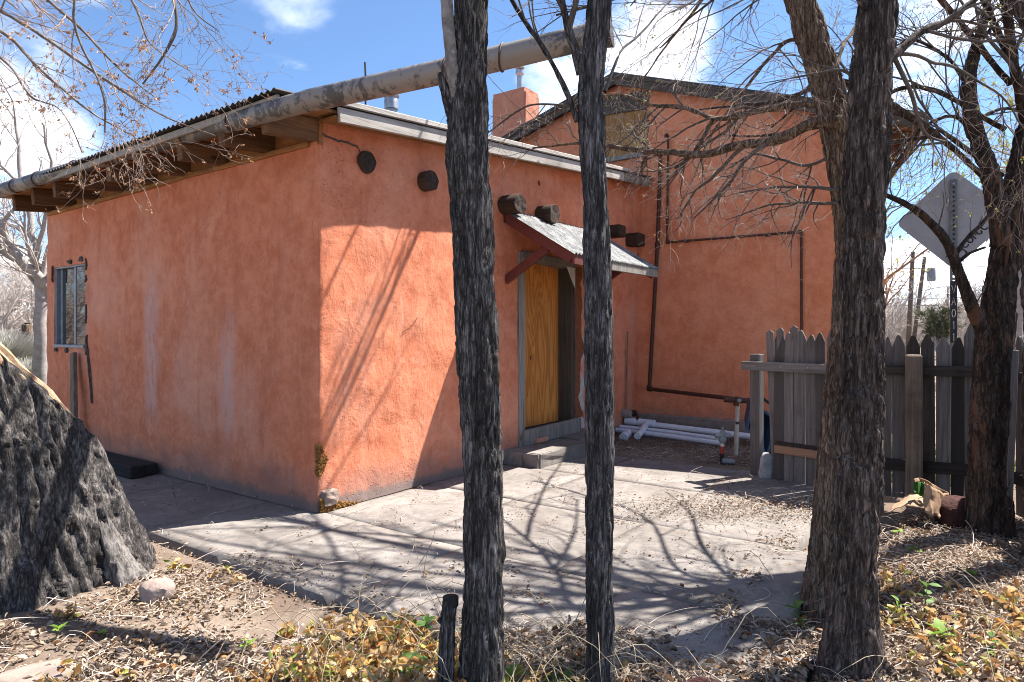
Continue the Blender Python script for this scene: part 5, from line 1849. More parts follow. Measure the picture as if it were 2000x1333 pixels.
# tree 7: budding branches hanging into the upper left from a tree beside the picture
tr = z0([(-4.9, 3.9, 0, 0.24), (-4.85, 3.9, 1.2, 0.2), (-4.75, 3.95, 2.4, 0.17), (-4.5, 4.0, 3.6, 0.13), (-4.2, 4.05, 4.8, 0.08), (-4.0, 4.0, 5.6, 0.04)])
KL = ((13, (0.3, 0.8), dict(spread=0.75, bias=(0.12, 0, -0.10), droop=0.035, wig=0.13, rr=0.5)), (6, (0.12, 0.4), dict(spread=0.9, droop=0.05, wig=0.17)), (2, (0.05, 0.15), dict(spread=1.0, wig=0.2)))
root = (-4.45, 4.0, 3.75)
lim = []
for rows in ([(-200, -60, 3.8, 10.9), (0, 20, 3.6, 7.5), (110, 95, 3.5, 6.1), (240, 180, 3.4, 4.8), (330, 235, 3.35, 3.4), (420, 268, 3.3, 2.0)],
             [(-200, -30, 3.9, 9.5), (0, 60, 3.7, 6.8), (80, 140, 3.6, 5.4), (180, 220, 3.5, 4.1), (290, 285, 3.4, 2.0)],
             [(-100, -160, 3.7, 9.5), (70, -20, 3.5, 6.8), (170, 70, 3.4, 5.4), (230, 130, 3.35, 4.1), (300, 190, 3.3, 2.7)],
             [(-200, 60, 4.2, 6.8), (0, 110, 4.0, 4.8), (60, 190, 3.9, 4.1), (120, 215, 3.8, 2.7), (160, 300, 3.8, 2.0)],
             [(40, -200, 3.3, 8.2), (140, -60, 3.2, 6.1), (150, 60, 3.2, 4.8), (200, 170, 3.2, 4.1), (200, 260, 3.2, 2.7)],
             [(200, -220, 3.1, 8.2), (330, -40, 3.1, 6.1), (336, 40, 3.1, 5.4), (343, 88, 3.1, 4.8), (300, 130, 3.12, 4.1), (280, 165, 3.15, 2.7)],
             [(280, -200, 3.0, 6.1), (360, -30, 3.0, 4.1), (375, 15, 3.0, 2.7), (425, 60, 3.0, 1.4)],
             [(120, -200, 3.5, 6.1), (250, -10, 3.4, 4.1), (290, 80, 3.4, 2.7), (370, 145, 3.4, 1.4)]):
    lim.append(([(*root, 0.06), (*(0.5 * np.array(root) + 0.5 * at(*rows[0][:3]) + np.array((0, 0, 0.3))), 0.04)] + px_limb(rows), dict(kids=KL, buds=150, cl=4, bsize=(0.009, 0.022), wob=0.02)))
lim += auto_limbs([(-4.3, 4.0, 4.6), (-4.4, 4.0, 4.0)], 5, np.random.default_rng(71), (1.6, 2.6), (0.2, 0.9), 0.04, KL)
add_tree('tree', 'budding tree at the left edge, drooping twigs with tan buds across the sky', (tr[0][0], tr[0][1], 0), tr, lim,
         ('bark_grey', 'limb_tan', 'twig_tan', 'twig_tan', 'bud_tan'), None, 707, 40, 0.02, 0.04, 0.24, 0.05, 0.04)


# ---- burnt leaning stump in the left foreground
def build_stump():
    base = np.array((-2.93, 4.02, 0.0))
    t = thing('burnt_stump', 'huge charred tree stump with a broken pale top edge at the left of the picture', 'stump', tuple(base))
    n, seg = 120, 260
    th = np.linspace(0, 2 * PI, seg, endpoint=False)
    cs, sn = np.cos(th), np.sin(th)
    sx, tc = cs * 0.81 + sn * 0.59, cs * 0.59 - sn * 0.81      # across and towards the open yard
    # rim height follows a slanting break that climbs to the left
    zk, rk = np.array((-0.1, 0.05, 0.2, 0.45, 0.62, 0.95, 1.15, 1.35, 1.7)), np.array((0.72, 0.67, 0.63, 0.59, 0.56, 0.51, 0.48, 0.45, 0.42))
    def top(x):
        return np.interp(x, (-0.95, -0.5, -0.25, -0.05, 0.12, 0.24, 0.34, 0.45, 0.58, 0.68), (1.46, 1.24, 1.05, 0.90, 0.76, 0.65, 0.54, 0.38, 0.20, 0.10))
    lean = lambda z: (-0.16 * np.clip(z, 0, 2) ** 1.15)
    zt = np.zeros(seg)
    zz = np.full(seg, 1.0)
    for _ in range(30):
        r = np.interp(zz, zk, rk)
        zz = 0.5 * zz + 0.5 * (top(r * sx + lean(zz)) + 0.40 * tc)
    jag = fbm(np.stack((cs * 5, sn * 5, cs * 0), -1), 3, 4) - 0.5
    zt = zz + jag * 0.10
    V = []
    f = np.linspace(0, 1, n)
    Z = -0.1 + (zt[None] + 0.1) * f[:, None]
    Rr = np.interp(Z, zk, rk)
    Rr = Rr * (1 + 0.10 * (fbm(np.stack(np.broadcast_arrays(cs * 1.4, sn * 1.4, Z * 0.5), -1), 2, 5) - 0.5) * 2)
    X = np.stack((np.broadcast_to(cs, (n, seg)) * 0.62, np.broadcast_to(sn, (n, seg)) * 0.62, Z), -1)
    wr = fbm(X * 5, 2, 70) - 0.5
    Y = X / np.array((0.062, 0.062, 0.50)) + wr[..., None] * 1.2
    a, b = vnoise(Y, 3), vnoise(Y * 1.8 + 4, 9)
    fur = np.clip(np.minimum(np.abs(a - 0.5) * 4.5, np.abs(b - 0.5) * 5 + 0.2), 0, 1)
    chunk = vnoise(X / np.array((0.05, 0.05, 0.085)) + wr[..., None], 14)
    fine = fbm(X / np.array((0.022, 0.022, 0.05)), 3, 6) - 0.5
    ridge = vnoise(np.stack((X[..., 0] * 4.2, X[..., 1] * 4.2, X[..., 2] * 0.3), -1), 31) - 0.5
    D = 0.042 * (fur - 0.7) + 0.022 * (chunk - 0.5) * fur + 0.022 * fine + 0.16 * ridge * np.clip(1.25 - Z, 0.2, 1)
    Rr = Rr + D
    P = np.stack((Rr * cs + 0.81 * lean(Z), Rr * sn + 0.59 * lean(Z), Z), -1)
    i = np.arange(n - 1)[:, None] * seg + np.arange(seg)[None]
    j = np.arange(n - 1)[:, None] * seg + (np.arange(seg)[None] + 1) % seg
    F = np.stack((i, j, j + seg, i + seg), -1).reshape(-1, 4)
    link('trunk', mesh_np('trunk', P.reshape(-1, 3), [F]), MAT['bark_charred'], t, smooth=True)
    # broken wood of the top: rings from the rim inwards, splintered
    m = 26
    rim = P[-1]
    cen = np.array((rim[:, 0].mean(), rim[:, 1].mean(), 0.0))
    W = []
    for q in range(m):
        k = 1 - q / (m - 0.5)
        p = cen + (rim - cen) * np.array((k, k, 0)) + np.array((0, 0, 1.0)) * rim[:, 2:3] * 0
        zc = top(p[:, 0] * 0.81 + p[:, 1] * 0.59) + 0.40 * tc * k
        spl = fbm(np.stack((p[:, 0] * 3.0, p[:, 1] * 26, p[:, 1] * 0), -1), 3, 8) - 0.5
        zc = zc + 0.16 * spl * (1 - k ** 6) + 0.14 * (fbm(p * 9, 3, 44) - 0.5) * (1 - k ** 8) - 0.10 * (1 - k ** 2)
        p = np.stack((p[:, 0], p[:, 1], np.where(q == 0, rim[:, 2], zc)), -1)
        W.append(p)
    W = np.array(W)
    i = np.arange(m - 1)[:, None] * seg + np.arange(seg)[None]
    j = np.arange(m - 1)[:, None] * seg + (np.arange(seg)[None] + 1) % seg
    F = np.stack((i, j, j + seg, i + seg), -1).reshape(-1, 4)
    o = link('broken_top', mesh_np('broken_top', W.reshape(-1, 3), [F]), [MAT['split_wood'], MAT['char']], t, smooth=True)
    c = W.reshape(-1, 3)[F].mean(1)
    burnt = fbm(c * np.array((4, 9, 3)), 3, 12) + 0.55 * np.clip((c[:, 0] - 0.20) / 0.22, 0, 1) - 0.02
    o.data.polygons.foreach_set('material_index', (burnt > 0.35).astype(np.int32))
    # a pale split slab of sapwood standing along the break, and a buttress root of bare wood
    def splinter(name, rows, wd, th_, mat, seed):
        Q = resample(np.array(rows, float), 30)
        rg = np.random.default_rng(seed)
        V, F = [], []
        for k, p in enumerate(Q):
            h = 0.5 + 0.8 * vnoise(np.array([[k * 0.55, seed, 0]]), 2)[0]
            h2 = 0.5 + 0.8 * vnoise(np.array([[k * 0.5, seed + 5, 0]]), 2)[0]
            taper = min(1, k / 3, (29 - k) / 3)
            V += [(p[0], p[1] - th_, p[2] - wd * 0.6), (p[0], p[1] - th_ * 1.1, p[2] + wd * h * taper), (p[0], p[1] + th_, p[2] + wd * h2 * taper * 0.8), (p[0], p[1] + th_, p[2] - wd * 0.6)]
        for k in range(29):
            for q in range(4):
                F.append((4 * k + q, 4 * k + 4 + q, 4 * k + 4 + (q + 1) % 4, 4 * k + (q + 1) % 4))
        F += [(0, 1, 2, 3), (119, 118, 117, 116)]
        o = MB().add(V, F).build(name, mat, t)
        smooth_by_angle(o.data, 50)
    k = int(np.argmin(np.abs(th - 1.62 * PI)))
    idx = [int((q / (2 * PI)) * seg) % seg for q in np.linspace(1.28 * PI, 2.10 * PI, 9)]
    splinter('split_edge', [P[-1][q] * np.array((0.965, 0.965, 1)) + np.array((0, 0, -0.02)) for q in idx], 0.028, 0.022, MAT['split_wood'], 3)
    splinter('split_edge', [P[-1][q] * np.array((0.91, 0.91, 1)) + np.array((0, 0, 0.02)) for q in idx[2:8]], 0.030, 0.014, MAT['split_wood'], 9)
    rootrows = [(0.70, -0.13, -0.10, 0.10), (0.60, -0.13, 0.10, 0.075), (0.545, -0.13, 0.24, 0.058), (0.51, -0.13, 0.34, 0.040), (0.48, -0.13, 0.41, 0.018)]
    V, F, _ = trunk_np(rootrows, 30, 0.010, 0.020, 0.022, 0.6, 9, 0.03)
    link('bare_root', mesh_np('bare_root', V, [F]), MAT['bare_wood'], t, smooth=True)


build_stump()


# ================================================================== fences
def picket_mesh(w, h, th, tipdrop, seed):
    rg = np.random.default_rng(seed)
    a, b = tipdrop * rg.uniform(0.8, 1.2), tipdrop * rg.uniform(0.8, 1.2)
    nick = rg.uniform(0, 0.012)
    out = [(-w / 2, 0), (w / 2, 0), (w / 2, h - b), (w * 0.14 + nick, h - 0.012), (0 + nick, h), (-w * 0.14, h - 0.010), (-w / 2, h - a)]
    n = len(out)
    V = [(x, -th / 2, z) for x, z in out] + [(x, th / 2, z) for x, z in out]
    V += [(x * 0.93, -th / 2 - 0.002, z if z == 0 else z - 0.004) for x, z in out]
    F = [tuple(range(2 * n, 3 * n)), tuple(range(n, 2 * n))[::-1]]
    for i in range(n):
        j = (i + 1) % n
        F += [(i + 2 * n, i, j, j + 2 * n), (i, i + n, j + n, j)][::1]
    F = [F[0], F[1]] + [f[::-1] for f in F[2:]]
    return MB().add(V, F)


def build_fences():
    rg = np.random.default_rng(31)
    # free standing panel by the wall
    A, B = gnd(1478, 925), np.array((3.30, 5.80, 0))
    A = np.array((2.50, 6.78, 0.0))
    d = (B - A) / np.linalg.norm(B - A)
    ang = math.atan2(d[1], d[0])
    nrm = np.array((d[1], -d[0], 0))               # towards the camera
    g = thing('picket_gate', 'grey picket panel with a tan lower rail, propped beside the tall wall', 'gate', tuple(A), ang)

    def s_of(px, off=0.0):
        q = (px - 1000) / FPX
        o = A + nrm * off
        return (q * o[1] - o[0]) / (d[0] - q * d[1])
    for k, (xa, xb, ytop) in enumerate(((1512, 1532, 643), (1533, 1552, 645), (1553, 1575, 642), (1576, 1596, 650), (1597, 1616, 644), (1617, 1640, 636), (1641, 1668, 648), (1669, 1694, 640))):
        sa, sb = s_of(xa), s_of(xb)
        p = A + d * (sa + sb) / 2
        h = EYE + (HOR - ytop) / FPX * p[1] - 0.02
        m = picket_mesh((sb - sa) * 0.98, h, 0.018, 0.085, 50 + k)
        o = hp('picket', m, MAT['picket'], g)
        o.location = ((sa + sb) / 2, -0.02, -0.015 + rg.uniform(0, 0.02))
        o.rotation_euler = (rg.uniform(-0.02, 0.02), rg.uniform(-0.012, 0.012), rg.uniform(-0.06, 0.06))
    for k, (px, yt) in enumerate(((1509, 641), (1524, 648), (1545, 648))):   # older broken palings behind
        s = s_of(px)
        m = picket_mesh(0.075, 1.49 + 0.02 * k, 0.012, 0.03, 90 + k)
        o = hp('picket', m, MAT['stake'], g)
        o.location = (s + 0.02, 0.03, 0.0)
        o.rotation_euler = (0.02, -0.035 + 0.02 * k, 0.1)
    m = MB()
    m.box((s_of(1455), -0.075, 1.075), (s_of(1700), -0.034, 1.165), 0.004)
    hp('rail', m, MAT['rail'], g)
    m = MB()
    m.box((s_of(1519), -0.075, 0.27), (s_of(1700), -0.034, 0.345), 0.004)
    hp('rail', m, MAT['new_board'], g)
    m = MB()
    m.box((s_of(1519), -0.036, 0.345), (s_of(1700), -0.030, 0.385), 0.003)
    hp('rail', m, MAT['rail_dark'], g)
    m = MB()
    m.box((-0.05, -0.025, -0.05), (0.055, 0.07, 1.24), 0.006)
    o = hp('post', m, MAT['picket'], g)
    for (px, z) in ((1480, 1.12), (1532, 1.125), (1585, 1.125)):
        m = MB()
        m.tube([(s_of(px), -0.078, z), (s_of(px), -0.070, z)], 0.006, 8)
        hp('screw', m, MAT['galvanised'], g)
    # picket fence on the right
    A2, B2 = np.array((3.02, 6.02, 0.0)), np.array((4.12, 5.46, 0.0))
    d2 = (B2 - A2) / np.linalg.norm(B2 - A2)
    f = thing('picket_fence', 'dark weathered picket fence with a rounded timber post, behind the reddish trunk', 'fence', tuple(A2), math.atan2(d2[1], d2[0]))

    def s2(px):
        q = (px - 1000) / FPX
        return (q * A2[1] - A2[0]) / (d2[0] - q * d2[1])
    for k, (xa, xb, yt, dk) in enumerate(((1688, 1706, 662, 0), (1707, 1723, 664, 1), (1725, 1741, 660, 0), (1743, 1768, 656, 0), (1774, 1800, 659, 1), (1801, 1827, 656, 1), (1828, 1855, 660, 0), (1857, 1882, 661, 1), (1884, 1912, 634, 0), (1914, 1938, 662, 1), (1940, 1965, 660, 1))):
        sa, sb = s2(xa), s2(xb)
        p = A2 + d2 * (sa + sb) / 2
        h = EYE + (HOR - yt) / FPX * p[1] + 0.0
        m = picket_mesh((sb - sa) * 1.03, h, 0.018, 0.10, 150 + k)
        o = hp('picket', m, MAT['picket_dark' if dk else 'picket'], f)
        o.location = ((sa + sb) / 2, 0.0, rg.uniform(0, 0.02))
        o.rotation_euler = (0, rg.uniform(-0.012, 0.012), rg.uniform(-0.04, 0.04))
    for (z, hgt) in ((1.13, 0.09), (0.30, 0.095)):
        m = MB()
        m.box((s2(1690), -0.055, z - hgt / 2), (s2(1968), -0.014, z + hgt / 2), 0.004)
        hp('rail', m, MAT['rail_dark'], f)
    m = MB()
    s = s2(1783)
    m.box((s - 0.065, -0.17, -0.05), (s + 0.06, -0.06, 1.27), 0.014)
    hp('post', m, MAT['post_wood'], f)
    # side fence running towards the camera at the right edge
    A3, B3 = np.array((4.05, 5.30, 0.0)), np.array((3.55, 2.9, 0.0))
    d3 = (B3 - A3) / np.linalg.norm(B3 - A3)
    L3 = np.linalg.norm(B3 - A3)
    f3 = thing('side_fence', 'dark board fence running towards the camera at the right edge', 'fence', tuple(A3), math.atan2(d3[1], d3[0]))
    n3 = int(L3 / 0.115)
    for k in range(n3):
        m = picket_mesh(0.10, 1.42 + rg.uniform(-0.03, 0.03), 0.018, 0.08, 300 + k)
        o = hp('picket', m, MAT['picket_dark' if k % 3 else 'picket'], f3)
        o.location = (0.06 + k * 0.115, 0.0, 0.0)
        o.rotation_euler = (rg.uniform(-0.01, 0.01), rg.uniform(-0.015, 0.015), 0)
    for z in (1.10, 0.30):
        m = MB()
        m.box((0, -0.055, z - 0.045), (L3, -0.014, z + 0.045), 0.004)
        hp('rail', m, MAT['rail_dark'], f3)
    a, b = gnd(1966, 1052), at(1981, 684, 4.72)
    m = MB()
    m.beam(a - np.array((0, 0, 0.05)), b, 0.05, 0.03, up=(0, 1, 0))
    o = m.build('stake', MAT['stake'], loc=tuple(a))
    tag(o, 'thin pale wooden stake standing upright right of the reddish trunk', 'stake')


build_fences()


# ================================================================== things by the tall wall
def tube_thing(name, label, cat, pts, r, mat, k=14, group=None):
    m = MB()
    m.tube(pts, r, k)
    base = np.array(pts[0])
    o = m.build(name, MAT[mat], loc=tuple(base), smooth=True)
    return tag(o, label, cat, group)


L = to_world
# white PVC drain pipe with tee, and two plain lengths
t = thing('drain_pipe', 'long white plastic pipe with a tee branch lying at the foot of the tall wall', 'pipe', tuple(L(5.52, -0.05, 0)))
t.rotation_euler = (0, 0, HROT)
m = MB(); m.tube([(0, 0, 0.145), (-0.05, -2.1, 0.085)], 0.041, 16); hp('pipe', m, MAT['pvc'], t, True)
m = MB(); m.tube([(0.0, 0.02, 0.155), (0.0, -0.13, 0.152)], 0.056, 16); m.tube([(-0.005, -0.20, 0.15), (-0.01, -0.44, 0.145)], 0.058, 16); hp('coupling', m, MAT['pvc'], t, True)
m = MB(); m.tube([(-0.01, -0.32, 0.147), (-0.42, -0.42, 0.075), (-0.62, -0.46, 0.045)], 0.046, 16); hp('branch', m, MAT['pvc'], t, True)
m = MB(); m.tube([(-0.62, -0.31, 0.075), (-0.78, -0.33, 0.04)], 0.060, 16); c = hp('coupling', m, MAT['pvc'], t, True)
for q in (0.25, 0.5, 0.72):
    p = np.array((-0.62, -0.31, 0.075)) * (1 - q) + np.array((-0.78, -0.33, 0.04)) * q
    dq = np.array((-0.16, -0.02, -0.035)) / 0.165
    m = MB(); m.tube([p, p + dq * 0.010], 0.0612, 16, False); hp('print', m, MAT['print_purple'], c)
for pts, lb in (([(5.40, 0.06, 0.075), (5.36, -0.75, 0.07), (5.30, -1.5, 0.05)], 'thin white plastic pipe lying just below the tee pipe, behind'),
                ([(5.24, -0.02, 0.05), (5.16, -0.8, 0.05), (5.08, -1.6, 0.03)], 'front white plastic pipe half buried in leaves by the tall wall')):
    tube_thing('drain_pipe', lb, 'pipe', [L(*p) for p in pts], 0.034, 'pvc', group='white plastic pipes on the ground')
# gas riser with a T of brown pipe on a cream post
R0 = np.array((*at(1437, 885, 8.0)[:2], 0.0))
t = thing('gas_riser', 'cream post pipe with a rusty crosspiece on top, beside the fence post', 'pipe', tuple(R0))
top = at(1441, 782, 8.0) - R0
m = MB(); m.tube([(0, 0, -0.1), (top[0] * 0.5, top[1], 0.35), (top[0], top[1], top[2])], 0.026, 12); hp('post', m, MAT['cream_pipe'], t, True)
m = MB(); m.tube([(top[0] * 0.6, top[1], top[2] * 0.55), (top[0] * 0.64, top[1], top[2] * 0.6)], 0.028, 12); hp('band', m, MAT['rust_pipe'], t, True)
m = MB(); m.tube([(top[0] - 0.16, 0.02, top[2] + 0.005), (top[0] + 0.15, -0.02, top[2] - 0.005)], 0.033, 12); m.tube([(top[0] - 0.02, 0, top[2] - 0.07), (top[0], 0, top[2] + 0.04)], 0.036, 12); hp('crosspiece', m, MAT['rust_pipe'], t, True)
m = MB(); m.tube([(top[0], -0.03, top[2] + 0.002), (top[0], -0.06, top[2] + 0.002)], 0.024, 12); hp('plug', m, MAT['grey_plastic'], t, True)
# water riser with valve
R1 = np.array((*gnd(1410, 905)[:2], 0.0))
Y = R1[1]
def zz_(py):
    return EYE + (HOR - py) / FPX * Y
t = thing('water_riser', 'short black and red taped standpipe with a grey valve on top', 'standpipe', tuple(R1))
m = MB(); m.tube([(0, 0, -0.05), (0.0, 0, zz_(880))], 0.024, 12); hp('pipe', m, MAT['black_plastic'], t, True)
m = MB(); m.tube([(0.0, 0, zz_(886)), (0.003, 0, zz_(872))], 0.0255, 12); hp('band', m, MAT['red_tape'], t, True)
m = MB(); m.tube([(0.003, 0, zz_(872)), (0.006, 0, zz_(864))], 0.025, 12); hp('band', m, MAT['white_tape'], t, True)
m = MB(); m.lathe([(0.03, 0), (0.045, 0.03), (0.045, 0.06), (0.028, 0.075), (0.035, 0.10), (0.030, 0.13), (0.014, 0.14), (0.014, 0.18)], 16, Matrix.Translation((0.008, 0, zz_(866))));
hp('valve', m, MAT['grey_plastic'], t, True)
m = MB(); m.tube([(-0.075, 0, zz_(852)), (-0.02, 0, zz_(850)), (0.09, 0, zz_(851))], 0.030, 12); hp('valve_body', m, MAT['grey_plastic'], t, True)
m = MB(); m.tube([(0, -0.01, 0.03), (0.09, -0.03, 0.025), (0.13, -0.035, 0.02)], 0.030, 12); hp('elbow', m, MAT['grey_plastic'], t, True)
# blue tray cart standing on end behind the post
Yb = 7.2
P0 = at(1490, 905, Yb)
t = thing('tray_cart', 'dark blue plastic tray cart tipped on end between the fence post and pickets', 'cart', (P0[0], P0[1], 0))
c4 = [at(1457, 838, Yb) , at(1500, 893, Yb - 0.1), at(1521, 822, Yb), at(1468, 782, Yb + 0.1)]
c4 = [c - np.array((P0[0], P0[1], 0)) for c in c4]
ctr = sum(c4) / 4
back = np.array((0.05, 0.30, 0.06))
m = MB()
inn = [ctr + (c - ctr) * 0.84 for c in c4]
bk = [ctr + (c - ctr) * 0.70 + back for c in c4]
obk = [ctr + (c - ctr) * 0.78 + back * 1.05 for c in c4]
V = c4 + inn + bk + obk
F = []
for i in range(4):
    j = (i + 1) % 4
    F += [(i, j, 4 + j, 4 + i), (4 + i, 4 + j, 8 + j, 8 + i), (j, i, 12 + i, 12 + j)]
F += [(8, 9, 10, 11), (15, 14, 13, 12)]
hp('tray', m.add(V, F), MAT['blue_plastic'], t)
for q in (0.25, 0.45, 0.65):
    a = bk[0] * (1 - q) + bk[3] * q - back * 0.12
    b = bk[1] * (1 - q) + bk[2] * q - back * 0.12
    m = MB(); m.tube([a, b], 0.012, 6); hp('rib', m, MAT['blue_plastic'], t)
m = MB(); m.tube([c4[3] + np.array((0.20, 0.2, 0.0)), at(1512, 795, Yb + 0.15) - np.array((P0[0], P0[1], 0)), at(1516, 776, Yb + 0.15) - np.array((P0[0], P0[1], 0)), at(1530, 771, Yb + 0.15) - np.array((P0[0], P0[1], 0))], 0.017, 8); hp('handle', m, MAT['black_plastic'], t, True)
m = MB(); m.box((ctr[0] + 0.02, ctr[1] + 0.05, 0.0), (ctr[0] + 0.2, ctr[1] + 0.3, 0.25), 0.02); hp('chassis', m, MAT['black_plastic'], t)
p = at(1511, 840, Yb - 0.02) - np.array((P0[0], P0[1], 0))
m = MB(); m.box(p + np.array((-0.02, 0.02, -0.04)), p + np.array((0.025, 0.03, 0.05)), 0.004); hp('sticker', m, MAT['paper'], t)


def rock(name, label, cat, c, size, seed, mat, rot=0.0, group=None, sub=3):
    import bmesh
    bm = bmesh.new()
    bmesh.ops.create_icosphere(bm, subdivisions=sub, radius=1.0)
    co = np.array([v.co[:] for v in bm.verts])
    co = np.sign(co) * np.abs(co) ** 0.75
    D = 1 + 0.5 * (fbm(co * 1.3 + seed, 3, seed) - 0.5) + 0.16 * (fbm(co * 4 + seed, 2, seed) - 0.5)
    co = co * D[:, None] * np.array(size)
    ca, sa = math.cos(rot), math.sin(rot)
    co = np.stack((co[:, 0] * ca - co[:, 1] * sa, co[:, 0] * sa + co[:, 1] * ca, co[:, 2]), -1)
    for v, p in zip(bm.verts, co):
        v.co = p
    me = bpy.data.meshes.new(name)
    bm.to_mesh(me)
    bm.free()
    o = link(name, me, MAT[mat], smooth=True)
    smooth_by_angle(me, 35)
    o.location = c
    return tag(o, label, cat, group)


def on(px, py, dz=0.0):
    g = gnd(px, py)
    return (g[0], g[1], float(gz(g[0], g[1])) + dz)


rock('stone', 'speckled pale slab stone leaning on end beside the fence post', 'stone', on(1497, 933, 0.16), (0.075, 0.05, 0.20), 3, 'stone_pale', 0.3)
rock('stone', 'pale rounded stone between the leaning slab and the pickets', 'stone', on(1517, 931, 0.10), (0.08, 0.08, 0.11), 5, 'stone_pale', 0.8)
rock('stone', 'single brown stone lying in the leaves beside the burnt stump', 'stone', on(306, 1168, 0.04), (0.085, 0.07, 0.065), 8, 'stone_brown', 0.5)
rock('flat_rock', 'flat grey rock half buried in leaves in the bottom left corner', 'rock', (-2.08, 2.62, -0.01), (0.17, 0.30, 0.06), 11, 'foundation', -0.75)
rock('flat_rock', 'small flat buried stone between leaves left of the yellow plants', 'rock', (-1.02, 3.05, -0.01), (0.16, 0.08, 0.03), 17, 'stone_brown', 0.2)
rock('red_rock', 'large dark red rock at the foot of the reddish trunk', 'rock', on(1873, 1028, 0.08), (0.18, 0.13, 0.125), 14, 'stone_red', 0.2)
rock('red_rock', 'small dark red stone in the leaves at the bottom, left of the thick trunk', 'rock', (0.75, 2.62, 0.02), (0.10, 0.07, 0.04), 19, 'stone_red', 0.4)
rock('stone', 'dull brown stone tight against the base of the reddish trunk', 'stone', on(1898, 1022, 0.03), (0.05, 0.045, 0.055), 23, 'stone_brown', 0.4)


# paper bag and cardboard by the fence
def crumple(name, rows, mat, seed, parent=None, th=0.004, amp=0.02, loc=None, div=9):
    """crumpled sheet through a grid of points rows[i][j]"""
    G = np.array(rows, float)
    nu, nv = G.shape[:2]
    U, W = np.meshgrid(np.linspace(0, nu - 1, (nu - 1) * div + 1), np.linspace(0, nv - 1, (nv - 1) * div + 1), indexing='ij')
    i0, j0 = np.minimum(U.astype(int), nu - 2), np.minimum(W.astype(int), nv - 2)
    a, b = (U - i0)[..., None], (W - j0)[..., None]
    P = G[i0, j0] * (1 - a) * (1 - b) + G[i0 + 1, j0] * a * (1 - b) + G[i0, j0 + 1] * (1 - a) * b + G[i0 + 1, j0 + 1] * a * b
    N = np.abs(np.stack([fbm(P * 9, 3, seed + q) for q in range(3)], -1) - 0.5) * 2
    P = P + (N - 0.3) * amp
    n, m_ = P.shape[:2]
    i = np.arange(n - 1)[:, None] * m_ + np.arange(m_ - 1)[None]
    F = np.stack((i, i + 1, i + m_ + 1, i + m_), -1).reshape(-1, 4)
    V = P.reshape(-1, 3)
    if loc is not None:
        V = V - np.array(loc)
    o = link(name, mesh_np(name, V, [F]), MAT[mat], parent, loc)
    md = o.modifiers.new('thickness', 'SOLIDIFY')
    md.thickness = th
    return o


Yg = 5.05
pb = (3.2, 5.0, 0.0)
t = thing('paper_bag', 'crumpled brown paper bag with a green lining, dumped against the fence', 'bag', pb)
off = np.array(pb)
q = lambda px, py, Y: at(px, py, Y) - off
crumple('side', [[q(1805, 940, 4.98), q(1808, 1000, 4.85)], [q(1818, 948, 4.92), q(1822, 1008, 4.82)], [q(1838, 960, 4.98), q(1834, 1008, 4.9)], [q(1853, 966, 5.1), q(1842, 1000, 5.05)]], 'paper', 3, t, 0.004, 0.035)
crumple('mouth', [[q(1787, 937, 5.0), q(1787, 964, 4.98)], [q(1800, 940, 5.10), q(1800, 968, 5.08)], [q(1816, 950, 4.98), q(1812, 962, 4.97)]], 'paper_green', 5, t, 0.004, 0.025)
crumple('rim', [[q(1784, 936, 4.99), q(1787, 942, 4.99)], [q(1795, 933, 5.06), q(1800, 941, 5.06)], [q(1815, 942, 4.97), q(1820, 950, 4.97)], [q(1853, 962, 5.1), q(1850, 972, 5.1)]], 'paper', 8, t, 0.004, 0.012)
crumple('base', [[q(1800, 950, 5.12), q(1805, 998, 5.1)], [q(1850, 962, 5.2), q(1840, 1000, 5.15)]], 'paper_green', 9, t, 0.004, 0.03)
o = crumple('cardboard', [[at(1730, 1000, 4.95), at(1760, 975, 5.2)], [at(1770, 985, 4.95), at(1780, 962, 5.2)], [at(1810, 992, 4.9), at(1805, 970, 5.15)], [at(1835, 1012, 4.85), at(1830, 985, 5.1)]], 'paper', 12, None, 0.006, 0.05, (3.1, 5.0, 0.0))
tag(o, 'torn flattened brown cardboard on the ground beside the paper bag', 'cardboard')
o = crumple('paper_scrap', [[at(1868, 1026, 4.9), at(1872, 1036, 4.85)], [at(1888, 1024, 4.9), at(1892, 1036, 4.85)]], 'white_tape', 15, None, 0.003, 0.02, (3.25, 4.9, 0.0))
tag(o, 'small white scrap of paper at the foot of the red rock', 'paper')
# cut stub left of the dark trunk
tr = z0(px_limb([(868, 1365, 2.55, 36), (871, 1280, 2.55, 33), (875, 1215, 2.55, 30), (880, 1168, 2.55, 29), (880, 1166, 2.55, 4)]))
t = thing('cut_stub', 'sawn off grey sapling stub standing close left of the dark grey trunk', 'stub', (tr[0][0], tr[0][1], 0))
V, F, Q = trunk_np(tr, 36, 0.008, 0.004, 0.02, 0.2, 4, 0)
link('stem', mesh_np('stem', V - np.array((tr[0][0], tr[0][1], 0)), [F]), MAT['bark_blue'], t, smooth=True)
tp = np.array(tr[3][:3]) - np.array((tr[0][0], tr[0][1], 0))
m = MB(); m.tube([tp - np.array((0, 0, 0.03)), tp + np.array((0, 0, 0.004)), tp + np.array((0, 0, 0.006))], [0.0305, 0.031, 0.02], 18); hp('cut_end', m, MAT['char'], t, True)
m = MB(); m.tube([tp + np.array((-0.02, -0.01, -0.10)), tp + np.array((-0.045, -0.015, -0.075))], [0.011, 0.008], 8); hp('knot', m, MAT['bark_blue'], t, True)


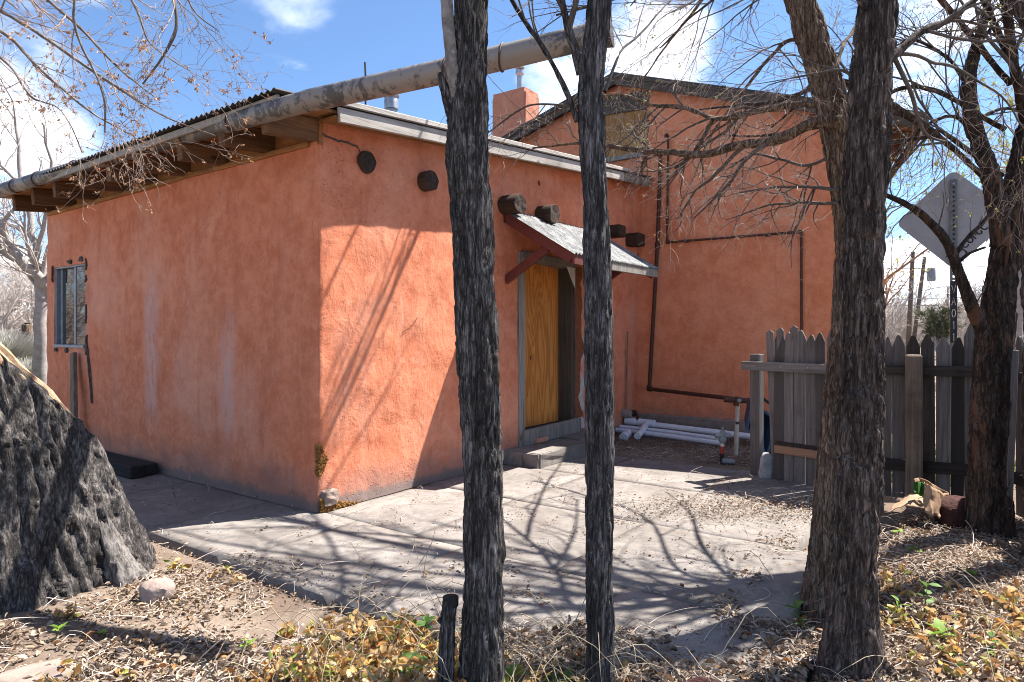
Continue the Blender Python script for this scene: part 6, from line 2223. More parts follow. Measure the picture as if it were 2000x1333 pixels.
# ================================================================== beyond the fence and the house
# road sign seen from behind
def build_sign():
    Y = 7.2
    c = at(1862, 429, Y)
    n = np.array((-0.50, -0.866, 0.0))            # the back of the sign faces the yard
    rot = math.atan2(n[1], n[0]) + PI / 2
    g = np.array((c[0], c[1] + 0.0, 0.0))
    t = thing('road_sign', 'diamond road sign seen from its grey back, on a perforated steel post', 'road sign', tuple(g), rot)
    h, rr, th = 0.545, 0.075, 0.003
    # rounded diamond outline in the local xz plane, y towards the camera is negative
    pts = []
    for k in range(4):
        a = k * PI / 2
        ctr = np.array((math.cos(a), math.sin(a))) * (h - rr * math.sqrt(2) + rr * 0.0)
        for s in np.linspace(-PI / 4, PI / 4, 7):
            pts.append(ctr + rr * np.array((math.cos(a + s), math.sin(a + s))))
    npt = len(pts)
    zc = c[2]
    m = MB()
    V = [(p[0], 0.0, zc + p[1]) for p in pts] + [(p[0], th, zc + p[1]) for p in pts]
    m.add(V, [tuple(range(npt)), tuple(range(npt, 2 * npt))[::-1]] + [((i + 1) % npt, i, i + npt, (i + 1) % npt + npt) for i in range(npt)])
    pl = hp('sign_plate', m, MAT['sign_back'], t)
    # scrawl along the lower right edge
    L_ = [[(0, .9), (.05, .2)], [(-.25, .85), (.3, 1.0)],
          [(.45, .35), (.75, .5), (.8, .8), (.5, .85), (.42, .4), (.6, .1), (.9, .2)],
          [(1.35, .8), (1.1, .75), (1.05, .35), (1.35, .3), (1.4, .8), (1.45, -.35), (1.3, -.3)],
          [(2.1, .85), (1.75, .8), (1.65, .4), (1.9, .1), (2.2, .25)],
          [(2.5, .8), (2.35, .4), (2.6, .15), (2.85, .45), (2.75, .85), (2.5, .8)],
          [(3.05, .1), (3.1, .8), (3.35, .85), (3.4, .5)], [(3.7, .85), (3.55, .4), (3.85, .2), (4.0, .5)], [(4.45, .9), (4.2, .7), (4.3, .25), (4.6, .2)]]
    dirx = np.array((1, 1)) / math.sqrt(2)
    diry = np.array((-1, 1)) / math.sqrt(2)
    o2 = np.array((0.015, -0.46))
    m = MB()
    for st in L_:
        q = [o2 + dirx * p[0] * 0.098 + diry * (0.022 + p[1] * 0.085) for p in st]
        q = resample(np.array([(a, 0, b) for a, b in q]), max(6, len(q) * 4))
        m.tube([(p[0], -0.0012, zc + p[2]) for p in q], 0.0075, 4)
    hp('scrawl', m, MAT['marker'], pl)
    # perforated U post: two flanges and a web made of bridges between the holes
    m = MB()
    w2, y0 = 0.030, -0.045
    top = EYE + (HOR - 352) / FPX * Y
    for sx in (-1, 1):
        m.box((sx * w2 - 0.002, y0, -0.1), (sx * w2 + 0.002, -0.004, top), 0.0005)
        m.box((sx * 0.02 - 0.011, y0 - 0.002, -0.1), (sx * 0.02 + 0.011, y0 + 0.001, top), 0.0005)
    z = 0.1
    while z < top:
        m.box((-0.010, y0 - 0.002, z), (0.010, y0 + 0.001, z + 0.028), 0.0004)
        z += 0.0508
    hp('post', m, MAT['sign_post'], t)
    m = MB()
    m.box((-0.031, y0 - 0.0045, 1.35), (0.031, y0 - 0.0025, 2.02), 0.0004)
    bd = hp('label_strip', m, MAT['black_plastic'], t)
    m = MB()
    for k, chh in enumerate(('V', 'A', 'O', '1', '1')):
        z = 1.93 - k * 0.13
        S = {'V': [[(-.5, .5), (0, -.5), (.5, .5)]], 'A': [[(-.5, -.5), (0, .5), (.5, -.5)], [(-.28, -.1), (.28, -.1)]],
             'O': [[(0.45 * math.cos(q), 0.5 * math.sin(q)) for q in np.linspace(0, 2 * PI, 13)]], '1': [[(-.2, .3), (0.05, .5), (0.05, -.5)]]}[chh]
        for s in S:
            m.tube([(p[0] * 0.036, y0 - 0.005, z + p[1] * 0.085) for p in s], 0.0035, 4)
    hp('lettering', m, MAT['white_tape'], bd)
    for zz in (zc + 0.38, zc - 0.38):
        m = MB()
        m.tube([(0, y0 - 0.012, zz), (0, 0.004, zz)], 0.012, 8)
        hp('bolt', m, MAT['galvanised'], t)


build_sign()


def pole(px, pyt, Y, r, lean, label, parts=()):
    top = at(px, pyt, Y)
    b = np.array((top[0] - lean, Y, -0.3))
    t = thing('utility_pole', label, 'utility pole', (b[0], b[1], 0.0), group='utility poles along the road')
    m = MB()
    m.tube([b - np.array((b[0], b[1], 0)), top - np.array((b[0], b[1], 0))], [r * 1.15, r * 0.85], 12)
    hp('post', m, MAT['pole_wood'], t, True)
    return t, top - np.array((b[0], b[1], 0))


t, tp = pole(1783, 492, 44, 0.145, 0.35, 'left utility pole, tallest and thickest, right of the thick dark trunk')
t, tp = pole(1806, 503, 48, 0.135, 0.95, 'leaning utility pole carrying a grey transformer can')
m = MB(); m.lathe([(0.02, 0), (0.26, 0.02), (0.28, 0.10), (0.28, 0.85), (0.22, 0.93), (0.03, 0.95)], 16, Matrix.Translation((tp[0] + 0.42, -0.1, tp[2] - 1.75))); hp('transformer', m, MAT['grey_plastic'], t, True)
m = MB(); m.box((tp[0] - 0.05, -0.06, tp[2] - 1.1), (tp[0] + 0.3, 0.06, tp[2] - 1.0)); hp('bracket', m, MAT['galvanised'], t)
m = MB(); m.tube([(tp[0], 0, tp[2] - 2.4), (tp[0] + 0.5, -0.5, tp[2] - 2.25), (tp[0] + 1.0, -1.0, tp[2] - 2.2)], 0.03, 6); arm = hp('lamp_arm', m, MAT['galvanised'], t)
m = MB(); m.lathe([(0.02, 0), (0.10, 0.02), (0.14, 0.08), (0.05, 0.14)], 12, Matrix.Translation((tp[0] + 1.2, -1.1, tp[2] - 2.28)) @ Matrix.Diagonal((3.2, 1.0, 1.0, 1.0))); hp('lamp_head', m, MAT['grey_plastic'], arm, True)
t, tp = pole(1852, 562, 62, 0.13, 0.25, 'short distant utility pole just left of the sign post')
for k, (ya, yb, Yw) in enumerate(((526, 508, 46), (586, 566, 46), (598, 582, 46))):
    P = [at(1640 + 50 * q, ya + (yb - ya) * (q / 10) + 5 * math.sin(q / 10 * PI), Yw) for q in range(12)]
    lb = ('upper power line crossing the sky behind the diamond sign', 'middle power line crossing behind the trunk with the curved branch', 'lower power line crossing behind the trunk with the curved branch')[k]
    tube_thing('power_line', lb, 'power line', P, 0.022, 'wire', 5, 'power lines along the road')


def house_far(name, label, c, w, d, h, mat, roof=None, rot=0.0, win=3):
    t = thing(name, label, 'building', tuple(c), rot)
    m = MB(); m.box((-w / 2, -d / 2, -0.2), (w / 2, d / 2, h), 0.05); hp('wall', m, MAT[mat], t)
    if roof:
        m = MB()
        m.hexa([(-w / 2 - .4, -d / 2 - .4, h), (w / 2 + .4, -d / 2 - .4, h), (w / 2 + .4, d / 2 + .4, h), (-w / 2 - .4, d / 2 + .4, h),
                (-w / 2 + .4, -0.1, h + roof), (w / 2 - .4, -0.1, h + roof), (w / 2 - .4, 0.1, h + roof), (-w / 2 + .4, 0.1, h + roof)])
        hp('roof', m, MAT['sign_back'], t)
    else:
        m = MB(); m.box((-w / 2 - .05, -d / 2 - .05, h), (w / 2 + .05, d / 2 + .05, h + 0.25), 0.03); hp('parapet', m, MAT[mat], t)
    for k in range(win):
        x = -w / 2 + (k + 0.5) * w / win
        m = MB(); m.box((x - 0.5, -d / 2 - 0.06, h * 0.42), (x + 0.5, -d / 2 - 0.01, h * 0.80), 0.01); f = hp('window', m, MAT['white_board'], t)
        m = MB(); m.box((x - 0.42, -d / 2 - 0.07, h * 0.45), (x + 0.42, -d / 2 - 0.062, h * 0.77), 0.003); hp('pane', m, MAT['glass'], f)


house_far('far_building', 'low brown flat roofed building far beyond the picket fence', (58, 84, 0), 12, 7, 2.6, 'foundation', None, -0.3)
house_far('far_house', 'distant tan house with pale roof beside the trunk at the right edge', (64, 82, 0), 11, 8, 2.0, 'plywood_old', 1.9, -0.4)

# bare trees behind
def bare_tree(name, label, base, h, seed, mats, r=0.12, stems=1, spread=0.8, n1=16, n2=8, n3=5, rmin=0.004, cat='tree', lean=(0, 0), buds=0, group=None, fol=None):
    rng = np.random.default_rng(seed)
    base = np.array((base[0], base[1], float(gz(base[0], base[1])) if np.hypot(*base[:2]) < 60 else -0.2))
    t = thing(name, label, cat, tuple(base), group=group)
    tw, fine, bd = Soup(), Soup(), Soup()
    Ps = []
    for s in range(stems):
        a = rng.uniform(0, 2 * PI)
        o = np.array((math.cos(a), math.sin(a), 0)) * (0.0 if stems == 1 else 0.25)
        q = np.array((lean[0], lean[1], 0)) * h
        rows = [(*(o * 0.3 + np.array((0, 0, -0.1))), r), (*(o + q * 0.3 + np.array((0, 0, h * 0.3)) + rng.normal(size=3) * h * 0.02), r * 0.8), (*(o * 2 + q * 0.6 + np.array((0, 0, h * 0.6)) + rng.normal(size=3) * h * 0.05), r * 0.5), (*(o * 3 + q + np.array((0, 0, h * 0.92)) + rng.normal(size=3) * h * 0.08), r * 0.18)]
        P, R = limb_poly(rows, 20)
        Ps.append((wobble(P, 0.02 * h, seed + s), R))
    P, R = np.concatenate([p for p, _ in Ps]), np.concatenate([q for _, q in Ps])
    V, F = tubes_batch(P, R, 12)
    link('trunk', mesh_np('trunk', V, [F]), MAT[mats[0]], t, smooth=True)
    P1, R1 = grow(P, R, n1, (h * 0.22, h * 0.55), rng, spread, (0, 0, 0.25), 0.0, 0.22, 1.0, 0.6, 9, 0.15, rmin * 2)
    P2, R2 = grow(P1, R1, n2, (h * 0.08, h * 0.26), rng, 0.95, (0, 0, 0.15), 0.01, 0.2, 1.0, 0.6, 7, 0.16, rmin)
    P3, R3 = grow(P2, R2, n3, (h * 0.03, h * 0.11), rng, 1.0, (0, 0, 0.05), 0.02, 0.15, 1.0, 0.6, 5, 0.18, rmin)
    tw.add(*tubes_batch(P1, R1, 6))
    fine.add(*tubes_batch(P2, R2, 4))
    fine.add(*tubes_batch(P3, R3, 3))
    tag(link('branches', tw.mesh('branches'), MAT[mats[1]], t), kind='stuff')
    tag(link('twigs', fine.mesh('twigs'), MAT[mats[2]], t), kind='stuff')
    if buds:
        i = rng.integers(0, len(P3), buds)
        q = rng.integers(1, 5, buds)
        bd.add(*leaves_np(P3[i, q], rng.normal(size=(buds, 3)), rng.uniform(0.025, 0.06, buds) * h / 4, rng, 0.5))
        tag(link('leaves', bd.mesh('leaves'), MAT[fol or 'bud_green'], t), kind='stuff')
    return t


b = gnd(86, 764)
bare_tree('tree', 'bare grey tree standing just behind the far left corner of the house', (b[0] - 0.1, b[1]), 7.0, 21, ('limb_grey', 'limb_grey', 'twig_pink'), 0.17, 1, 0.9, 15, 8, 5, 0.006)
P = np.array([(at(96, 580, 16.6)), at(78, 545, 16.3), at(45, 512, 16), at(15, 470, 15.8), at(4, 445, 15.6), at(14, 425, 15.6), at(30, 405, 15.6)])
V, F, _ = trunk_np(np.concatenate((P, np.array([0.13, 0.12, 0.10, 0.08, 0.07, 0.05, 0.03])[:, None]), 1), 20, 0.05, 0.006, 0.05, 0.3, 3)
Pl, Rl = limb_poly([(*p, 0.06) for p in P], 20)
rng = np.random.default_rng(5)
P1, R1 = grow(Pl, Rl, 14, (0.5, 1.6), rng, 1.0, (0, 0, 0.2), 0, 0.2, 1, 0.5, 8, 0.16, 0.006)
P2, R2 = grow(P1, R1, 7, (0.2, 0.7), rng, 1.0, (0, 0, 0.1), 0, 0.2, 1, 0.6, 6, 0.18, 0.005)
bt = [o for o in bpy.data.objects if o.get('label', '').startswith('bare grey tree standing just behind')][0]
bb = np.array(bt.location)
link('limb', mesh_np('limb', V - bb, [F]), MAT['limb_grey'], bt, smooth=True)
V1, F1 = tubes_batch(P1, R1, 5)
V2, F2 = tubes_batch(P2, R2, 3)
sp = Soup(); sp.add(V1, F1); sp.add(V2, F2)
tag(link('twigs', sp.mesh('twigs', bb), MAT['twig_pink'], bt), kind='stuff')
# young trees and shrubs beyond the picket fence
bare_tree('tree', 'slender tree in yellow green bud behind the picket fence, next to the thick trunk', (5.6, 9.6), 4.6, 33, ('limb_grey', 'twig_tan', 'twig_tan'), 0.06, 2, 1.0, 12, 8, 5, 0.003, buds=1500)
bare_tree('tree', 'small bare tree far off between the sign post and the reddish trunk', (31.5, 45), 4.2, 34, ('limb_grey', 'twig_pink', 'twig_pink'), 0.10, 2, 1.0, 12, 8, 4, 0.012)
bare_tree('tree', 'tall tree budding yellow green far behind the picket fence', (15.0, 19.5), 9.0, 36, ('limb_grey', 'twig_tan', 'twig_tan'), 0.13, 1, 1.0, 16, 8, 5, 0.006, buds=3000)
bare_tree('shrub', 'dull green bushy juniper beyond the fence, left of the sign post', (24.0, 37.0), 2.6, 35, ('limb_grey', 'twig_tan', 'evergreen'), 0.08, 4, 1.0, 14, 10, 6, 0.012, 'shrub', buds=5000, fol='evergreen')


def thicket(name, label, spots, hr, seed, mat='twig_pink', stems=4, n1=14, n2=8, rmin=0.014):
    rng = np.random.default_rng(seed)
    sp = Soup()
    for (x, y) in spots:
        h = rng.uniform(*hr)
        z = -0.2
        P, R = [], []
        for s in range(stems):
            a = rng.uniform(0, 2 * PI)
            d = np.array((math.cos(a), math.sin(a), 0)) * rng.uniform(0.1, 0.45) * h
            q = np.linspace(0, 1, 8)[:, None]
            P.append(np.array((x, y, z)) + d * q ** 1.3 + np.array((0, 0, h)) * q + rng.normal(size=(8, 3)) * 0.03 * h * q)
            R.append(np.linspace(0.05, 0.012, 8))
        P, R = np.array(P), np.array(R)
        P1, R1 = grow(P, R, n1, (h * 0.2, h * 0.5), rng, 0.9, (0, 0, 0.2), 0.01, 0.1, 1.0, 0.6, 6, 0.16, rmin)
        P2, R2 = grow(P1, R1, n2, (h * 0.06, h * 0.2), rng, 1.0, (0, 0, 0.1), 0.02, 0.1, 1.0, 0.6, 4, 0.2, rmin * 0.8)
        sp.add(*tubes_batch(P, R, 5))
        sp.add(*tubes_batch(P1, R1, 3))
        sp.add(*tubes_batch(P2, R2, 3))
    o = link(name, sp.mesh(name), MAT[mat])
    return tag(o, label, 'thicket', kind='stuff')


rng = np.random.default_rng(17)
spots = [(-0.74 * Y * rng.uniform(0.90, 1.5), Y) for Y in rng.uniform(24, 46, 46)]
thicket('thicket', 'pale pinkish thicket of bare trees rising behind the yard on the left', spots, (3.0, 6.5), 3)
spots = [(-rng.uniform(13, 24), rng.uniform(7, 20)) for _ in range(14)]
thicket('thicket', 'bare brush beside the house, mirrored in the window', spots, (2.5, 5.5), 4, 'twig_tan', rmin=0.010)
spots = [(Y * rng.uniform(0.52, 0.80), Y) for Y in rng.uniform(42, 75, 46)]
thicket('thicket', 'hazy row of pinkish bare trees along the far side of the road', spots, (2.6, 5.0), 5, rmin=0.02)
spots = [(rng.uniform(-70, 40), rng.uniform(60, 95)) for _ in range(40)]
thicket('thicket', 'distant bare treeline behind the house', spots, (4, 7), 6, rmin=0.03, n1=10, n2=6)
# grey green brush, post, wire fence and grass at the far left
def clump(name, label, c, h, w, n, seed, mat, cat='shrub'):
    rng = np.random.default_rng(seed)
    a = rng.uniform(0, 2 * PI, n)
    r = np.sqrt(rng.uniform(0, 1, n))
    d = np.stack((np.cos(a) * r * w, np.sin(a) * r * w, np.full(n, 1.0) * h * rng.uniform(0.6, 1.05, n)), -1)
    q = np.linspace(0, 1, 6)[None, :, None]
    P = d[:, None] * np.concatenate((np.broadcast_to(q ** 1.4, (n, 6, 2)), np.broadcast_to(q - 0.25 * (r[:, None, None] * q ** 2), (n, 6, 1))), 2)
    P = P + rng.normal(size=P.shape) * 0.02 * h * q
    R = np.broadcast_to(np.linspace(0.008, 0.003, 6), (n, 6)) * max(1, h)
    V, F = tubes_batch(P, R, 3)
    o = link(name, mesh_np(name, V, [F]), MAT[mat])
    o.location = (c[0], c[1], float(gz(c[0], c[1])) - 0.02)
    return tag(o, label, cat)


clump('shrub', 'pale silvery brush mound at the left edge beside the old post', (-15.2, 19.6), 1.7, 1.5, 2600, 3, 'sage')
clump('shrub', 'low silvery brush in front of the old fence post at far left', (-13.5, 18.4), 0.9, 0.9, 1300, 4, 'sage')
clump('shrub', 'dry straw brush between the old post and the house corner', (-14.2, 20.6), 1.0, 0.8, 900, 5, 'straw')
tp = gnd(52, 738)
V, F, Q = trunk_np([(0, 0, -0.2, 0.15), (0.01, 0, 0.8, 0.145), (0.0, 0.02, 1.72, 0.14), (0, 0.02, 1.75, 0.03)], 26, 0.04, 0.02, 0.06, 0.4, 6)
o = link('fence_post', mesh_np('fence_post', V, [F]), MAT['bark_tan'], smooth=True)
o.location = (tp[0], tp[1], 0)
tag(o, 'thick old wooden fence post among pale brush at far left', 'post')
wf = thing('wire_fence', 'sagging diamond wire mesh between the old post and the house corner', 'wire fence', (tp[0] - 1.4, tp[1] - 0.1, 0))
m = MB()
for k in range(30):
    x0 = k * 0.12 - 0.3
    for sg in (1, -1):
        m.tube([(x0, 0, 0.05 + (0 if sg > 0 else 0.95)), (x0 + 0.55, 0.03, 0.05 + (0.95 if sg > 0 else 0))], 0.009, 4)
tag(m.build('wire_mesh', MAT['fence_wire'], wf), kind='stuff')
m = MB(); m.tube([(-0.3, 0, 1.0), (1.6, 0.02, 0.97), (3.8, 0, 1.0)], 0.012, 5); hp('top_wire', m, MAT['fence_wire'], wf)


def grass_patch(label, n, c, sx, sy, hr, seed, mat='grass'):
    rng = np.random.default_rng(seed)
    xy = np.array(c) + rng.normal(size=(n, 2)) * np.array((sx, sy))
    xy = xy[np.abs((xy - c) / np.array((sx, sy))).max(1) < 2.2]
    n = len(xy)
    z = gz(xy[:, 0], xy[:, 1])
    d = rng.normal(size=(n, 3)) * 0.5 + np.array((0, 0, 1.0))
    V, F = leaves_np(np.stack((xy[:, 0], xy[:, 1], z), -1), d, rng.uniform(*hr, n), rng, 0.6)
    V = V.reshape(n, -1, 3)
    ctr = V[:, :1]
    o = link('grass', mesh_np('grass', V.reshape(-1, 3), [F]), MAT[mat])
    return tag(o, label, 'grass', kind='stuff')


grass_patch('green and straw grass in the back yard at far left', 9000, (-13.0, 16.8), 2.0, 1.3, (0.05, 0.22), 2)
grass_patch('bright green grass glimpsed through the gaps of the picket fence', 2500, (4.4, 7.3), 0.5, 0.5, (0.04, 0.16), 4, 'grass')
grass_patch('straw grass patches across the yard behind', 9000, (-16.0, 24), 5.0, 4.0, (0.06, 0.3), 6, 'straw')


# ================================================================== leaf litter and plants
def litter_density(x, y):
    P = np.stack((x, y, x * 0), -1)
    nz = fbm(P * 1.7, 3, 77) - 0.5
    nf = fbm(P * 6, 3, 78) - 0.5
    m, u, w = patio_mask(x, y)

    def sm(v, a, b):
        t = np.clip((v - a) / (b - a), 0, 1)
        return t * t * (3 - 2 * t)
    fg = sm(3.32 - y + nz * 0.5 + nf * 0.25 - np.clip(x - 0.3, 0, 9) * 0.55, -0.05, 0.22)
    fg = fg * np.clip(0.30 + 2.6 * (fbm(P * 2.3, 3, 91) - 0.33), 0.12, 1)
    rt = sm(x - (1.28 + 0.62 * (y - 3.6)) + nz * 0.8 + nf * 0.3, -0.15, 0.28) * sm(5.35 - y, -0.3, 0.3)
    bare = np.exp(-(((x - 0.80) / 0.42) ** 2 + ((y - 3.02) / 0.22) ** 2))
    pile = np.exp(-(((x - 1.95) / 0.75) ** 2 + ((y - 5.45) / 0.36) ** 2)) * 1.3 + nf * 0.5
    gb = sm(u - 3.55 + nz * 0.9, 0, 0.4) * sm(5.9 - u, 0, 0.1) * sm(0.0 - w, -0.1, 0.1) * sm(w + 4.0, 0, 0.4) * 0.8
    st = np.exp(-(((x + 1.85) / 0.45) ** 2 + ((y - 3.75) / 0.42) ** 2)) * 0.9 + nf * 0.3
    edge = np.exp(-((u + 1.12 + nz * 0.05) / 0.05) ** 2) * (w < 0.9) * (w > -4) * 0.35
    wallf = np.exp(-(np.abs(w) / 0.06)) * (u > 0.2) * (u < 6) * 0.0
    spar = 0.0035
    D = np.maximum.reduce([fg * (1 - 0.85 * bare), rt * (1 - 0.85 * bare), np.clip(pile, 0, 1), gb, np.clip(st, 0, 1), edge, x * 0 + spar])
    D = np.where((u > 0.02) & (w > -0.03), 0, D)
    D = np.where((u < 0) & (w > 0.5) & (x > -2.2), D * 0.1, D)
    return np.clip(D, 0, 1)


def top_z(x, y):
    """height of whatever lies there: slab or soil"""
    m, u, w = patio_mask(x, y)
    slab = (u > -1.07) & (u < 3.7) & (((u < 0.03) & (w > -3.8)) | ((u >= 0.03) & (w > -3.35)))
    return np.where(slab, 0.004, gz(x, y))


def sample(n, rng, box, dens):
    out = []
    got = 0
    while got < n:
        x = rng.uniform(box[0], box[1], n * 2)
        # nearer ground is seen larger: draw more samples there
        y = box[2] * (box[3] / box[2]) ** rng.uniform(0, 1, n * 2)
        k = rng.uniform(0, 1, n * 2) < dens(x, y)
        out.append(np.stack((x[k], y[k]), -1))
        got += k.sum()
    return np.concatenate(out)[:n]


def build_litter():
    rng = np.random.default_rng(55)
    N = 150000
    xy = sample(N, rng, (-3.6, 4.6, 1.9, 9.6), litter_density)
    x, y = xy[:, 0], xy[:, 1]
    d = litter_density(x, y)
    z = top_z(x, y) + 0.003 + rng.uniform(0, 1, N) ** 2 * 0.035 * d
    az = rng.uniform(0, 2 * PI, N)
    el = rng.normal(0, 0.26, N)
    D = np.stack((np.cos(az) * np.cos(el), np.sin(az) * np.cos(el), np.sin(el)), -1)
    size = (0.011 + 0.042 * rng.uniform(0, 1, N) ** 1.9) * np.clip(0.75 + 0.2 * (4 - y), 0.6, 1.15)
    up = np.broadcast_to(np.array((0, 0, 1.0)), (N, 3))
    V, F = leaves_np(np.stack((x, y, z), -1), D, size, rng, 1.4, True, up, (0.30, 1.0))
    V[:, 2] = np.maximum(V[:, 2], np.repeat(top_z(x, y) + 0.001, 8))
    o = link('leaf_litter', mesh_np('leaf_litter', V, [F]), MAT['litter'])
    tag(o, 'thick carpet of dry curled brown leaves over the soil', 'leaf litter', kind='stuff')
    # straws, stems and small twigs among the leaves
    n = 5200
    xy = sample(n, rng, (-3.4, 4.4, 1.95, 8.5), lambda x, y: np.clip(litter_density(x, y) * 0.8 + 0.012, 0, 1))
    z = top_z(xy[:, 0], xy[:, 1]) + 0.012
    az = rng.uniform(0, 2 * PI, n)
    ln = rng.gamma(2.0, 0.06, n).clip(0.04, 0.5)
    q = np.linspace(-0.5, 0.5, 6)
    bend = rng.normal(0, 0.8, n)
    ang = az[:, None] + bend[:, None] * q[None]
    st = np.stack((np.cos(ang), np.sin(ang), rng.normal(0, 0.10, (n, 1)) + 0 * ang), -1) * (ln / 5)[:, None, None]
    P = np.cumsum(st, 1) + np.stack((xy[:, 0], xy[:, 1], z), -1)[:, None]
    P[..., 2] = np.maximum(P[..., 2], z[:, None] - 0.006) + rng.uniform(0, 0.03, n)[:, None] * np.array((0, .3, .8, 1, .7, .2))
    R = np.broadcast_to(rng.uniform(0.0009, 0.0024, n)[:, None], (n, 6))
    V, F = tubes_batch(P, R, 4)
    o = link('twig_litter', mesh_np('twig_litter', V, [F]), MAT['twig_pale'])
    tag(o, 'loose straws and broken twigs scattered over the ground', 'twigs', kind='stuff')


build_litter()


def build_ground_cover():
    rng = np.random.default_rng(66)
    def dens(x, y):
        P = np.stack((x, y, x * 0), -1)
        nz = fbm(P * 2.2, 3, 5) - 0.5
        nf = fbm(P * 5, 2, 6) - 0.5
        a = np.exp(-(((x + 0.52) / 0.58) ** 4 + ((y - 2.72) / 0.62) ** 4)) * 1.1
        a2 = np.exp(-(((x - 0.10) / 0.35) ** 4 + ((y - 2.7) / 0.42) ** 4)) * 0.8
        b = np.exp(-(((x - 2.15) / 0.55) ** 4 + ((y - 3.15) / 0.75) ** 4)) * 0.24
        c = np.exp(-(((x - 1.55) / 0.25) ** 2 + ((y - 3.75) / 0.3) ** 2)) * 0.6
        d = np.exp(-(((x + 1.75) / 0.4) ** 2 + ((y - 2.75) / 0.35) ** 2)) * 0.25
        e = np.exp(-(((x - 0.62) / 0.3) ** 4 + ((y - 2.45) / 0.18) ** 4)) * 0.7
        return np.clip(np.maximum.reduce([a, a2, b, c, d, e]) + nz * 0.7 + nf * 0.5 - 0.12, 0, 1)
    n = 900
    xy = sample(n, rng, (-2.4, 3.1, 2.05, 4.2), dens)
    d = dens(xy[:, 0], xy[:, 1])
    h = rng.uniform(0.04, 0.165, n) * np.clip(0.5 + d, 0.5, 1.1)
    z = gz(xy[:, 0], xy[:, 1])
    a = rng.uniform(0, 2 * PI, n)
    lean = rng.uniform(0.1, 0.9, n)
    q = np.linspace(0, 1, 7)
    P = np.zeros((n, 7, 3))
    P[..., 0] = xy[:, :1] + (np.cos(a) * lean * h)[:, None] * q ** 1.6 * 1.4
    P[..., 1] = xy[:, 1:] + (np.sin(a) * lean * h)[:, None] * q ** 1.6 * 1.4
    P[..., 2] = z[:, None] + h[:, None] * (q - 0.35 * lean[:, None] * q ** 3)
    V, F = tubes_batch(P, np.broadcast_to(np.linspace(0.0022, 0.0011, 7), (n, 7)), 4)
    o = link('vine_stems', mesh_np('vine_stems', V, [F]), MAT['straw'])
    tag(o, 'thin straw coloured stems of the dried ground vine', 'vine stems', kind='stuff')
    K = n * 9
    i = rng.integers(0, n, K)
    t = rng.uniform(1.5, 6, K)
    t0 = t.astype(int).clip(0, 5)
    f = (t - t0)[:, None]
    p = P[i, t0] * (1 - f) + P[i, t0 + 1] * f
    az = rng.uniform(0, 2 * PI, K)
    el = rng.normal(-0.35, 0.55, K)
    D = np.stack((np.cos(az) * np.cos(el), np.sin(az) * np.cos(el), np.sin(el)), -1)
    V, F = leaves_np(p, D, rng.uniform(0.022, 0.055, K), rng, 0.8, True)
    o = link('ground_vine', mesh_np('ground_vine', V, [F]), MAT['dry_vine'])
    tag(o, 'low mat of orange and yellow drying vine leaves under the trunks', 'ground cover', kind='stuff')
    # long arching straws
    n = 190
    xy = sample(n, rng, (-1.3, 2.9, 2.05, 3.6), dens)
    a = rng.uniform(0, 2 * PI, n)
    ln = rng.uniform(0.2, 0.55, n)
    q = np.linspace(0, 1, 10)
    P = np.zeros((n, 10, 3))
    P[..., 0] = xy[:, :1] + (np.cos(a) * ln)[:, None] * q
    P[..., 1] = xy[:, 1:] + (np.sin(a) * ln)[:, None] * q
    P[..., 2] = 0.03 + (ln * 0.55)[:, None] * np.sin(q * PI * 0.9) * rng.uniform(0.3, 1.0, n)[:, None]
    P += rng.normal(size=P.shape) * 0.004
    V, F = tubes_batch(P, np.broadcast_to(np.linspace(0.0022, 0.0010, 10), (n, 10)), 4)
    o = link('dry_stalks', mesh_np('dry_stalks', V, [F]), MAT['straw'])
    tag(o, 'long arching dry stalks over the leaf litter', 'stalks', kind='stuff')


build_ground_cover()


def leaf_mesh(seed, curl=0.3):
    rng = np.random.default_rng(seed)
    V, F = leaves_np(np.zeros((1, 3)), np.array([[0, 1.0, 0]]), np.array([1.0]), rng, curl, True, np.array([[0, 0, 1.0]]))
    return mesh_np('leaf', V, [F])


LEAFS = [leaf_mesh(s) for s in range(5)]


def sprig(label, c, h, n, size, seed, mat='green_leaf', group=None, lean=0.25, cat='plant', rosette=False):
    rng = np.random.default_rng(seed)
    c = np.array((c[0], c[1], float(top_z(np.array(c[0]), np.array(c[1])))))
    t = thing('green_plant', label, cat, tuple(c), group=group)
    a = rng.uniform(0, 2 * PI)
    q = np.linspace(0, 1, 8)
    P = np.stack((math.cos(a) * lean * h * q ** 1.5, math.sin(a) * lean * h * q ** 1.5, h * q - 0.01), -1)
    m = MB()
    m.tube(P, np.linspace(0.0035, 0.0015, 8), 6)
    hp('stem', m, MAT['green_leaf'], t)
    for k in range(n):
        s = 0.85 + 0.15 * k / n if rosette else (k + 1) / n
        p = P[int(min(7, round(s * 7)))]
        me = LEAFS[(k + seed) % 5]
        if not me.materials:
            me.materials.append(None)
        o = bpy.data.objects.new('leaf', me)
        C.objects.link(o)
        o.parent = t
        o.location = p
        az = k * 2.4 + rng.uniform(-0.5, 0.5)
        sz = size * rng.uniform(0.7, 1.15)
        o.scale = (sz, sz, sz)
        o.rotation_euler = (rng.uniform(-0.1, 0.75), rng.uniform(-0.4, 0.4), az)
        o.material_slots[0].link = 'OBJECT'
        o.material_slots[0].material = MAT[mat]
    return t


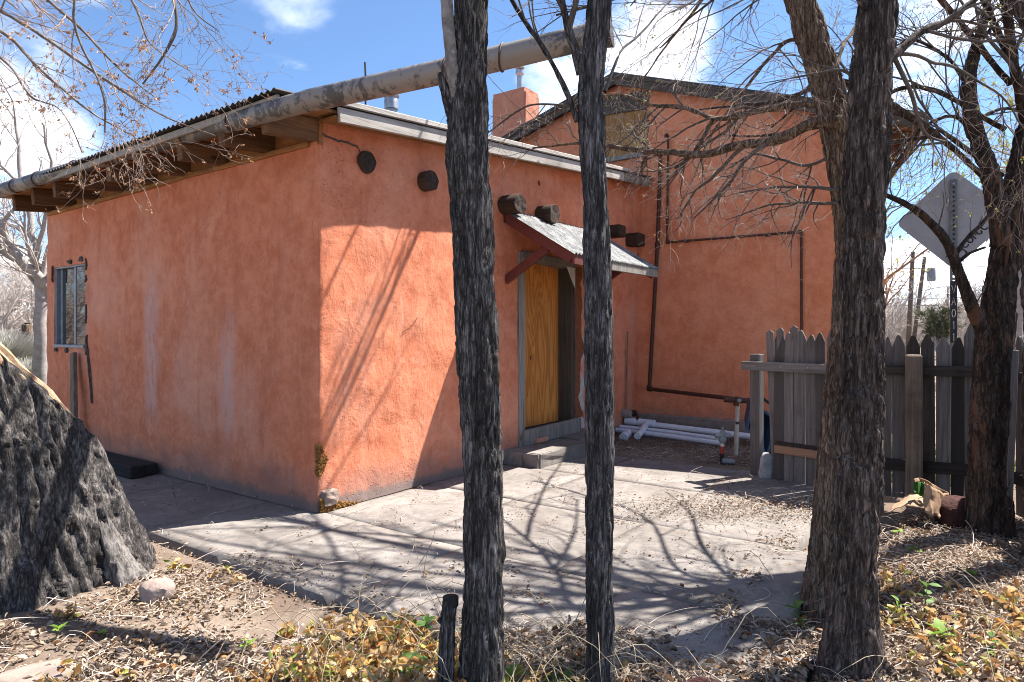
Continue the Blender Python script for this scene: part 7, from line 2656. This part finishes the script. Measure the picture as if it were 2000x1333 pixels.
for (lb, px, py, h, n, sz, mat, ros) in (
        ('green leafy rosette on a thin stem left of the cut stub', 822, 1262, 0.15, 9, 0.055, 'green_leaf', True),
        ('broad grey green leaves at the foot of the cut stub', 800, 1330, 0.13, 8, 0.075, 'green_leaf', False),
        ('large glossy green leaves at the bottom between the two slim trunks', 1090, 1338, 0.10, 8, 0.085, 'green_leaf', False),
        ('pale green leaves touching the right side of the dark grey trunk', 1010, 1345, 0.08, 6, 0.07, 'bright_leaf', False),
        ('small bright green tuft in the leaves at lower left', 108, 1252, 0.06, 8, 0.045, 'bright_leaf', True),
        ('tiny bright green sprout right of the lower left tuft', 200, 1252, 0.04, 5, 0.035, 'bright_leaf', True),
        ('bright green sprout pair in the leaves left of the yellow vines', 480, 1275, 0.05, 8, 0.042, 'bright_leaf', True),
        ('round green leaf cluster at the bottom edge, centre left', 568, 1335, 0.05, 5, 0.06, 'bright_leaf', True),
        ('dark green sprig leaning out left of the thick dark trunk', 1565, 1235, 0.17, 9, 0.06, 'green_leaf', False),
        ('yellow green sprig beside the tan trunk foot', 1578, 1150, 0.10, 6, 0.05, 'bright_leaf', False),
        ('tallest dark green sprig right of the thick dark trunk', 1805, 1215, 0.19, 8, 0.07, 'green_leaf', False),
        ('yellow green leaves tight against the right side of the thick dark trunk', 1748, 1225, 0.13, 9, 0.055, 'bright_leaf', False),
        ('single plant with two wide leaves, one bright green, right foreground', 1832, 1268, 0.07, 5, 0.085, 'bright_leaf', True),
        ('bright green pair of leaves low in the right foreground', 1850, 1300, 0.04, 6, 0.05, 'bright_leaf', True),
        ('small green tuft on the sunlit slope below the paper bag', 1785, 1098, 0.05, 8, 0.05, 'bright_leaf', True),
        ('yellow green tuft in the sunlit leaves right of the tan trunk', 1752, 1052, 0.06, 7, 0.055, 'bright_leaf', True),
        ('little green sprout at the shaded edge on the right', 1902, 1150, 0.05, 7, 0.045, 'bright_leaf', True),
        ('dark green seedling in shade at the bottom right', 1940, 1300, 0.09, 6, 0.055, 'green_leaf', False)):
    sprig(lb, gnd(px, py), h, n, sz, int(px + py), mat, None, 0.3, 'plant', ros)
# one dry forked stem standing in front of the patio
m = MB()
p0 = gnd(890, 1290)
for rows in ([(0, 0, 0), (-0.06, 0.05, 0.14), (-0.16, 0.12, 0.32), (-0.20, 0.16, 0.44), (-0.21, 0.17, 0.52)], [(-0.16, 0.12, 0.32), (-0.15, 0.13, 0.40), (-0.13, 0.14, 0.47)], [(-0.18, 0.14, 0.38), (-0.13, 0.15, 0.46), (-0.11, 0.17, 0.53)],
             [(-0.02, 0.01, 0.03), (0.0, 0.05, 0.2), (-0.02, 0.06, 0.34), (-0.01, 0.07, 0.42)]):
    q = resample(np.array(rows) + p0, 12)
    m.tube(q, np.linspace(0.0024, 0.0010, 12), 5)
o = m.build('dry_stem', MAT['twig_tan'], loc=tuple(p0))
tag(o, 'thin forked dry stem standing up against the pale patio', 'stem')
